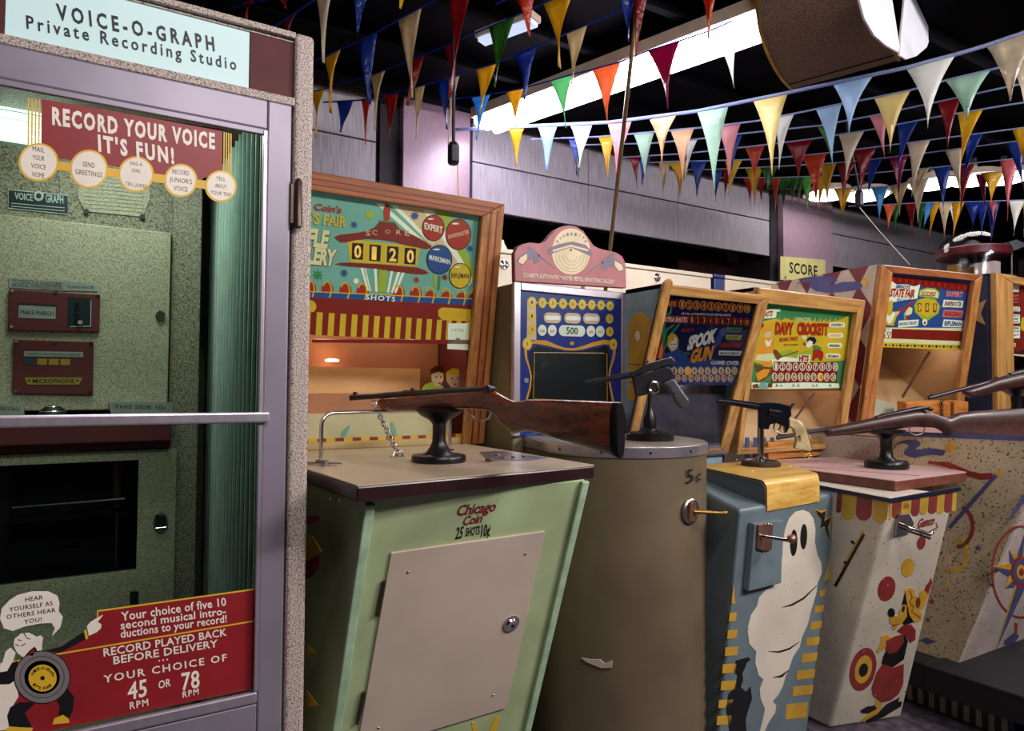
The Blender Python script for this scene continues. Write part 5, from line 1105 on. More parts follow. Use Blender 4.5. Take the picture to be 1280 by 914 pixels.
MB().hexa([V((XA + .03, B_.y - .022, N0 + .01)), V((XB - .02, B_.y - .022, N0 + .01)), V((XB - .02, 1.874, N1 + .05)), V((XA + .03, 1.874, N1 + .05))], [V((XA + .03, B_.y - .024, N0 + .02)), V((XB - .02, B_.y - .024, N0 + .02)), V((XB - .02, 1.870, N1 + .06)), V((XA + .03, 1.870, N1 + .06))], 'mirror_grey').build('inner_mirror', gh)
MB().prism(Pl(SP.w(0, 0, .012), SP.u, SP.v), [(XA + wl - .005, .02), (XB - wr + .004, .02), (XB - wr + .004, int_ + .004), (XA + wl - .005, int_ + .004)], 'smoked_glass', 0, .003).build('glass_pane', gh, label='tinted glass pane')
sd_ = plX(XA - .001)
g = MB().poly(sd_, [(786, 432), (784, 410), (790, 396), (800, 390), (812, 396), (815, 405), (808, 440), (800, 470), (794, 500), (785, 500)], 'bar_yellow', 0, .0008).ell(sd_, 797, 420, 3, 6, 'ghost_white', .0008, .0012).stroke(sd_, [(786, 455), (800, 456)], 1, 'paint_blue_dark', .0008, .0014).stroke(sd_, [(786, 478), (798, 480)], 1, 'paint_blue_dark', .0008, .0014).build('painted_figure', gh, label='yellow painted figure on the blue side')
# =================================================================== machine 4: cream rifle gallery with painted clown-wolf
M('paint_cream', '#c9bfae', 0.42, 0, 0.08, 5, chips=(110, .665), chipc='#4b3a30')
M('laminate_pink', '#c8a6a2', 0.28, 0, 0.05, 15)
M('edge_brown', '#6a3a30', .35, 0, .15, 30)
M('awning_red', '#8c3a36', .45, 0, .12, 12); M('awning_yellow', '#c9a33c', .45, 0, .12, 12); M('paint_red', '#8a2f2a', .45, 0, .12, 15, chips=(80, .70), chipc='#c9bfae'); M('paint_yellow', '#cf9f33', .45, 0, .1, 15, chips=(80, .72), chipc='#c9bfae'); M('paint_navy', '#1d2338', .45)
M('paint_violet', '#4c4c78', .45, 0, .1, 10)
dv = thing('clown_shooting_gallery', 'cream rifle gallery with scalloped awning stripes and painted wolf, and a lit yellow score glass', 'arcade machine', (2.45, 1.6, 0))
dz_ = .9
k1, k2, k0, k3 = onz(1119, 601, dz_), onz(1208, 590, dz_), onz(1025, 589, dz_), onz(1160, 580, dz_)
k0 = k1 + (k0 - k1) * 2.3; k3 = k2 + (k3 - k2).normalized() * .62
k0.x = max(k0.x, 2.215)
top = [k1, k2, k3, k0]
MB().hexa([q + V((0, 0, -.036)) for q in top], [q + V((0, 0, -.003)) for q in top], 'edge_brown').build('counter_board', dv, bevel=.003)
MB().hexa([q + V((0, 0, -.0028)) for q in top], top, 'laminate_pink').build('counter_top', dv, label='pink laminate counter top')
MB().tube([onz(1000, 584, dz_), onz(1150, 595, dz_)], .0012, 'edge_brown', 5).build('scored_line', dv)
dpl_f0 = plX(2.25).p3(1113, 628); dpl_f1 = plX(2.25).p3(1037, 911); dr0 = plX(2.64).p3(1197, 612)
DPL = plane3(onz(1037, 911, 0), onz(1127, 897, 0), onz(1112, 622, dz_ - .036))
A_, B2_, C_, D2_ = DPL.p3(1112, 622), DPL.p3(1197, 607), DPL.p3(1127, 897), DPL.p3(1037, 911)
def toz(p, q, z): return p + (q - p) * ((z - p.z) / (q.z - p.z))
A_, D2_ = toz(D2_, A_, dz_ - .036), toz(A_, D2_, .0)
B2_, C_ = toz(C_, B2_, dz_ - .036), toz(B2_, C_, .0)
Db, Cb, Bb, Ab = D2_ + V((.0, .62, 0)), C_ + V((0, .62, 0)), B2_ + V((0, .62, 0)), A_ + V((-.0, .62, 0))
DB = MB().hexa([D2_, C_, Cb, Db], [A_, B2_, Bb, Ab], 'paint_cream').build('pedestal', dv, bevel=.012, seg=3)
DS = plane3(Db, D2_, Ab)
z_ = zs(1060, 600, 2.907)
MB().stroke(DPL, [(1112, 625.5), (1200, 610.5)], 4.6, 'paint_navy', 0, .004).build('dark_band', DB); MB().stroke(DS, [(1020, 608), (1113, 625.5)], 4.6, 'paint_navy', 0, .004).build('dark_band', DB)
def scallop(pl, x0, y0, x1, y1, ln, m, sl=-.10):
    w_ = (x1 - x0) / 2; cx_, cy_ = (x0 + x1) / 2, (y0 + y1) / 2 + ln - w_
    pts = [(x0, y0), (x1, y1)] + [(cx_ - 1.5 + w_ * math.cos(t), cy_ + w_ * math.sin(t)) for t in [i * math.pi / 8 for i in range(9)]]
    MB().poly(pl, pts, m).build('awning_scallop', DB)
for x0, x1, yt, ln, m in ((1047, 1053, 611, 28, 'awning_red'), (1053.6, 1070.5, 612, 36, 'awning_yellow'), (1071.5, 1091, 616, 33, 'awning_red'), (1092.5, 1111, 620, 32, 'awning_yellow')):
    scallop(DS, x0, yt + 1, x1, yt + 3, ln, m)
for x0, x1, yt, ln, m in ((1112.5, 1115.5, 626, 25, 'awning_yellow'), (1116, 1127, 625, 24, 'awning_red'), (1140, 1150, 621, 25, 'awning_red'), (1127.5, 1139.5, 623, 22, 'awning_yellow'), (1150.5, 1161, 619, 25, 'awning_yellow'), (1161.5, 1171.5, 617, 26, 'awning_red'), (1172, 1181, 615, 28, 'awning_yellow'), (1181.5, 1190.5, 613.5, 28, 'awning_red'), (1191, 1196, 612, 28, 'awning_yellow')):
    scallop(DPL, x0, yt, x1, yt - 1.5, ln, m)
MB().text(DPL, '10c', (1130, 629), (1137, 628), (1129, 636), 'awning_red', .0015, .02).text(DPL, 'Genco', (1149, 649), (1170, 644), (1146, 660), 'paint_red', .0015, .03).stroke(DPL, [(1145, 668), (1160, 666), (1172, 659), (1170, 654)], 1.2, 'paint_red').build('lettering', DB)
for x, y, rx, ry, m, r in ((140, 395, 31, 46, 'paint_red', .25), (217, 318, 23, 34, 'paint_yellow', .22), (266, 228, 15, 25, 'paint_red', .2)): MB().ell(DPL, *z_((x, y))[0], rx / 2.907, ry / 2.907, m, 0, .001, r).build('painted_balloon', DB)
g = MB().ell(DPL, *z_((54, 688))[0], 46 / 2.907, 80 / 2.907, 'paint_red', 0, .001, .25, 28).ell(DPL, *z_((55, 688))[0], 30 / 2.907, 52 / 2.907, 'paint_yellow', .001, .0014, .25, 24).ell(DPL, *z_((55, 690))[0], 16 / 2.907, 25 / 2.907, 'ink', .0014, .0018, .25, 20).build('painted_target', DB)
g = MB()
g.poly(DPL, z_((237, 418), (255, 425), (262, 470), (245, 480)), 'paint_yellow').poly(DPL, z_((262, 405), (280, 392), (296, 408), (272, 470), (255, 470)), 'paint_yellow', 0, .0012).poly(DPL, z_((276, 398), (302, 356), (305, 372), (290, 415)), 'paint_red', 0, .0014).ell(DPL, *z_((253, 447))[0], 3, 7, 'paint_red', .0012, .0016, .1)
g.poly(DPL, z_((206, 402), (222, 390), (240, 395), (242, 430), (258, 470), (270, 492), (262, 512), (240, 518), (222, 490), (214, 450)), 'paint_yellow', 0, .0016)
g.stroke(DPL, z_((222, 402), (232, 425), (222, 445), (238, 462), (230, 478), (248, 490), (262, 502)), 1.1, 'paint_red', .0016, .002)
g.poly(DPL, z_((205, 415), (210, 400), (216, 450), (226, 490), (242, 515), (205, 528), (192, 515), (200, 490), (196, 450)), 'ink', 0, .001)
g.poly(DPL, z_((152, 498), (163, 492), (182, 494), (190, 470), (200, 452), (212, 455), (213, 495), (196, 520), (180, 530), (170, 545), (160, 540), (172, 526), (155, 522), (150, 510)), 'paint_yellow', 0, .0018).ell(DPL, *z_((157, 482))[0], 4.2, 5.6, 'ink', 0, .002).ell(DPL, *z_((200, 468))[0], 1.6, 4, 'ink', .0018, .0022, .2).stroke(DPL, z_((158, 532), (180, 522)), 1, 'paint_red', .0018, .0022)
g.poly(DPL, z_((178, 548), (200, 528), (228, 524), (245, 545), (244, 580), (225, 592), (214, 570), (190, 556)), 'paint_red', 0, .0014)
g.poly(DPL, z_((150, 600), (205, 560), (217, 585), (202, 652), (160, 682), (122, 668), (128, 640)), 'ink', 0, .0012)
g.poly(DPL, z_((138, 584), (170, 568), (202, 560), (202, 590), (176, 625), (150, 632), (136, 618)), 'paint_red', 0, .0016)
g.poly(DPL, z_((103, 622), (118, 592), (122, 568), (138, 560), (152, 570), (148, 592), (128, 615), (110, 628)), 'paint_yellow', 0, .0014)
g.poly(DPL, z_((126, 668), (165, 682), (202, 668), (200, 740), (185, 775), (155, 800), (118, 808), (90, 782), (86, 755), (104, 700)), 'paint_red', 0, .0016)
g.poly(DPL, z_((102, 795), (124, 806), (120, 838), (85, 872), (58, 882), (48, 870), (96, 832)), 'paint_yellow', 0, .001)
g.poly(DPL, z_((45, 838), (68, 824), (98, 820), (104, 832), (72, 848), (48, 846)), 'ink', 0, .0014).poly(DPL, z_((60, 876), (105, 850), (140, 815), (188, 790), (180, 805), (196, 806), (192, 822), (130, 860), (70, 886)), 'ink', 0, .0014)
g.build('painted_wolf', DB, label='painted wolf in a sombrero carrying a target')
g = MB().stroke(DS, [(1080, 668), (1044, 733)], 4, 'ink', 0, .001).stroke(DS, [(1079, 664), (1052, 712)], 3, 'paint_yellow', .0, .0008).stroke(DS, [(1068, 680), (1064, 676)], 3, 'ink', 0, .0012).stroke(DS, [(1060, 706), (1055, 702)], 3, 'ink', 0, .0012).build('painted_rifle', DB)
# coin lever
DQ = Pl(DPL.w(0, 0, .0), DPL.u, DPL.v)
cmx = MB().poly(DQ, z_((180, 122), (215, 118), (232, 150), (225, 185), (165, 198), (168, 160)), 'steel', 0, .010).build('coin_mechanism', dv, bevel=.003)
e = DQ.p3(*z_((185, 160))[0], .01); t2 = DQ.p3(*z_((300, 200))[0], .085)
MB().tube([e, t2, t2 + V((.012, 0, .008))], [.006, .006, .005], 'chrome', 10).tube([e + V((0, 0, -.012)), t2 + V((0, 0, -.012))], .004, 'chrome', 8).build('coin_lever', cmx, smooth=True, label='chrome push lever')
# rifle
m5 = onz(1108, 585, dz_); R5 = Pl(m5 + V((0, 0, .2)), V((.854, -.52, 0)), (0, 0, 1)); kr = (m5 - CAM).dot(FW) / FPX; hz5 = lambda y: at(1108, y, (m5.x, m5.y)).z - dz_
st5 = [(1031, 537, 543, .010), (1034, 534.5, 546, .018), (1045, 532, 545.3, .021), (1060, 528.8, 543.8, .021), (1078, 525, 542, .022), (1098, 521, 539.5, .022), (1125, 516, 536, .021), (1142, 513.5, 533.5, .020), (1155, 513.5, 532.5, .019), (1163, 515.5, 533.5, .018), (1171, 518.2, 536, .0175), (1178, 520.6, 540, .0175), (1183, 521.6, 545, .0175), (1187, 520.8, 548.6, .018), (1193, 517.8, 545, .018), (1199, 515.8, 542.8, .018), (1220, 513.8, 544.6, .019), (1250, 511.8, 548, .020), (1277, 510, 551, .0205)]
rifle('dark wooden rifle on the pink counter of the cream clown machine', R5, st5, [(1276.8, 510, 551, .0205), (1284, 509.5, 551.5, .0205), (1289, 510.5, 550.5, .016)],
      ([(971, 547.3), (975, 546.9), (1035, 536.5), (1100, 524)], [.009, .008, .008, .0085]), [(1094, 520, 525, .010), (1110, 516, 521.5, .012), (1145, 508, 515, .013), (1157, 507.5, 513, .012), (1161, 509.5, 512.5, .006)],
      [(974, 544, 1.6, 3), (1105, 519.5, 5, 2.5)], [(1136, 535), (1138, 541), (1144, 544), (1151, 543), (1155, 539), (1156, 534)], m5,
      [(24.5 * kr, 0), (25 * kr, .004), (25 * kr, hz5(578)), (23 * kr, hz5(575.5)), (12 * kr, hz5(575)), (8 * kr, hz5(571)), (6.8 * kr, hz5(562)), (7 * kr, hz5(550)), (9 * kr, hz5(546)), (21 * kr, hz5(541)), (22 * kr, hz5(537))], 'walnut_dark', bolt=[(1158, 511)])
# ---- backbox with pioneer score glass
XA2, XB2 = 2.165, 2.87
T_ = plX(XB2).p3(1076, 375); B_ = plX(XB2).p3(1056, 522); ll = .165
b0 = onz(0, 0, 1) if False else None
zb5 = .935
DY0 = T_.y + ll * (T_.z - zb5)
DP = tilt((0, DY0, zb5), 0, ll); LD = (T_.z - zb5) * math.sqrt(1 + ll * ll)
M('diamond_red', '#6e2426', .5, 0, .08); M('inside_peach', '#c18f6c', .5, 0, .06, 3)
hollow(DP, XA2, XB2, 0, LD, .34, .018, 'cab_grey', 'inside_peach', dv, mside='inside_peach')
inr = DP.hit(1064, 400)[0]; int_ = DP.hit(1010, 385)[1]; wr, wt = XB2 - inr, LD - int_
stiles(DP, XA2, XB2, 0, LD, max(.03, DP.hit(951, 380, .024)[0] - XA2), wr, wt, .02, .024, 'oak', 'oak_rail', dv)
DA = Pl(DP.w(0, 0, -.012), DP.u, DP.v); c = zs(930, 360, 6.527)
gz = DA.hit(1000, 486.5)[1]
art = MB(); art.rect(DA, XA2 + .02, XB2 - .02, gz, LD - .01, 'art_green', 0, .001)
art.poly(DA, c((60, 300), (200, 262), (260, 250), (300, 268), (340, 248), (400, 268), (540, 268), (600, 280), (700, 285), (780, 262), (850, 225), (850, 500), (820, 590), (700, 600), (200, 640), (60, 600)), 'art_yellow', .001, .0013)
g0 = [(x, 262 - 16 * ((i * 7) % 3)) for i, x in enumerate(range(255, 790, 14))]
for i, (x, y) in enumerate(g0): art.poly(DA, c((x - 6, 285), (x + 6, 285), (x + 2 + (i % 3) * 2, y)), 'art_yellow', .001, .0014)
art.poly(DA, c((240, 560), (300, 520), (360, 500), (450, 530), (540, 500), (640, 520), (640, 600), (240, 610)), 'art_lime', .001, .0015).poly(DA, c((225, 585), (330, 560), (440, 575), (440, 610), (225, 612)), 'art_white', .001, .0016)
art.poly(DA, c((60, 770), (230, 780), (500, 770), (770, 780), (780, 815), (60, 830)), 'art_white', .001, .0014)
for x in (265, 300, 400, 440, 560, 590, 700): art.poly(DA, c((x - 14, 805), (x, 785 - (x % 9)), (x + 14, 805)), 'art_green' if x % 2 else 'art_teal', .0014, .0018)
# pioneer figure at the left (fur cap, buckskin, long rifle)
art.poly(DA, c((180, 300), (215, 310), (225, 345), (200, 365), (160, 370), (150, 340)), 'art_orange', .001, .002).poly(DA, c((130, 300), (155, 285), (160, 310), (135, 340)), 'art_maroon', .001, .002).poly(DA, c((160, 365), (215, 350), (225, 385), (212, 420), (180, 430), (158, 405)), 'art_peach', .001, .0022)
art.poly(DA, c((155, 400), (240, 410), (248, 460), (238, 530), (180, 560), (100, 570), (100, 500), (130, 440)), 'art_orange', .001, .0024).poly(DA, c((165, 420), (200, 440), (225, 410), (210, 470), (180, 480)), 'art_white', .0024, .0027)
art.poly(DA, c((100, 545), (240, 530), (250, 570), (200, 600), (90, 590)), 'art_cream', .001, .0026).poly(DA, c((150, 590), (225, 590), (210, 650), (150, 640)), 'art_orange', .001, .0024)
art.poly(DA, c((80, 620), (150, 640), (230, 650), (225, 700), (150, 760), (85, 770), (110, 700)), 'art_brown', .001, .0026).poly(DA, c((90, 700), (160, 660), (210, 665), (180, 720), (110, 760)), 'art_orange', .0026, .0029).poly(DA, c((110, 820), (130, 770), (175, 770), (190, 820)), 'art_teal', .001, .003).poly(DA, c((65, 790), (110, 780), (115, 815), (70, 820)), 'art_brown', .001, .003).poly(DA, c((190, 780), (230, 775), (225, 810), (190, 812)), 'art_brown', .001, .003)
art.poly(DA, c((235, 500), (262, 505), (310, 560), (270, 590), (235, 540)), 'art_brown', .001, .0028).stroke(DA, c((280, 570), (440, 515)), 1.2, 'art_brown', .001, .0028)
# small comic bear in red trousers
art.poly(DA, c((470, 392), (500, 385), (512, 410), (495, 425), (475, 418)), 'art_cream', .001, .002).poly(DA, c((510, 420), (530, 398), (570, 400), (590, 430), (575, 455), (545, 460), (520, 445)), 'art_navy', .001, .0022).poly(DA, c((500, 470), (530, 425), (558, 440), (552, 470), (520, 490)), 'art_white', .001, .0024).poly(DA, c((480, 440), (500, 455), (500, 475), (482, 462)), 'art_maroon', .001, .0022)
art.poly(DA, c((560, 465), (600, 470), (630, 490), (625, 520), (560, 505)), 'art_green', .001, .0022).poly(DA, c((560, 505), (600, 500), (642, 520), (645, 560), (630, 595), (612, 592), (605, 570), (580, 575), (572, 592), (552, 590)), 'art_red', .001, .0024)
art.poly(DA, c((155, 185), (230, 172), (298, 175), (290, 190), (262, 195), (258, 240), (235, 245), (145, 250), (150, 200)), 'art_white', .001, .0026)
art.poly(DA, c((240, 600), (760, 610), (755, 770), (215, 770)), 'art_maroon', .001, .0022)
num_row(DA, c, 256, 54, 642, .3, 10, 23, 34, 'art_white', 'art_maroon', 'art_white', 1, .0026)
num_row(DA, c, 245, 53.2, 724, .3, 10, 22, 34, 'art_white', 'art_maroon', 'art_cream', 11, .0026, .5)
art.ell(DA, *c((622, 727))[0], 3.2, 4.8, 'art_glow', .001, .0036, n=16).text(DA, '18', c((612, 710))[0], c((634, 710))[0], c((612, 744))[0], 'art_red', .004, .03)
art.poly(DA, c((437, 545), (540, 545), (532, 605), (430, 602)), 'art_white', .001, .0028)
art.build('back_glass_art', dv, label='lit yellow and green frontier score glass')
art = MB()
art.text(DA, 'SHOTS', c((155, 196))[0], c((232, 188))[0], c((148, 238))[0], 'art_red', .003, .05).text(DA, "GENCO'S", c((412, 240))[0], c((540, 246))[0], c((410, 270))[0], 'art_cream', .003, .03)
art.text(DA, 'DAVY', c((253, 284))[0], c((402, 290))[0], c((248, 372))[0], 'art_red', .0034, .07).text(DA, 'CROCKETT', c((432, 290))[0], c((684, 298))[0], c((428, 375))[0], 'art_red', .0034, .07)
art.text(DA, 'MOVING TARGET', c((285, 410))[0], c((436, 396))[0], c((288, 440))[0], 'art_red', .0028, .03).text(DA, 'RIFLE GALLERY', c((322, 458))[0], c((440, 455))[0], c((322, 472))[0], 'art_brown', .0028, .02)
art.text(DA, 'IT IS ONLY A GAME OF SKILL', c((408, 146))[0], c((728, 166))[0], c((408, 158))[0], 'art_cream', .003, .02)
art.text(DA, 'HITS', c((446, 552))[0], c((526, 552))[0], c((442, 596))[0], 'art_red', .0034, .06)
for x, y, w_, t in ((757, 302, 50, 'EXPERT'), (742, 388, 48, 'SHARPSHOOTER'), (737, 470, 46, 'MARKSMAN'), (724, 556, 46, 'RIFLEMAN')):
    pts = [(x - w_ + 14 * math.cos(t_), y + 20 * math.sin(t_)) for t_ in [math.pi / 2 + i * math.pi / 6 for i in range(7)]] + [(x + w_ + 14 * math.cos(t_), y + 20 * math.sin(t_)) for t_ in [-math.pi / 2 + i * math.pi / 6 for i in range(7)]]
    art.poly(DA, c(*pts), 'art_white', .001, .003).text(DA, t, c((x - w_ + 2, y - 11))[0], c((x + w_ - 2, y - 9))[0], c((x - w_, y + 11))[0], 'art_black' if y != 388 else 'art_orange', .0034, .03)
art.build('lettering', dv)
MB().rect(DA, XA2 + .02, XB2 - .02, gz - .006, gz, 'art_maroon', 0, .004).build('glass_trim', dv)
N1 = DA.w(0, gz).z
MB().hexa([V((XA2 + .03, DY0 + .03, zb5 + .01)), V((XB2 - .02, DY0 + .03, zb5 + .01)), V((XB2 - .02, DY0 + .30, N1 + .12)), V((XA2 + .03, DY0 + .30, N1 + .12))], [V((XA2 + .03, DY0 + .03, zb5 + .02)), V((XB2 - .02, DY0 + .03, zb5 + .02)), V((XB2 - .02, DY0 + .30, N1 + .13)), V((XA2 + .03, DY0 + .30, N1 + .13))], 'inside_peach').build('inner_ramp', dv)
MB().tube([DP.p3(1018, 492, -.03), DP.p3(975, 548, -.05)], .005, 'edge_brown', 7).build('reflected_line', dv)  # rod drawn for the dark line reflected in the angled mirror
for k in range(4): q = plY(DY0 + .02); MB().poly(q, [(931 + 10.5 * k, 547), (936 + 10.5 * k, 547), (936 + 10.5 * k, 575), (931 + 10.5 * k, 575)], 'paint_violet', 0, .003).build('painted_stripe', dv)
MB().prism(Pl(DP.w(0, 0, .002), DP.u, DP.v), [(XA2 + .04, .015), (inr + .004, .015), (inr + .004, int_ + .004), (XA2 + .04, int_ + .004)], 'clear_glass', 0, .003).build('glass_pane', dv)
q0, q1, q2, q3 = onz(961, 575.5, dz_), onz(1049, 567.5, dz_), None, None
u_ = (q1 - q0).normalized(); n2 = V((-u_.y, u_.x, 0)); hh = at(1049, 547.5, (q1.x, q1.y)).z - dz_
MB().hexa([q0, q1, q1 + n2 * .06, q0 + n2 * .06], [q + V((0, 0, hh)) for q in (q0, q1, q1 + n2 * .06, q0 + n2 * .06)], 'oak_block').build('wooden_block', dv, bevel=.005, label='long wooden block on the counter')
for x, y in ((1020, 576), (1045, 578)): MB().lathe(onz(x, y, dz_), [(.004, 0), (.003, .001)], 'ink', 8).build('screw_hole', dv)

# =================================================================== machine 5: cream gallery with compass star, harlequin side
fa = thing('star_shooting_gallery', 'worn cream rifle gallery with a blue and yellow compass star and harlequin side panel', 'arcade machine', (3.1, 1.5, 0))
M('paint_worn', '#ae9d7e', 0.5, 0, 0.14, 4, chips=(120, .60), chipc='#4b3828')
M('paint_worn_light', '#b5a79f', 0.45, 0, 0.12, 4, chips=(120, .64), chipc='#4a3a33')
X6 = 2.70
s0, s1 = plX(X6).p3(1196, 834), plX(X6).p3(1280, 627)
tz6 = 1.0
d6 = (s1 - s0); ft = s0 + d6 * ((tz6 - s0.z) / d6.z); fb = s0 + d6 * ((0 - s0.z) / d6.z)
ft.x = fb.x = X6 
W6 = .56; an = V((1, -.02, 0))
c6 = [fb, fb + an * W6, fb + an * W6 + V((0, .7, 0)), V((X6, fb.y + .7, 0))]
ft.x = 2.74; c6t = [ft, ft + an * W6, V((ft.x + W6, fb.y + .9, tz6)), V((2.74, fb.y + .9, tz6))]
P6 = MB().hexa(c6, c6t, 'paint_worn_light').build('pedestal', fa, bevel=.008)
S6 = plane3(c6[3], c6[0], c6t[3]); F6 = plane3(c6[0], c6[1], c6t[0])
MB().poly(S6, [S for S in [(1116, 541), (1300, 548), (1300, 575), (1281, 624), (1197, 832), (1190, 845), (1120, 830)]], 'paint_worn', 0, .003).build('side_skin', P6, label='worn olive-cream side skin')
S7 = Pl(S6.w(0, 0, .003), S6.u, S6.v); z_ = zs(1140, 540, 2.857)
MB().stroke(S7, [(1110, 541.5), (1300, 549)], 6, 'paint_violet').build('violet_band', P6)
z9 = zs(1060, 500, 9.14)
MB().poly(S7, z9((505, 518), (600, 475), (680, 455), (790, 458), (828, 490), (822, 525), (790, 545), (775, 555), (800, 572), (910, 552), (1000, 556), (1110, 575), (1105, 610), (1080, 640), (980, 625), (860, 640), (760, 662), (690, 650), (640, 620), (645, 580), (680, 550), (690, 520), (650, 495), (590, 500)), 'paint_violet').build('painted_wave', P6)
MB().ell(S7, *z9((1175, 545))[0], 6.2, 6.2, 'paint_yellow').build('painted_dot', P6)
MB().stroke(S7, [(1160, 578), (1185, 581), (1210, 592), (1225, 596), (1241, 595)], [3, 7, 7, 8, 8], 'paint_red').build('painted_arc', P6)
MB().stroke(S7, [(1245, 594), (1187, 660)], 5, 'paint_violet', .001, .002).ell(S7, 1249, 592, 4, 4, 'paint_yellow').build('painted_cane', P6)
pts = [(1196 + 20 * math.cos(t), 658 + 26 * math.sin(t)) for t in [math.radians(a) for a in range(-70, 110, 20)]]
MB().stroke(S7, pts, 5, 'paint_red').build('painted_arc', P6)
pts = [(1192 + 17 * math.cos(t), 694 + 20 * math.sin(t)) for t in [math.radians(a) for a in range(-80, 130, 20)]]
MB().stroke(S7, pts, 4.5, 'paint_yellow').build('painted_arc', P6)
for x, y, r, m in ((1223, 685, 5, 'paint_violet'), (1185, 733, 5, 'paint_yellow'), (1165, 752, 5, 'paint_red'), (1160, 775, 4, 'paint_violet')):
    MB().poly(S7, [(x + (r if i % 2 == 0 else r * .4) * math.sin(i * math.pi / 5), y - (r if i % 2 == 0 else r * .4) * math.cos(i * math.pi / 5)) for i in range(10)], m).build('painted_star', P6)
MB().poly(S7, [(1150, 800), (1158, 797), (1170, 802), (1160, 806)], 'paint_violet').poly(S7, [(1160, 822), (1168, 826), (1172, 836), (1158, 834)], 'paint_red').build('painted_leaf', P6)
# compass star on the front
sc_ = (1276, 715)
pts = [(sc_[0] + 36 * math.cos(t), sc_[1] + 57 * math.sin(t)) for t in [math.radians(a) for a in range(70, 300, 10)]]
MB().stroke(F6, pts, 2.6, 'paint_red').build('painted_ring', P6)
g = MB()
for k in range(8):
    t = math.radians(k * 45 - 90 + 8); L_ = (34, 50)[k % 2 == 0]; q = (sc_[0] + L_ * math.cos(t) * .72, sc_[1] + L_ * math.sin(t))
    if k == 4: q = (1245, 812)
    for s_, m in ((-1, 'paint_violet'), (1, 'paint_yellow')):
        t2_ = t + s_ * .42; g.poly(F6, [sc_, (sc_[0] + 20 * math.cos(t2_) * .8, sc_[1] + 22 * math.sin(t2_)), q], m, 0, .0012)
g.ell(F6, *sc_, 13, 20, 'paint_red', .0012, .0016).ell(F6, *sc_, 9.5, 15, 'paint_violet', .0016, .002).ell(F6, *sc_, 6, 9, 'paint_yellow', .002, .0024).ell(F6, *sc_, 3, 4.6, 'paint_red', .0024, .0028).build('painted_compass_star', P6)
MB().poly(F6, [(1256, 800), (1268, 790), (1274, 795), (1266, 806), (1254, 806)], 'paint_violet').poly(F6, [(1268, 790), (1268, 778), (1272, 780), (1271, 792)], 'paint_red').build('painted_bird', P6)
MB().stroke(F6, [(1262, 650), (1280, 622), (1290, 608)], [2, 6, 6], 'paint_violet').build('painted_wave', P6)
MB().hexa([q + V((0, 0, .001)) for q in c6t], [q + V((0, 0, .02)) for q in c6t], 'laminate_pink').build('counter_top', fa, bevel=.003)
# leaning backbox, turned slightly
an_ = math.radians(-8.8); T6 = plX(2.95).p3(1100, 331); Bq = plX(2.95).p3(1072, 522); ll = (Bq.y - T6.y) / (T6.z - Bq.z)
zb6 = 1.03; off = T6.y + ll * (T6.z - zb6)
HP = tilt((2.95, off, zb6), an_, ll); LH = (T6.z - zb6) * math.sqrt(1 + ll * ll); WH = HP.hit(1223, 342)[0]
hollow(HP, 0, WH, 0, LH, .52, .018, 'cab_grey', 'inside_peach', fa, mside='inside_peach')
inl, inr, int_ = HP.hit(1114, 360, .024)[0], HP.hit(1211, 360)[0], HP.hit(1160, 346)[1]
stiles(HP, 0, WH, 0, LH, inl, WH - inr, LH - int_, .02, .024, 'oak_warm', 'oak_warm_rail', fa)
HS = Pl(HP.w(0, 0), V((HP.n.x, HP.n.y, 0)).normalized(), (0, 0, 1)); HS = Pl(HP.w(-.001, 0), HS.u, (0, 0, 1))
# harlequin diamonds, each a thin painted lozenge
M('diamond_cream', '#b9a78c', .5, 0, .08, 10)
dx_, dz2 = .15, .23; q0 = HP.w(0, 0)
def clip(poly, inside, inter):
    out = []
    for i in range(len(poly)):
        a, b = poly[i - 1], poly[i]
        if inside(b):
            if not inside(a): out.append(inter(a, b))
            out.append(b)
        elif inside(a): out.append(inter(a, b))
    return out
def clip_side(poly):
    zt = LH * HP.v.z
    for nx, nz, d_ in ((-1, 0, -.5), (0, 1, 0), (0, -1, -zt), (1, -ll, 0)):
        # keep  nx*u + nz*z >= d_ ; u runs from the front (0) into depth as negative
        f = lambda p: -( -1 if False else 0) + (nx * p[0] + nz * p[1])
        if (nx, nz) == (-1, 0): ins = lambda p: p[0] >= -.52; line = lambda p: p[0] + .52
        elif nz == 1: ins = lambda p: p[1] >= 0; line = lambda p: p[1]
        elif (nx, nz) == (0, -1): ins = lambda p: p[1] <= zt; line = lambda p: zt - p[1]
        else: line = lambda p: ll * p[1] - p[0]; ins = lambda p: line(p) >= 0
        def inter(a, b, line=line):
            k = line(a) / (line(a) - line(b)); return (a[0] + (b[0] - a[0]) * k, a[1] + (b[1] - a[1]) * k)
        poly = clip(poly, ins, inter)
        if len(poly) < 3: return None
    return poly
full = clip_side([(-.6, -.1), (.6, -.1), (.6, 1.2), (-.6, 1.2)])
MB().prism(HS, full, 'diamond_cream', 0, .0015).build('side_skin', fa)
for i in range(-6, 4):
    for j in range(-1, 5):
        x, z = i * dx_ + .02, j * dz2 + .06
        q = clip_side([(x - dx_ / 2, z), (x, z - dz2 / 2), (x + dx_ / 2, z), (x, z + dz2 / 2)])
        if q: MB().prism(HS, q, 'diamond_red', .0015, .0025).build('diamond', fa, label='dark red diamond')
HS2 = Pl(HS.w(0, 0, .0025), HS.u, HS.v); c = zs(960, 180, 4)
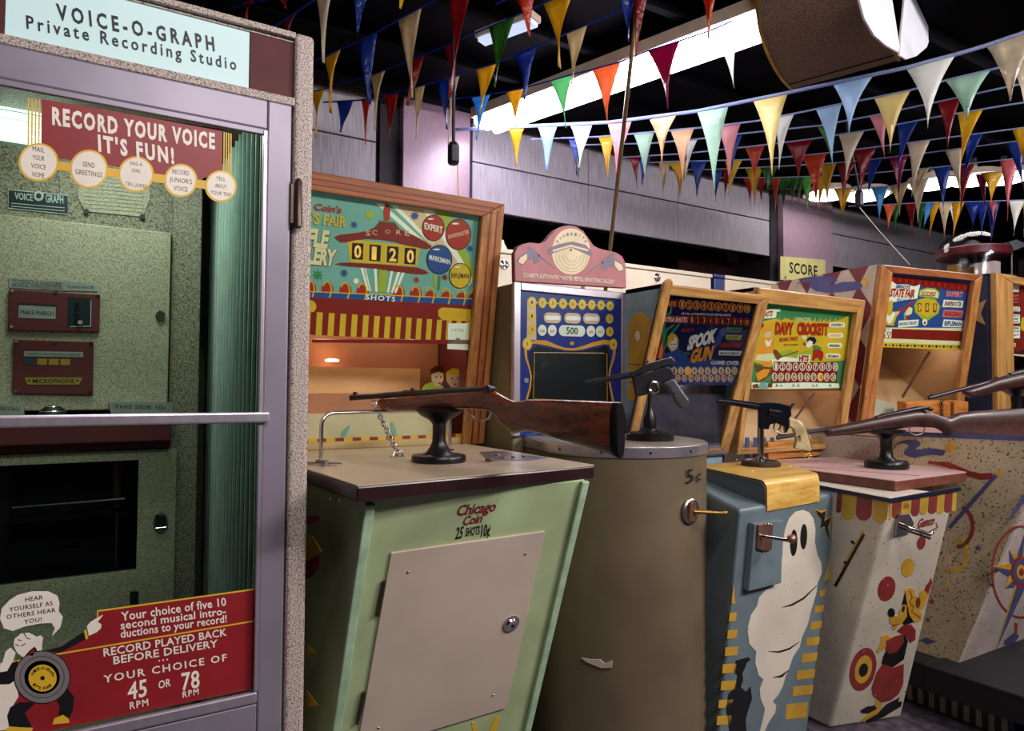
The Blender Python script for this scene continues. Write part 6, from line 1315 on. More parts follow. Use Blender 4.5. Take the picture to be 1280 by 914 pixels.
MB().poly(HS2, c((138, 702), (180, 680), (218, 664), (280, 660), (325, 665), (346, 682), (332, 697), (295, 700), (310, 712), (370, 690), (440, 688), (476, 700), (462, 726), (400, 736), (300, 746), (240, 736), (205, 712), (215, 692), (175, 692)), 'paint_violet').ell(HS2, *c((485, 690))[0], 4, 6, 'paint_yellow', 0, .0012).build('painted_wave', fa)
HA = Pl(HP.w(0, 0, -.012), HP.u, HP.v); c = zs(1090, 330, 7.614)
gz = HA.hit(1155, 436)[1]; gtop = LH - .01
art = MB().rect(HA, .02, WH - .02, gz, gtop, 'art_blue', 0, .001)
art.poly(HA, c((190, 105), (940, 190), (900, 240), (180, 160)), 'art_maroon', .001, .002)
for k in range(12): x = 200 + k * 62; y = 150 + k * 6.8; art.ell(HA, *c((x, y + 18))[0], 30 / 7.6, 26 / 7.6, 'art_maroon', .001, .002, n=12).ell(HA, *c((x, y))[0], 2.4, 2.6, 'art_red', .002, .0023, n=8)
art.poly(HA, c((175, 155), (230, 195), (330, 195), (400, 215), (455, 195), (425, 330), (150, 370), (165, 240)), 'art_white', .001, .0022)
art.poly(HA, c((445, 300), (450, 250), (520, 225), (600, 235), (640, 270), (630, 330), (450, 310)), 'art_lime', .001, .0022).poly(HA, c((452, 295), (458, 262), (520, 240), (600, 250), (625, 275), (618, 325), (560, 305), (500, 298)), 'art_cream', .0022, .0026)
art.poly(HA, c((395, 400), (430, 340), (520, 320), (600, 335), (645, 400), (630, 470), (560, 515), (500, 560), (450, 500), (405, 460)), 'art_lime', .001, .0024).poly(HA, c((408, 400), (440, 350), (520, 332), (595, 348), (630, 400), (615, 465), (520, 508), (420, 460)), 'art_yellow', .0024, .003)
for x in (432, 505, 578): art.poly(HA, c((x - 2, 370 + (x - 432) * .03), (x + 32, 372 + (x - 432) * .03), (x + 28, 455 + (x - 432) * .05), (x - 4, 452 + (x - 432) * .05)), 'art_brown', .003, .0034).text(HA, '0', c((x + 6, 385))[0], c((x + 24, 385))[0], c((x + 4, 440))[0], 'art_glow', .0038, .03)
art.ell(HA, *c((497, 555))[0], 3, 4, 'art_white', .001, .0034, n=16).ell(HA, *c((497, 560))[0], 1.4, 2, 'art_red', .0034, .0038, n=10)
art.poly(HA, c((135, 370), (190, 340), (195, 400), (185, 450), (215, 455), (240, 470), (200, 590), (115, 580), (120, 500)), 'art_yellow', .001, .0026).poly(HA, c((130, 460), (160, 500), (200, 455), (220, 470), (180, 560), (150, 570), (125, 520)), 'art_white', .0026, .003).stroke(HA, c((220, 470), (300, 430), (400, 350)), [4, 3, 1.5], 'art_red', .001, .003).poly(HA, c((215, 455), (260, 450), (240, 490), (215, 490)), 'art_peach', .003, .0033)
art.poly(HA, c((325, 440), (350, 410), (380, 420), (375, 470), (330, 500), (310, 480)), 'art_cream', .001, .0028).poly(HA, c((315, 490), (345, 485), (350, 530), (318, 535)), 'art_red', .001, .0028).poly(HA, c((300, 470), (325, 440), (318, 540), (300, 520)), 'art_teal', .001, .0026)
art.poly(HA, c((250, 540), (440, 530), (432, 590), (245, 605)), 'art_white', .001, .003)
for y, m, t, tc in ((340, 'art_white', 'SHARPSHOOTER', 'art_brown'), (435, 'art_pink', 'MARKSMAN', 'art_red'), (528, 'art_white', 'RIFLEMAN', 'art_blue')):
    art.poly(HA, c((680, y), (865, y + 12), (852, y + 75), (665, y + 70)), m, .001, .0026).text(HA, t, c((690, y + 14))[0], c((852, y + 24))[0], c((682, y + 56))[0], tc, .003, .05)
art.text(HA, 'EXPERT', c((705, 262))[0], c((862, 270))[0], c((698, 305))[0], 'art_pink', .003, .06)
art.text(HA, "GENCO'S", c((225, 200))[0], c((360, 208))[0], c((220, 228))[0], 'art_blue', .003, .05).text(HA, 'STATE FAIR', c((178, 236))[0], c((412, 250))[0], c((162, 308))[0], 'art_red', .0032, .05).text(HA, 'RIFLE GALLERY', c((235, 330))[0], c((372, 332))[0], c((230, 352))[0], 'art_blue', .003, .02).text(HA, 'MOVING TARGETS', c((258, 560))[0], c((425, 545))[0], c((256, 588))[0], 'art_blue', .0034, .03).text(HA, 'SCORE', c((470, 262))[0], c((605, 268))[0], c((462, 300))[0], 'art_red', .003, .03)
ys = lambda x, y: (x, y)
art.poly(HA, c((100, 605), (860, 610), (855, 640), (100, 622)), 'art_cream', .001, .002)
art.poly(HA, c((95, 615), (850, 638), (840, 745), (95, 708)), 'art_maroon', .001, .0022).text(HA, 'SHOTS', c((98, 622))[0], c((186, 625))[0], c((92, 698))[0], 'art_white', .0026, .05)
art.poly(HA, c((90, 706), (840, 735), (835, 772), (88, 752)), 'art_cream', .001, .0024)
art.rect(HA, .02, WH - .02, gz, HA.hit(1155, 430)[1], 'art_yellow', .001, .0026)
for k in range(22): x = 92 + k * 34.5; art.poly(HA, c((x - (16 if k % 2 else 8), 771 + k * .9), (x, 758 + k * .9), (x + (16 if k % 2 else 8), 771 + k * .9), (x, 785 + k * .9)), 'art_navy' if k % 2 else 'art_brown', .0026, .003)
art.build('back_glass_art', fa, label='lit blue fair score glass with yellow shield counter')
MB().prism(Pl(HP.w(0, 0, .002), HP.u, HP.v), [(inl - .004, .015), (inr + .004, .015), (inr + .004, int_ + .004), (inl - .004, int_ + .004)], 'clear_glass', 0, .003).build('glass_pane', fa)
nb = V((-HP.n.x, -HP.n.y, 0)).normalized(); q = HP.w(.03, 0); r = HP.w(WH - .02, 0)
MB().hexa([q + nb * .03 + V((0, 0, .01)), r + nb * .03 + V((0, 0, .01)), r + nb * .46 + V((0, 0, .36)), q + nb * .46 + V((0, 0, .36))], [q + nb * .03 + V((0, 0, .02)), r + nb * .03 + V((0, 0, .02)), r + nb * .46 + V((0, 0, .37)), q + nb * .46 + V((0, 0, .37))], 'inside_peach').build('inner_ramp', fa)
for (nm_, pl_, w0_, w1_, zz_) in (('a', DP, XA2 + .15, XB2 - .12, LD * .46), ('b', HP, .15, WH - .12, LH * .48)):
    for a_ in (w0_, w1_):
        l = bpy.data.lights.new('gallery_light', 'POINT'); l.energy = .42; l.color = (1, .78, .58); l.shadow_soft_size = .03
        o = bpy.data.objects.new('gallery_light', l); COL.objects.link(o); o.location = pl_.w(a_, zz_, -.10)
MB().tube([HP.p3(1162, 440, -.04), HP.p3(1128, 497, -.06)], .006, 'edge_brown', 7).build('reflected_line', fa)  # dark diagonal reflection in the inner mirror, built as a rod
MB().hexa(*[[HP.w(a_, b_, h_) for a_, b_, h_ in L_] for L_ in (((inl, .02, -.03), (inl + .20, .02, -.03), (inl + .20, .02, -.16), (inl, .02, -.16)), ((inl, .11, -.03), (inl + .19, .09, -.03), (inl + .19, .10, -.14), (inl, .15, -.14)))], 'door_cream').build('card_box', fa)
q0 = HP.w(*HP.hit(1120, 523)); 
MB().prism(Pl(HP.w(0, 0, .03), HP.u, HP.v), [HP.hit(1121, 524, .03), HP.hit(1176, 524, .03), HP.hit(1176, 500, .03), HP.hit(1121, 501, .03)], 'oak_block', 0, .05).prism(Pl(HP.w(0, 0, .03), HP.u, HP.v), [HP.hit(1180, 524, .03), HP.hit(1198, 524, .03), HP.hit(1198, 500, .03), HP.hit(1180, 500, .03)], 'oak_block', 0, .05).build('wooden_block', fa, bevel=.004)
for x, y in ((1083, 498), (1097, 371)): MB().lathe(HP.p3(x, y, .025), [(.004, 0), (.003, .001)], 'ink', 8, ax=HP.n).build('screw_hole', fa)
g = HP.p3(1177, 500, .09); chain(g, HP.p3(1178, 528, .09), 9, .0055, 'short dark chain hanging in front of the star gallery glass', 'iron_black')
# rifle on machine 5
m7 = V((3.02, 1.22, tz6 + .02)); p7 = m7; m7.x = 3.05; 
R7 = Pl(V((m7.x, m7.y, 1.2)), V((.854, -.52, 0)), (0, 0, 1))
aa = R7.hit(1271, 500); mm = R7.w(aa[0], 0); m7 = V((mm.x, mm.y, tz6 + .02)); kr = (m7 - CAM).dot(FW) / FPX; h7 = lambda y: at(1271, y, (m7.x, m7.y)).z - m7.z
rifle('dark rifle at the right edge, above the star gallery', R7, [(1203.5, 488, 491, .008), (1206, 486.5, 494, .016), (1212, 485, 497, .020), (1230, 479, 493.5, .021), (1245, 473, 490, .022), (1265, 468.5, 487, .022), (1290, 463, 483, .022), (1320, 457, 478, .020), (1335, 456, 480, .018), (1345, 457, 490, .018), (1350, 456, 491, .018), (1400, 449, 494, .020)], [(1399, 449, 494, .020), (1407, 449, 495, .019)],
      ([(1161, 497.5), (1165, 496.7), (1245, 475.5), (1270, 468)], [.0085, .0078, .008, .008]), [(1262, 466, 471, .010), (1290, 459, 466, .013), (1330, 452, 458, .010)], [(1245, 473.5, 3, 2.5), (1164, 495, 1.2, 2.5)], [(1312, 479), (1316, 487), (1324, 488), (1330, 480)], m7,
      [(22 * kr, 0), (22 * kr, .02), (8 * kr, .025), (6 * kr, h7(505)), (7 * kr, h7(495)), (14 * kr, h7(490)), (19 * kr, h7(486))], 'walnut_dark')
# =================================================================== machine 6: at the right edge, navy side with star
sv = thing('navy_shooting_gallery', 'oak-framed gallery at the right edge with navy side panel and tan star', 'arcade machine', (4.0, 1.9, 0))
X7 = 3.86; T7 = plX(X7).p3(1243, 341); Z7 = T7.z; V7 = tilt((X7, T7.y + .02, .95), 0, 0); L7 = Z7 - .95
hollow(V7, 0, .62, 0, L7, .5, .02, 'cab_grey', 'door_cream', sv, mside='paint_navy')
i7 = V7.hit(1259, 400)[0]; t7 = V7.hit(1270, 357)[1]
stiles(V7, 0, .62, 0, L7, i7, i7, L7 - t7, .02, .03, 'oak', 'oak_rail', sv)
MB().box(X7 - .0, X7 + .62, T7.y + .04, T7.y + .5, 0, .94, 'paint_navy').build('pedestal', sv, bevel=.008)
A7 = Pl(V7.w(0, 0, -.01), V7.u, V7.v); c = zs(1220, 320, 7.033); g0 = A7.hit(1265, 443)[1]
art = MB().rect(A7, .02, .6, g0, L7 - .01, 'art_maroon', 0, .001)
art.poly(A7, c((295, 242), (375, 245), (375, 318), (300, 315)), 'art_white', .001, .002)
for y0, y1 in ((440, 495), (508, 600), (612, 732)): art.poly(A7, c((282, y0 + 8), (292, y0), (380, y0 + 2), (390, y0 + 10), (390, y1 - 8), (378, y1), (290, y1 - 2), (278, y1 - 10)), 'art_navy', .001, .002).poly(A7, c((288, y0 + 12), (296, y0 + 5), (376, y0 + 7), (383, y0 + 14), (383, y1 - 12), (374, y1 - 6), (294, y1 - 8), (284, y1 - 14)), 'art_white', .002, .0024)
for i, (y, t, m) in enumerate(((262, 'SKILL', 'art_red'), (282, 'SCORE', 'art_blue'), (345, 'SET', 'art_pink'), (372, 'SHOTS', 'art_pink'), (398, 'TO SHOOT', 'art_pink'), (452, '21 TO 24', 'art_navy'), (472, 'FAIR', 'art_red'), (522, '25 TO 27', 'art_navy'), (548, 'EXPERT', 'art_navy'), (572, 'GOOD', 'art_red'), (628, 'SUPERB', 'art_navy'), (655, '28 TO 30', 'art_navy'), (690, 'BEST', 'art_red'))): art.text(A7, t, c((300, y))[0], c((372, y + 1))[0], c((300, y + 13))[0], m, .003, .03)
art.text(A7, 'SHOTS', c((275, 770))[0], c((345, 770))[0], c((272, 800))[0], 'art_white', .003, .03).poly(A7, c((400, 540), (440, 540), (440, 680), (385, 640)), 'art_yellow', .001, .0022).poly(A7, c((280, 815), (330, 830), (370, 850), (420, 820), (440, 800), (440, 860), (290, 845)), 'art_navy', .001, .0022).poly(A7, c((272, 858), (440, 872), (440, 888), (272, 868)), 'art_cream', .001, .0022)
art.build('back_glass_art', sv, label='dark red score glass with white rank panels')
MB().prism(Pl(V7.w(0, 0, .002), V7.u, V7.v), [(i7, .01), (.6 - i7, .01), (.6 - i7, t7), (i7, t7)], 'clear_glass', 0, .003).build('glass_pane', sv)
M('star_tan', '#a5855a', .5)
SS = plX(X7 - .001)
stx, sty = 1214, 391
# the navy side panel runs deep, seen between the two frames
MB().box(X7 - .012, X7 - .002, T7.y + .03, T7.y + .62, .9, Z7 - .01, 'paint_navy').build('side_skin', sv)
SS = plX(X7 - .0125)
MB().poly(SS, [(1205, 375), (1219, 382), (1233, 374), (1226, 392), (1232, 406), (1218, 400), (1208, 414), (1204, 397), (1190, 390), (1204, 388)], 'star_tan').build('painted_star', sv, label='tan painted star')
# =================================================================== low dark bench, striped board
bn = thing('low_bench', 'low black bench on the floor in front of the star gallery, lower right corner', 'bench', (2.95, 1.0, 0))
M('bench_black', '#08070b', .75, 0, .15, 6); M('bench_top', '#0d0b12', .75, 0, .15, 6); M('stripe_cream', '#a59884', .5); M('stripe_slate', '#2a3340', .5)
e0, e1 = onz(1147, 828, .2), onz(1282, 872, .2)
ed = (e1 - e0).normalized(); nrm = V((-ed.y, ed.x, 0)); 
if nrm.x < 0: nrm = -nrm
E0, E1 = e0, e0 + ed * .62
yb_ = c6[0].y - .012
def bslab(z0, z1, mat, nm, w0=0, w1=.85, ins=0):
    a, b_ = E0 + nrm * w0, E1 + nrm * w0; c_, d_ = E1 + nrm * w1, E0 + nrm * w1
    a, d_ = V((a.x, min(a.y, yb_), 0)), V((d_.x, min(d_.y, yb_), 0))
    L_ = [b_, c_, d_, a]
    return MB().hexa([V((q.x, q.y, z0)) for q in L_], [V((q.x, q.y, z1)) for q in L_], mat).build(nm, bn, bevel=.003)
bslab(.185, .2, 'bench_top', 'bench_top'); bslab(.105, .184, 'bench_black', 'apron', 0, .03); bslab(0, .184, 'bench_black', 'bench_leg', .70, .80)
MB().hexa([V((2.60, .60, 0)), V((2.66, .60, 0)), V((2.66, .68, 0)), V((2.60, .68, 0))], [V((2.60, .60, .184)), V((2.66, .60, .184)), V((2.66, .68, .184)), V((2.60, .68, .184))], 'bench_black').build('bench_leg', bn)
wd = .02
MB().box(E0.x + .004, 2.692, yb_, 1.62, .105, .2, 'bench_black').build('apron_end', bn, bevel=.003)
for k in range(24):
    y = 1.60 - .004 - k * wd
    MB().box(2.688, 2.695, y - wd + .001, y, .004, .18, 'stripe_slate' if k % 2 else 'stripe_cream').build('striped_board', bn)
# =================================================================== things behind the row
M('cream_steel', '#d6cbb4', .4, 0, .04, 4)
M('case_blue', '#20306e', .4)
def backcab(label, x0, x1, z1, y=2.62, mat='cream_steel', lock=None, top=None):
    t = thing('arcade_cabinet', label, 'arcade machine', ((x0 + x1) / 2, y, 0), 'backs of the cabinets behind the row')
    MB().box(x0, x1, y, y + .5, 0, z1 - .022, mat).build('cabinet', t, bevel=.006)
    MB().box(x0 - .006, x1 + .006, y - .006, y + .506, z1 - .02, z1, mat).build('lid', t, bevel=.004)
    if lock:
        q = plY(y).p3(*lock); MB().lathe(q, [(.022, 0), (.022, .004), (.016, .006), (.012, .004), (.006, .008)], 'chrome', 18, ax=(0, -1, 0)).build('lock', t, smooth=True)
    return t
Yb = 2.62; PB = plY(Yb)
q = PB.p3(628, 311)
t = backcab('white cabinet top with a small knob and lock, left of the pink crest sign', 1.42, 1.98, q.z, lock=(630, 331))
MB().lathe(V((PB.p3(630, 311).x, Yb + .04, q.z)), [(.034, 0), (.034, .012), (.022, .03), (.02, .045), (.008, .05)], 'cream_steel', 16).build('top_knob', t, smooth=True)
xb = PB.hit(889, 345)[0]
backcab('long white cabinet top above the spook score glass, right of the pink crest sign', 2.0, xb, PB.p3(820, 334).z, lock=(821, 347))
q = PB.hit(893, 350)[0]; q2 = PB.hit(906, 350)[0]; q3 = PB.hit(1010, 350)[0]
backcab('narrow blue cabinet side between the two white cabinet tops', q, q2 - .008, PB.p3(898, 343).z, mat='case_blue')
backcab('white cabinet top above the yellow frontier score glass', q2 + .004, q3, PB.p3(945, 349).z, lock=(967, 357))
# SCORE card on the right column
SCY = YW - .052; SP_ = plY(SCY)
M('card_yellow', '#d8d38e', .5, 0, .03)
sc = thing('score_card', 'pale yellow card reading SCORE on the right column', 'sign', SP_.w(*SP_.hit(1003, 335)))
MB().poly(SP_, [(975, 320.5), (1031, 325), (1031, 350), (975, 350)], 'card_yellow', 0, .004).build('card', sc, bevel=.001)
MB().text(SP_, 'SCORE', (986, 328), (1021, 333), (986, 341), 'ink', .0055, .02, 1.1).text(SP_, '1', (980, 345), (982, 345), (980, 349), 'print_grey', .0055).build('lettering', sc)
# pole, pull cords, wires
M('pole_brass', '#7d6a52', .35, .5, .1)
def tag(o, l, c, g=None):
    o['label'] = l; o['category'] = c
    if g: o['group'] = g
    return o
pb = plY(2.42).p3(760, 335); ptp = onz(797.5, -2, 2.70)
d_ = plY(2.42).p3(797.5, 0); ptp = pb + (d_ - pb) * ((2.72 - pb.z) / (d_.z - pb.z))
pb2 = pb + (pb - ptp) * .35
ptp = onz(797.5, -2, 2.735); pb2 = pb + (pb - ptp) * .35
po = thing('pole', 'thin brown pole rising to the ceiling behind the pink crest sign', 'pole', pb2)
MB().tube([pb2, ptp], .009, 'pole_brass', 12).build('shaft', po, smooth=True); MB().tube([pb2 + V((.0, -.009, 0)), ptp + V((0, -.009, 0))], .003, 'brass', 6).build('wire', po)
def pullcord(label, px, ptop, pbox0, pbox1, y, wbox):
    P_ = plY(y); a, b_ = P_.p3(px[0], ptop), P_.p3(px[1], pbox0); t = thing('pull_switch', label, 'pull switch', b_, 'black boxes hanging on cords')
    a = b_ + (a - b_) * ((2.73 - b_.z) / (a.z - b_.z))
    MB().tube([a, b_], .0065, 'black', 8).build('cord', t, smooth=True)
    h_ = b_.z - P_.p3(px[1], pbox1).z
    MB().lathe(b_ - V((0, 0, h_)), [(wbox * .75, 0), (wbox, h_ * .12), (wbox, h_ * .82), (wbox * .7, h_)], 'gun_metal', 8).build('switch_box', t, bevel=.003)
    return t, b_ - V((0, 0, h_))
t1, e = pullcord('black box hanging on a straight cord in front of the left column', (567, 567), 20, 178, 206, 2.15, .022)
q = plY(2.15)
tag(MB().tube([q.p3(572, 205), q.p3(573, 245), q.p3(573, 420)], .0022, 'brass', 6).build('wire', None), 'thin gold wire dropping from the left hanging box', 'wire')
t2, e = pullcord('black box hanging on a cord among the pennants near the right column', (1060, 1074), 165, 238, 259, 2.3, .024)
q = plY(2.3)
tag(MB().tube([e, q.p3(1100, 290), q.p3(1137, 331)], .003, 'print_white', 6).build('string', None), 'pale string running from the right hanging box down to the star gallery', 'string')
# glass dome cabinet in the distance
M('dome_red', '#7c2e34', .4, 0, .08)
dm = thing('dome_cabinet', 'clear plastic dome with dark red band and small blocks inside, behind the star gallery', 'arcade machine', (4.7, 2.25, 0))
DPY = plY(2.25); dc = DPY.p3(1216, 345); rr = 43 * (DPY.p3(1216, 330) - CAM).dot(FW) / FPX; zt__ = DPY.p3(1216, 288).z; zb__ = dc.z - .02
dc = V((dc.x, 2.25, zb__))
hgt = zt__ - zb__
MB().lathe(dc, [(rr, 0), (rr * 1.0, hgt * .35)] + [(rr * math.cos(t), hgt * .35 + hgt * .65 * math.sin(t)) for t in [math.radians(a) for a in range(10, 90, 10)]] + [(.01, hgt)], 'dome_glass', 36).build('dome', dm, smooth=True, label='clear glossy dome')
MB().lathe(dc - V((0, 0, .0)), [(rr * .9, hgt * .42), (rr * .93, hgt * .44), (rr * .93, hgt * .58), (rr * .9, hgt * .60)], 'dome_red', 32).build('red_band', dm, smooth=True)
MB().lathe(dc - V((0, 0, .06)), [(rr * 1.04, 0), (rr * 1.04, .055), (rr * .9, .059)], 'print_grey', 32).build('base_ring', dm, smooth=True)
MB().lathe(V((dc.x, dc.y, 0)), [(rr * .96, 0), (rr * .96, zb__ - .06)], 'dome_red', 28).build('pedestal', dm, smooth=True)
rnd = random.Random(3)
for k in range(9):
    a = rnd.uniform(0, 6.28); r_ = rnd.uniform(.1, .6) * rr; x, y, s_ = dc.x + r_ * math.cos(a), dc.y + r_ * math.sin(a), rnd.uniform(.02, .045)
    MB().box(x - s_, x + s_, y - s_, y + s_, zb__ + .0, zb__ + rnd.uniform(.04, hgt * .3), ('diamond_cream', 'print_white', 'bar_yellow')[k % 3]).build('block', dm, bevel=.003)
MB().lathe(dc + V((0, 0, hgt * .42)), [(.10, 0), (.12, .04), (.02, .12)], 'black', 16).build('inner_hub', dm, smooth=True)
wp_ = plY(2.6)
for i, (pts, l) in enumerate((([(1243, 307), (1268, 300), (1277, 304), (1277, 309), (1262, 315), (1243, 312)], 'small bright white paddle shape right of the glass dome'),)):
    t = thing('white_paddle', l, 'paddle', wp_.w(*wp_.hit(1262, 308)))
    MB().poly(wp_, pts, 'petal_white', 0, .02).build('blade', t, bevel=.004); MB().tube([wp_.p3(1265, 310), V((wp_.p3(1265, 310).x, 2.64, 0))], .01, 'steel', 8).build('stand', t)

# =================================================================== pennant strings
PC = {'y': '#e0b82c', 'b': '#27459c', 'r': '#a02226', 'w': '#d9cdb6', 'o': '#c9482a', 'g': '#3c7a2e', 'l': '#5aa7d8', 'm': '#86174a', 'p': '#d8707a', 'G': '#8ccf9a', 'W': '#eef0ea', 's': '#e08a5a', 'k': '#8f1d22', 'e': '#6fc24a', 'c': '#cdbb95', 'Y': '#efdf98', 'L': '#b3d2ec', 'S': '#efc59a', 'P': '#dfa0a6', 'M': '#b9dcc8'}  # paler copies at the end have the tube's backlight painted in
PN = {'y': 'yellow', 'b': 'blue', 'r': 'red', 'w': 'cream', 'o': 'orange-red', 'g': 'dark green', 'l': 'light blue', 'm': 'magenta', 'p': 'pink', 'G': 'pale green', 'W': 'white', 's': 'orange', 'k': 'dark red', 'e': 'bright green', 'c': 'tan', 'Y': 'backlit yellow', 'L': 'backlit blue', 'S': 'backlit orange', 'P': 'backlit pink', 'M': 'backlit green'}
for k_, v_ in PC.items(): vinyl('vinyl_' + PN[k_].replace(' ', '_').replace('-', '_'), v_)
vinyl('rope_blue', '#2b3b9a'); vinyl('rope_pale', '#a9b4d8')
RD = V((.533, -.846, 0))
rp = random.Random(11)
def string(label, anchor, z, rope_px, rope_mat, pens, rr=.0035):
    """anchor: photo pixel of one point of the rope, z its height; the whole string hangs in one vertical plane running across the room"""
    A = onz(anchor[0], anchor[1], z); P_ = Pl(A, RD, (0, 0, 1))
    t = thing('pennant_string', label, 'pennants', P_.p3(*rope_px[0]), 'strings of triangular vinyl pennants')
    pts = [P_.p3(*p) for p in rope_px]
    MB().tube(pts, rr, rope_mat, 6).build('rope', t, smooth=True)
    for tlx, tly, trx, try_, px, py, k in pens:
        a, b_, c_ = P_.p3(tlx, tly), P_.p3(trx, try_), P_.p3(px, py)
        nseg = 7; vs = []; fs = []; ph = rp.uniform(0, 6.28); amp = (b_ - a).length * rp.uniform(.06, .16); curl = (c_ - (a + b_) / 2).length * rp.uniform(-.12, .16)
        for i in range(nseg + 1):
            v_ = i / nseg; l_ = a.lerp(c_, v_); r_ = b_.lerp(c_, v_); m_ = 3 if i < nseg else 1
            wv = 1 if i < nseg else 0
            for j in range(5):
                u_ = j / 4; bow = (1 - v_) * v_ * (b_ - a).length * .42 * (1 if u_ < .5 else -1) * abs(u_ - .5) * 2
                p_ = l_.lerp(r_, u_) + RD * bow + P_.n * (amp * math.sin(ph + u_ * 3.6 + v_ * 2.5) * min(1, v_ * 3) + curl * v_ * v_)
                vs.append(p_)
        for i in range(nseg):
            for j in range(4): q_ = i * 5 + j; fs.append((q_, q_ + 1, q_ + 6, q_ + 5))
        o = MB().add(vs, fs, 'vinyl_' + PN[k].replace(' ', '_').replace('-', '_')).build('pennant', t, smooth=True, label=PN[k] + ' pennant')
        so = o.modifiers.new('thickness', 'SOLIDIFY'); so.thickness = .0006
    return t
Z = 2.5
string('blue rope of pennants at the top left, passing behind the booth header corner', (370, 20), 2.5, [(300, 62), (347, 31), (393, 0), (425, -22)], 'rope_blue', [(353, 31, 372, 15, 362, 48, 'k')])
string('string of pennants highest above the booth, mostly cut off by the top edge', (400, -12), 2.42, [(290, 10), (345, -3), (400, -14), (470, -22), (530, -26)], 'rope_blue', [(303, 2, 317, 0, 309, 24, 'r'), (343, -4, 361, -8, 358, 11, 'k'), (393, -13, 417, -16, 402, 77, 'w'), (440, -20, 462, -22, 449, 42, 'b'), (497, -24, 513, -25, 503, 13, 'y')])
string('blue-roped string with a yellow, a blue and a cream pennant right of the booth', (460, 45), 2.46, [(385, 80), (425, 62), (448, 52), (472, 40), (500, 24), (544, 0), (590, -25)], 'rope_blue', [(405, 73, 426, 62, 410, 140, 'y'), (446, 52, 472, 40, 457, 127, 'b'), (498, 26, 527, 10, 509, 118, 'c'), (559, -8, 593, -26, 571, 128, 'r')])
string('blue-roped string ending in the green pennant below the small ceiling light', (546, 62), 2.5, [(386, 115), (406, 111), (462, 95), (483, 87), (517, 74), (563, 55), (611, 34), (644, 20), (680, 4), (715, -12)], 'rope_blue', [(388, 115, 406, 111, 396, 173, 'y'), (463, 94, 482, 87, 467, 162, 'c'), (512, 76, 530, 70, 513, 134, 'k'), (554, 58, 575, 50, 567, 118, 'r'), (611, 35, 644, 20, 622, 112, 'g'), (679, 4, 717, -12, 699, 84, 'y')])
string('string with orange-red and blue pennants cut by the top edge, in front of the light', (700, -14), 2.36, [(620, 5), (650, -8), (700, -18), (780, -16), (840, -24), (910, -34)], 'rope_blue', [(643, -6, 670, -12, 659, 42, 'o'), (768, -16, 797, -20, 786, 52, 'b'), (790, -18, 814, -21, 792, 76, 'k'), (869, -28, 907, -33, 885, 48, 'o')])
string('blue-roped string running from the left wall past a yellow and a big blue pennant', (594, 86), 2.52, [(404, 128), (452, 125), (480, 119), (517, 110), (546, 102), (576, 92), (594, 87), (620, 79), (642, 69), (680, 54), (708, 42), (734, 31), (772, 15), (800, 2), (840, -18)], 'rope_blue', [(421, 127, 442, 125, 429, 167, 'b'), (452, 126, 464, 124, 455, 180, 'o'), (480, 119, 498, 117, 489, 175, 'r'), (518, 110, 531, 107, 520, 172, 'c'), (546, 103, 564, 98, 556, 160, 'b'), (560, 100, 574, 95, 560, 182, 'w'), (595, 87, 621, 78, 604, 146, 'y'), (643, 69, 672, 57, 659, 128, 'b'), (708, 42, 734, 31, 717, 112, 'c')])
string('string in front of the long light, with a magenta and a white pennant', (690, 101), 2.52, [(560, 124), (590, 121), (632, 115), (654, 110), (688, 101), (708, 95), (740, 87), (776, 77), (809, 64), (850, 51), (888, 38), (925, 22), (965, 4)], 'rope_blue', [(589, 121, 613, 118, 600, 178, 'l'), (633, 115, 654, 110, 646, 160, 'y'), (688, 101, 716, 93, 705, 158, 'G'), (740, 87, 776, 77, 757, 150, 's'), (810, 64, 850, 51, 835, 136, 'm'), (888, 38, 925, 22, 918, 111, 'W')])
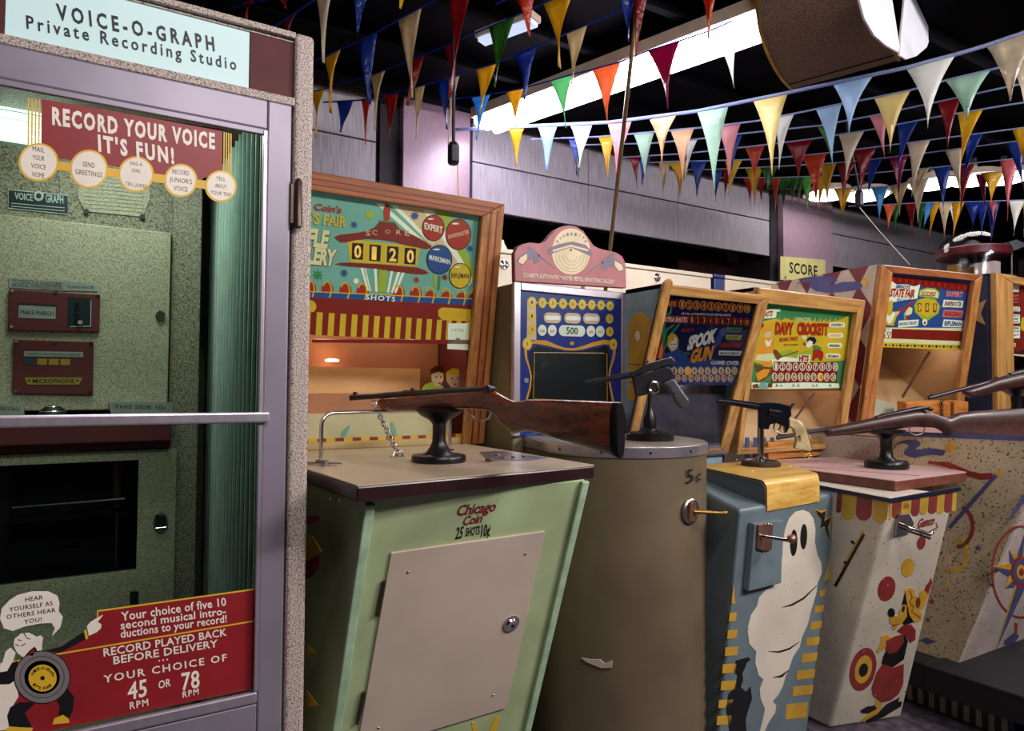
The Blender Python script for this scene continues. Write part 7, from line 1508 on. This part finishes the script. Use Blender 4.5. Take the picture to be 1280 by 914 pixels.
rows = [
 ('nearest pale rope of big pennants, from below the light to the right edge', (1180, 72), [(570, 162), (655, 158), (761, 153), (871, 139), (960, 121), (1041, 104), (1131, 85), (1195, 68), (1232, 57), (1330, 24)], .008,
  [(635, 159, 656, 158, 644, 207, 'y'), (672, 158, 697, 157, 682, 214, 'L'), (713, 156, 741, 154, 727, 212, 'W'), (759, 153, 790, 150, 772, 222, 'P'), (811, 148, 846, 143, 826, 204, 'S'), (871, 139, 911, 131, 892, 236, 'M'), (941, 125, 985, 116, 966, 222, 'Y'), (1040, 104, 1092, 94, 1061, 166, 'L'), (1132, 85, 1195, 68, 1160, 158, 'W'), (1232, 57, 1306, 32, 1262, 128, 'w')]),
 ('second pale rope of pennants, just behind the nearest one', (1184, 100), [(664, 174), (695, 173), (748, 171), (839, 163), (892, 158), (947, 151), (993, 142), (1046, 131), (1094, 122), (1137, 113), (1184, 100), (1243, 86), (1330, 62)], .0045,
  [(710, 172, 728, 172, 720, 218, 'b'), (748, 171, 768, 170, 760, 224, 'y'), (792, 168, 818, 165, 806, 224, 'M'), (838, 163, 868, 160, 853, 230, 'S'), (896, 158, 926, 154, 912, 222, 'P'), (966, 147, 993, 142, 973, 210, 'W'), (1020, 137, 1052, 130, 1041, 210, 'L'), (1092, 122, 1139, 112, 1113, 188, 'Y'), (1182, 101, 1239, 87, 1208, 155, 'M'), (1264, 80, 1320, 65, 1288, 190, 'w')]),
 ('third pale rope of pennants with few, widely spaced flags', (1174, 127), [(715, 182), (738, 181), (816, 179), (871, 174), (927, 167), (1025, 157), (1089, 145), (1174, 127), (1248, 111), (1320, 96)], .004,
  [(718, 182, 731, 181, 725, 224, 'g'), (856, 176, 872, 174, 857, 222, 'W'), (905, 170, 929, 167, 915, 215, 'b'), (1021, 157, 1046, 154, 1040, 206, 'g'), (1087, 146, 1110, 141, 1106, 200, 'P'), (1172, 128, 1202, 121, 1184, 190, 'r')]),
 ('fourth pale rope of pennants, with a cream one beside the hanging cord', (1166, 147), [(760, 198), (790, 196), (856, 192), (940, 183), (1020, 173), (1089, 162), (1166, 147), (1261, 131), (1320, 122)], .004,
  [(786, 196, 800, 195, 797, 236, 'k'), (798, 195, 814, 194, 803, 232, 'b'), (931, 184, 957, 181, 943, 230, 'o'), (982, 178, 1016, 174, 998, 228, 'k'), (1048, 168, 1081, 163, 1057, 226, 'w'), (1122, 156, 1148, 151, 1121, 215, 'b'), (1197, 142, 1229, 137, 1200, 207, 'y')]),
 ('fifth pale rope of pennants, with a tall orange-red and a tall white flag', (1147, 178), [(800, 204), (835, 202), (884, 201), (956, 199), (1046, 190), (1147, 177), (1269, 161), (1320, 154)], .0035,
  [(823, 202, 839, 202, 829, 244, 'c'), (835, 202, 862, 201, 850, 242, 'y'), (861, 201, 884, 201, 871, 245, 'b'), (906, 200, 928, 200, 911, 245, 'y'), (1002, 195, 1033, 192, 1021, 262, 'o'), (1066, 188, 1096, 184, 1075, 242, 'k'), (1134, 179, 1163, 175, 1140, 245, 'w'), (1206, 170, 1230, 166, 1203, 228, 'b'), (1265, 162, 1290, 158, 1282, 215, 'y')]),
 ('sixth pale rope of pennants, with yellow flags before the right column', (1160, 191), [(850, 212), (886, 212), (974, 208), (1067, 202), (1160, 191), (1259, 178), (1320, 170)], .0035,
  [(845, 213, 861, 212, 848, 248, 'c'), (886, 212, 904, 211, 895, 253, 'b'), (902, 211, 916, 211, 906, 252, 'k'), (931, 210, 954, 209, 943, 256, 'y'), (950, 209, 972, 208, 960, 246, 'g'), (1022, 205, 1046, 203, 1034, 258, 'y'), (1045, 203, 1070, 202, 1053, 251, 'k'), (1082, 200, 1103, 198, 1084, 250, 'b'), (1110, 196, 1135, 194, 1124, 248, 'm'), (1181, 188, 1204, 185, 1201, 247, 'w'), (1258, 178, 1280, 175, 1278, 240, 'b')]),
 ('seventh pale rope of pennants, with dark green flags left of the right column', (1163, 210), [(900, 222), (969, 222), (1060, 219), (1163, 210), (1280, 197), (1320, 192)], .003,
  [(929, 222, 944, 222, 938, 258, 'o'), (943, 222, 958, 222, 952, 256, 'r'), (962, 222, 976, 222, 969, 268, 'o'), (969, 222, 989, 222, 980, 263, 'g'), (984, 222, 999, 222, 990, 258, 'g'), (994, 222, 1008, 221, 997, 256, 'g'), (1000, 222, 1016, 221, 1010, 269, 'e'), (1021, 221, 1034, 221, 1023, 268, 'y'), (1148, 211, 1162, 210, 1143, 246, 'c'), (1167, 210, 1190, 208, 1179, 268, 'b'), (1196, 207, 1218, 205, 1199, 272, 'k'), (1250, 201, 1274, 198, 1258, 277, 'p')]),
 ('eighth pale rope of pennants, with yellow and light blue flags by the hanging box', (1163, 222), [(960, 236), (1042, 236), (1111, 233), (1163, 222), (1280, 212), (1320, 208)], .003,
  [(1042, 236, 1066, 235, 1053, 276, 'y'), (1089, 235, 1111, 233, 1099, 278, 'l'), (1112, 233, 1137, 228, 1124, 271, 'c'), (1136, 228, 1161, 223, 1147, 279, 'w'), (1219, 218, 1234, 217, 1232, 266, 'm'), (1226, 217, 1256, 214, 1239, 257, 'y')]),
 ('farthest low rope of pennants, with cream, orange and shiny blue flags over the glass dome', (1163, 252), [(1060, 258), (1120, 255), (1163, 253), (1220, 252), (1280, 250), (1320, 249)], .003,
  [(1104, 256, 1121, 255, 1110, 287, 's'), (1114, 256, 1127, 255, 1118, 292, 'g'), (1131, 255, 1146, 254, 1140, 296, 'k'), (1145, 254, 1158, 253, 1149, 300, 'g'), (1153, 254, 1171, 253, 1154, 287, 'l'), (1162, 253, 1176, 253, 1161, 297, 'y'), (1172, 253, 1190, 253, 1180, 299, 'w'), (1184, 253, 1199, 253, 1193, 287, 'W'), (1189, 253, 1206, 252, 1191, 300, 'y'), (1205, 252, 1228, 252, 1216, 290, 'b'), (1219, 252, 1237, 252, 1227, 298, 'b'), (1231, 252, 1251, 251, 1240, 305, 'b'), (1234, 252, 1251, 251, 1242, 284, 'p'), (1261, 251, 1282, 250, 1267, 295, 'W'), (1278, 250, 1294, 250, 1279, 297, 'y')]),
]
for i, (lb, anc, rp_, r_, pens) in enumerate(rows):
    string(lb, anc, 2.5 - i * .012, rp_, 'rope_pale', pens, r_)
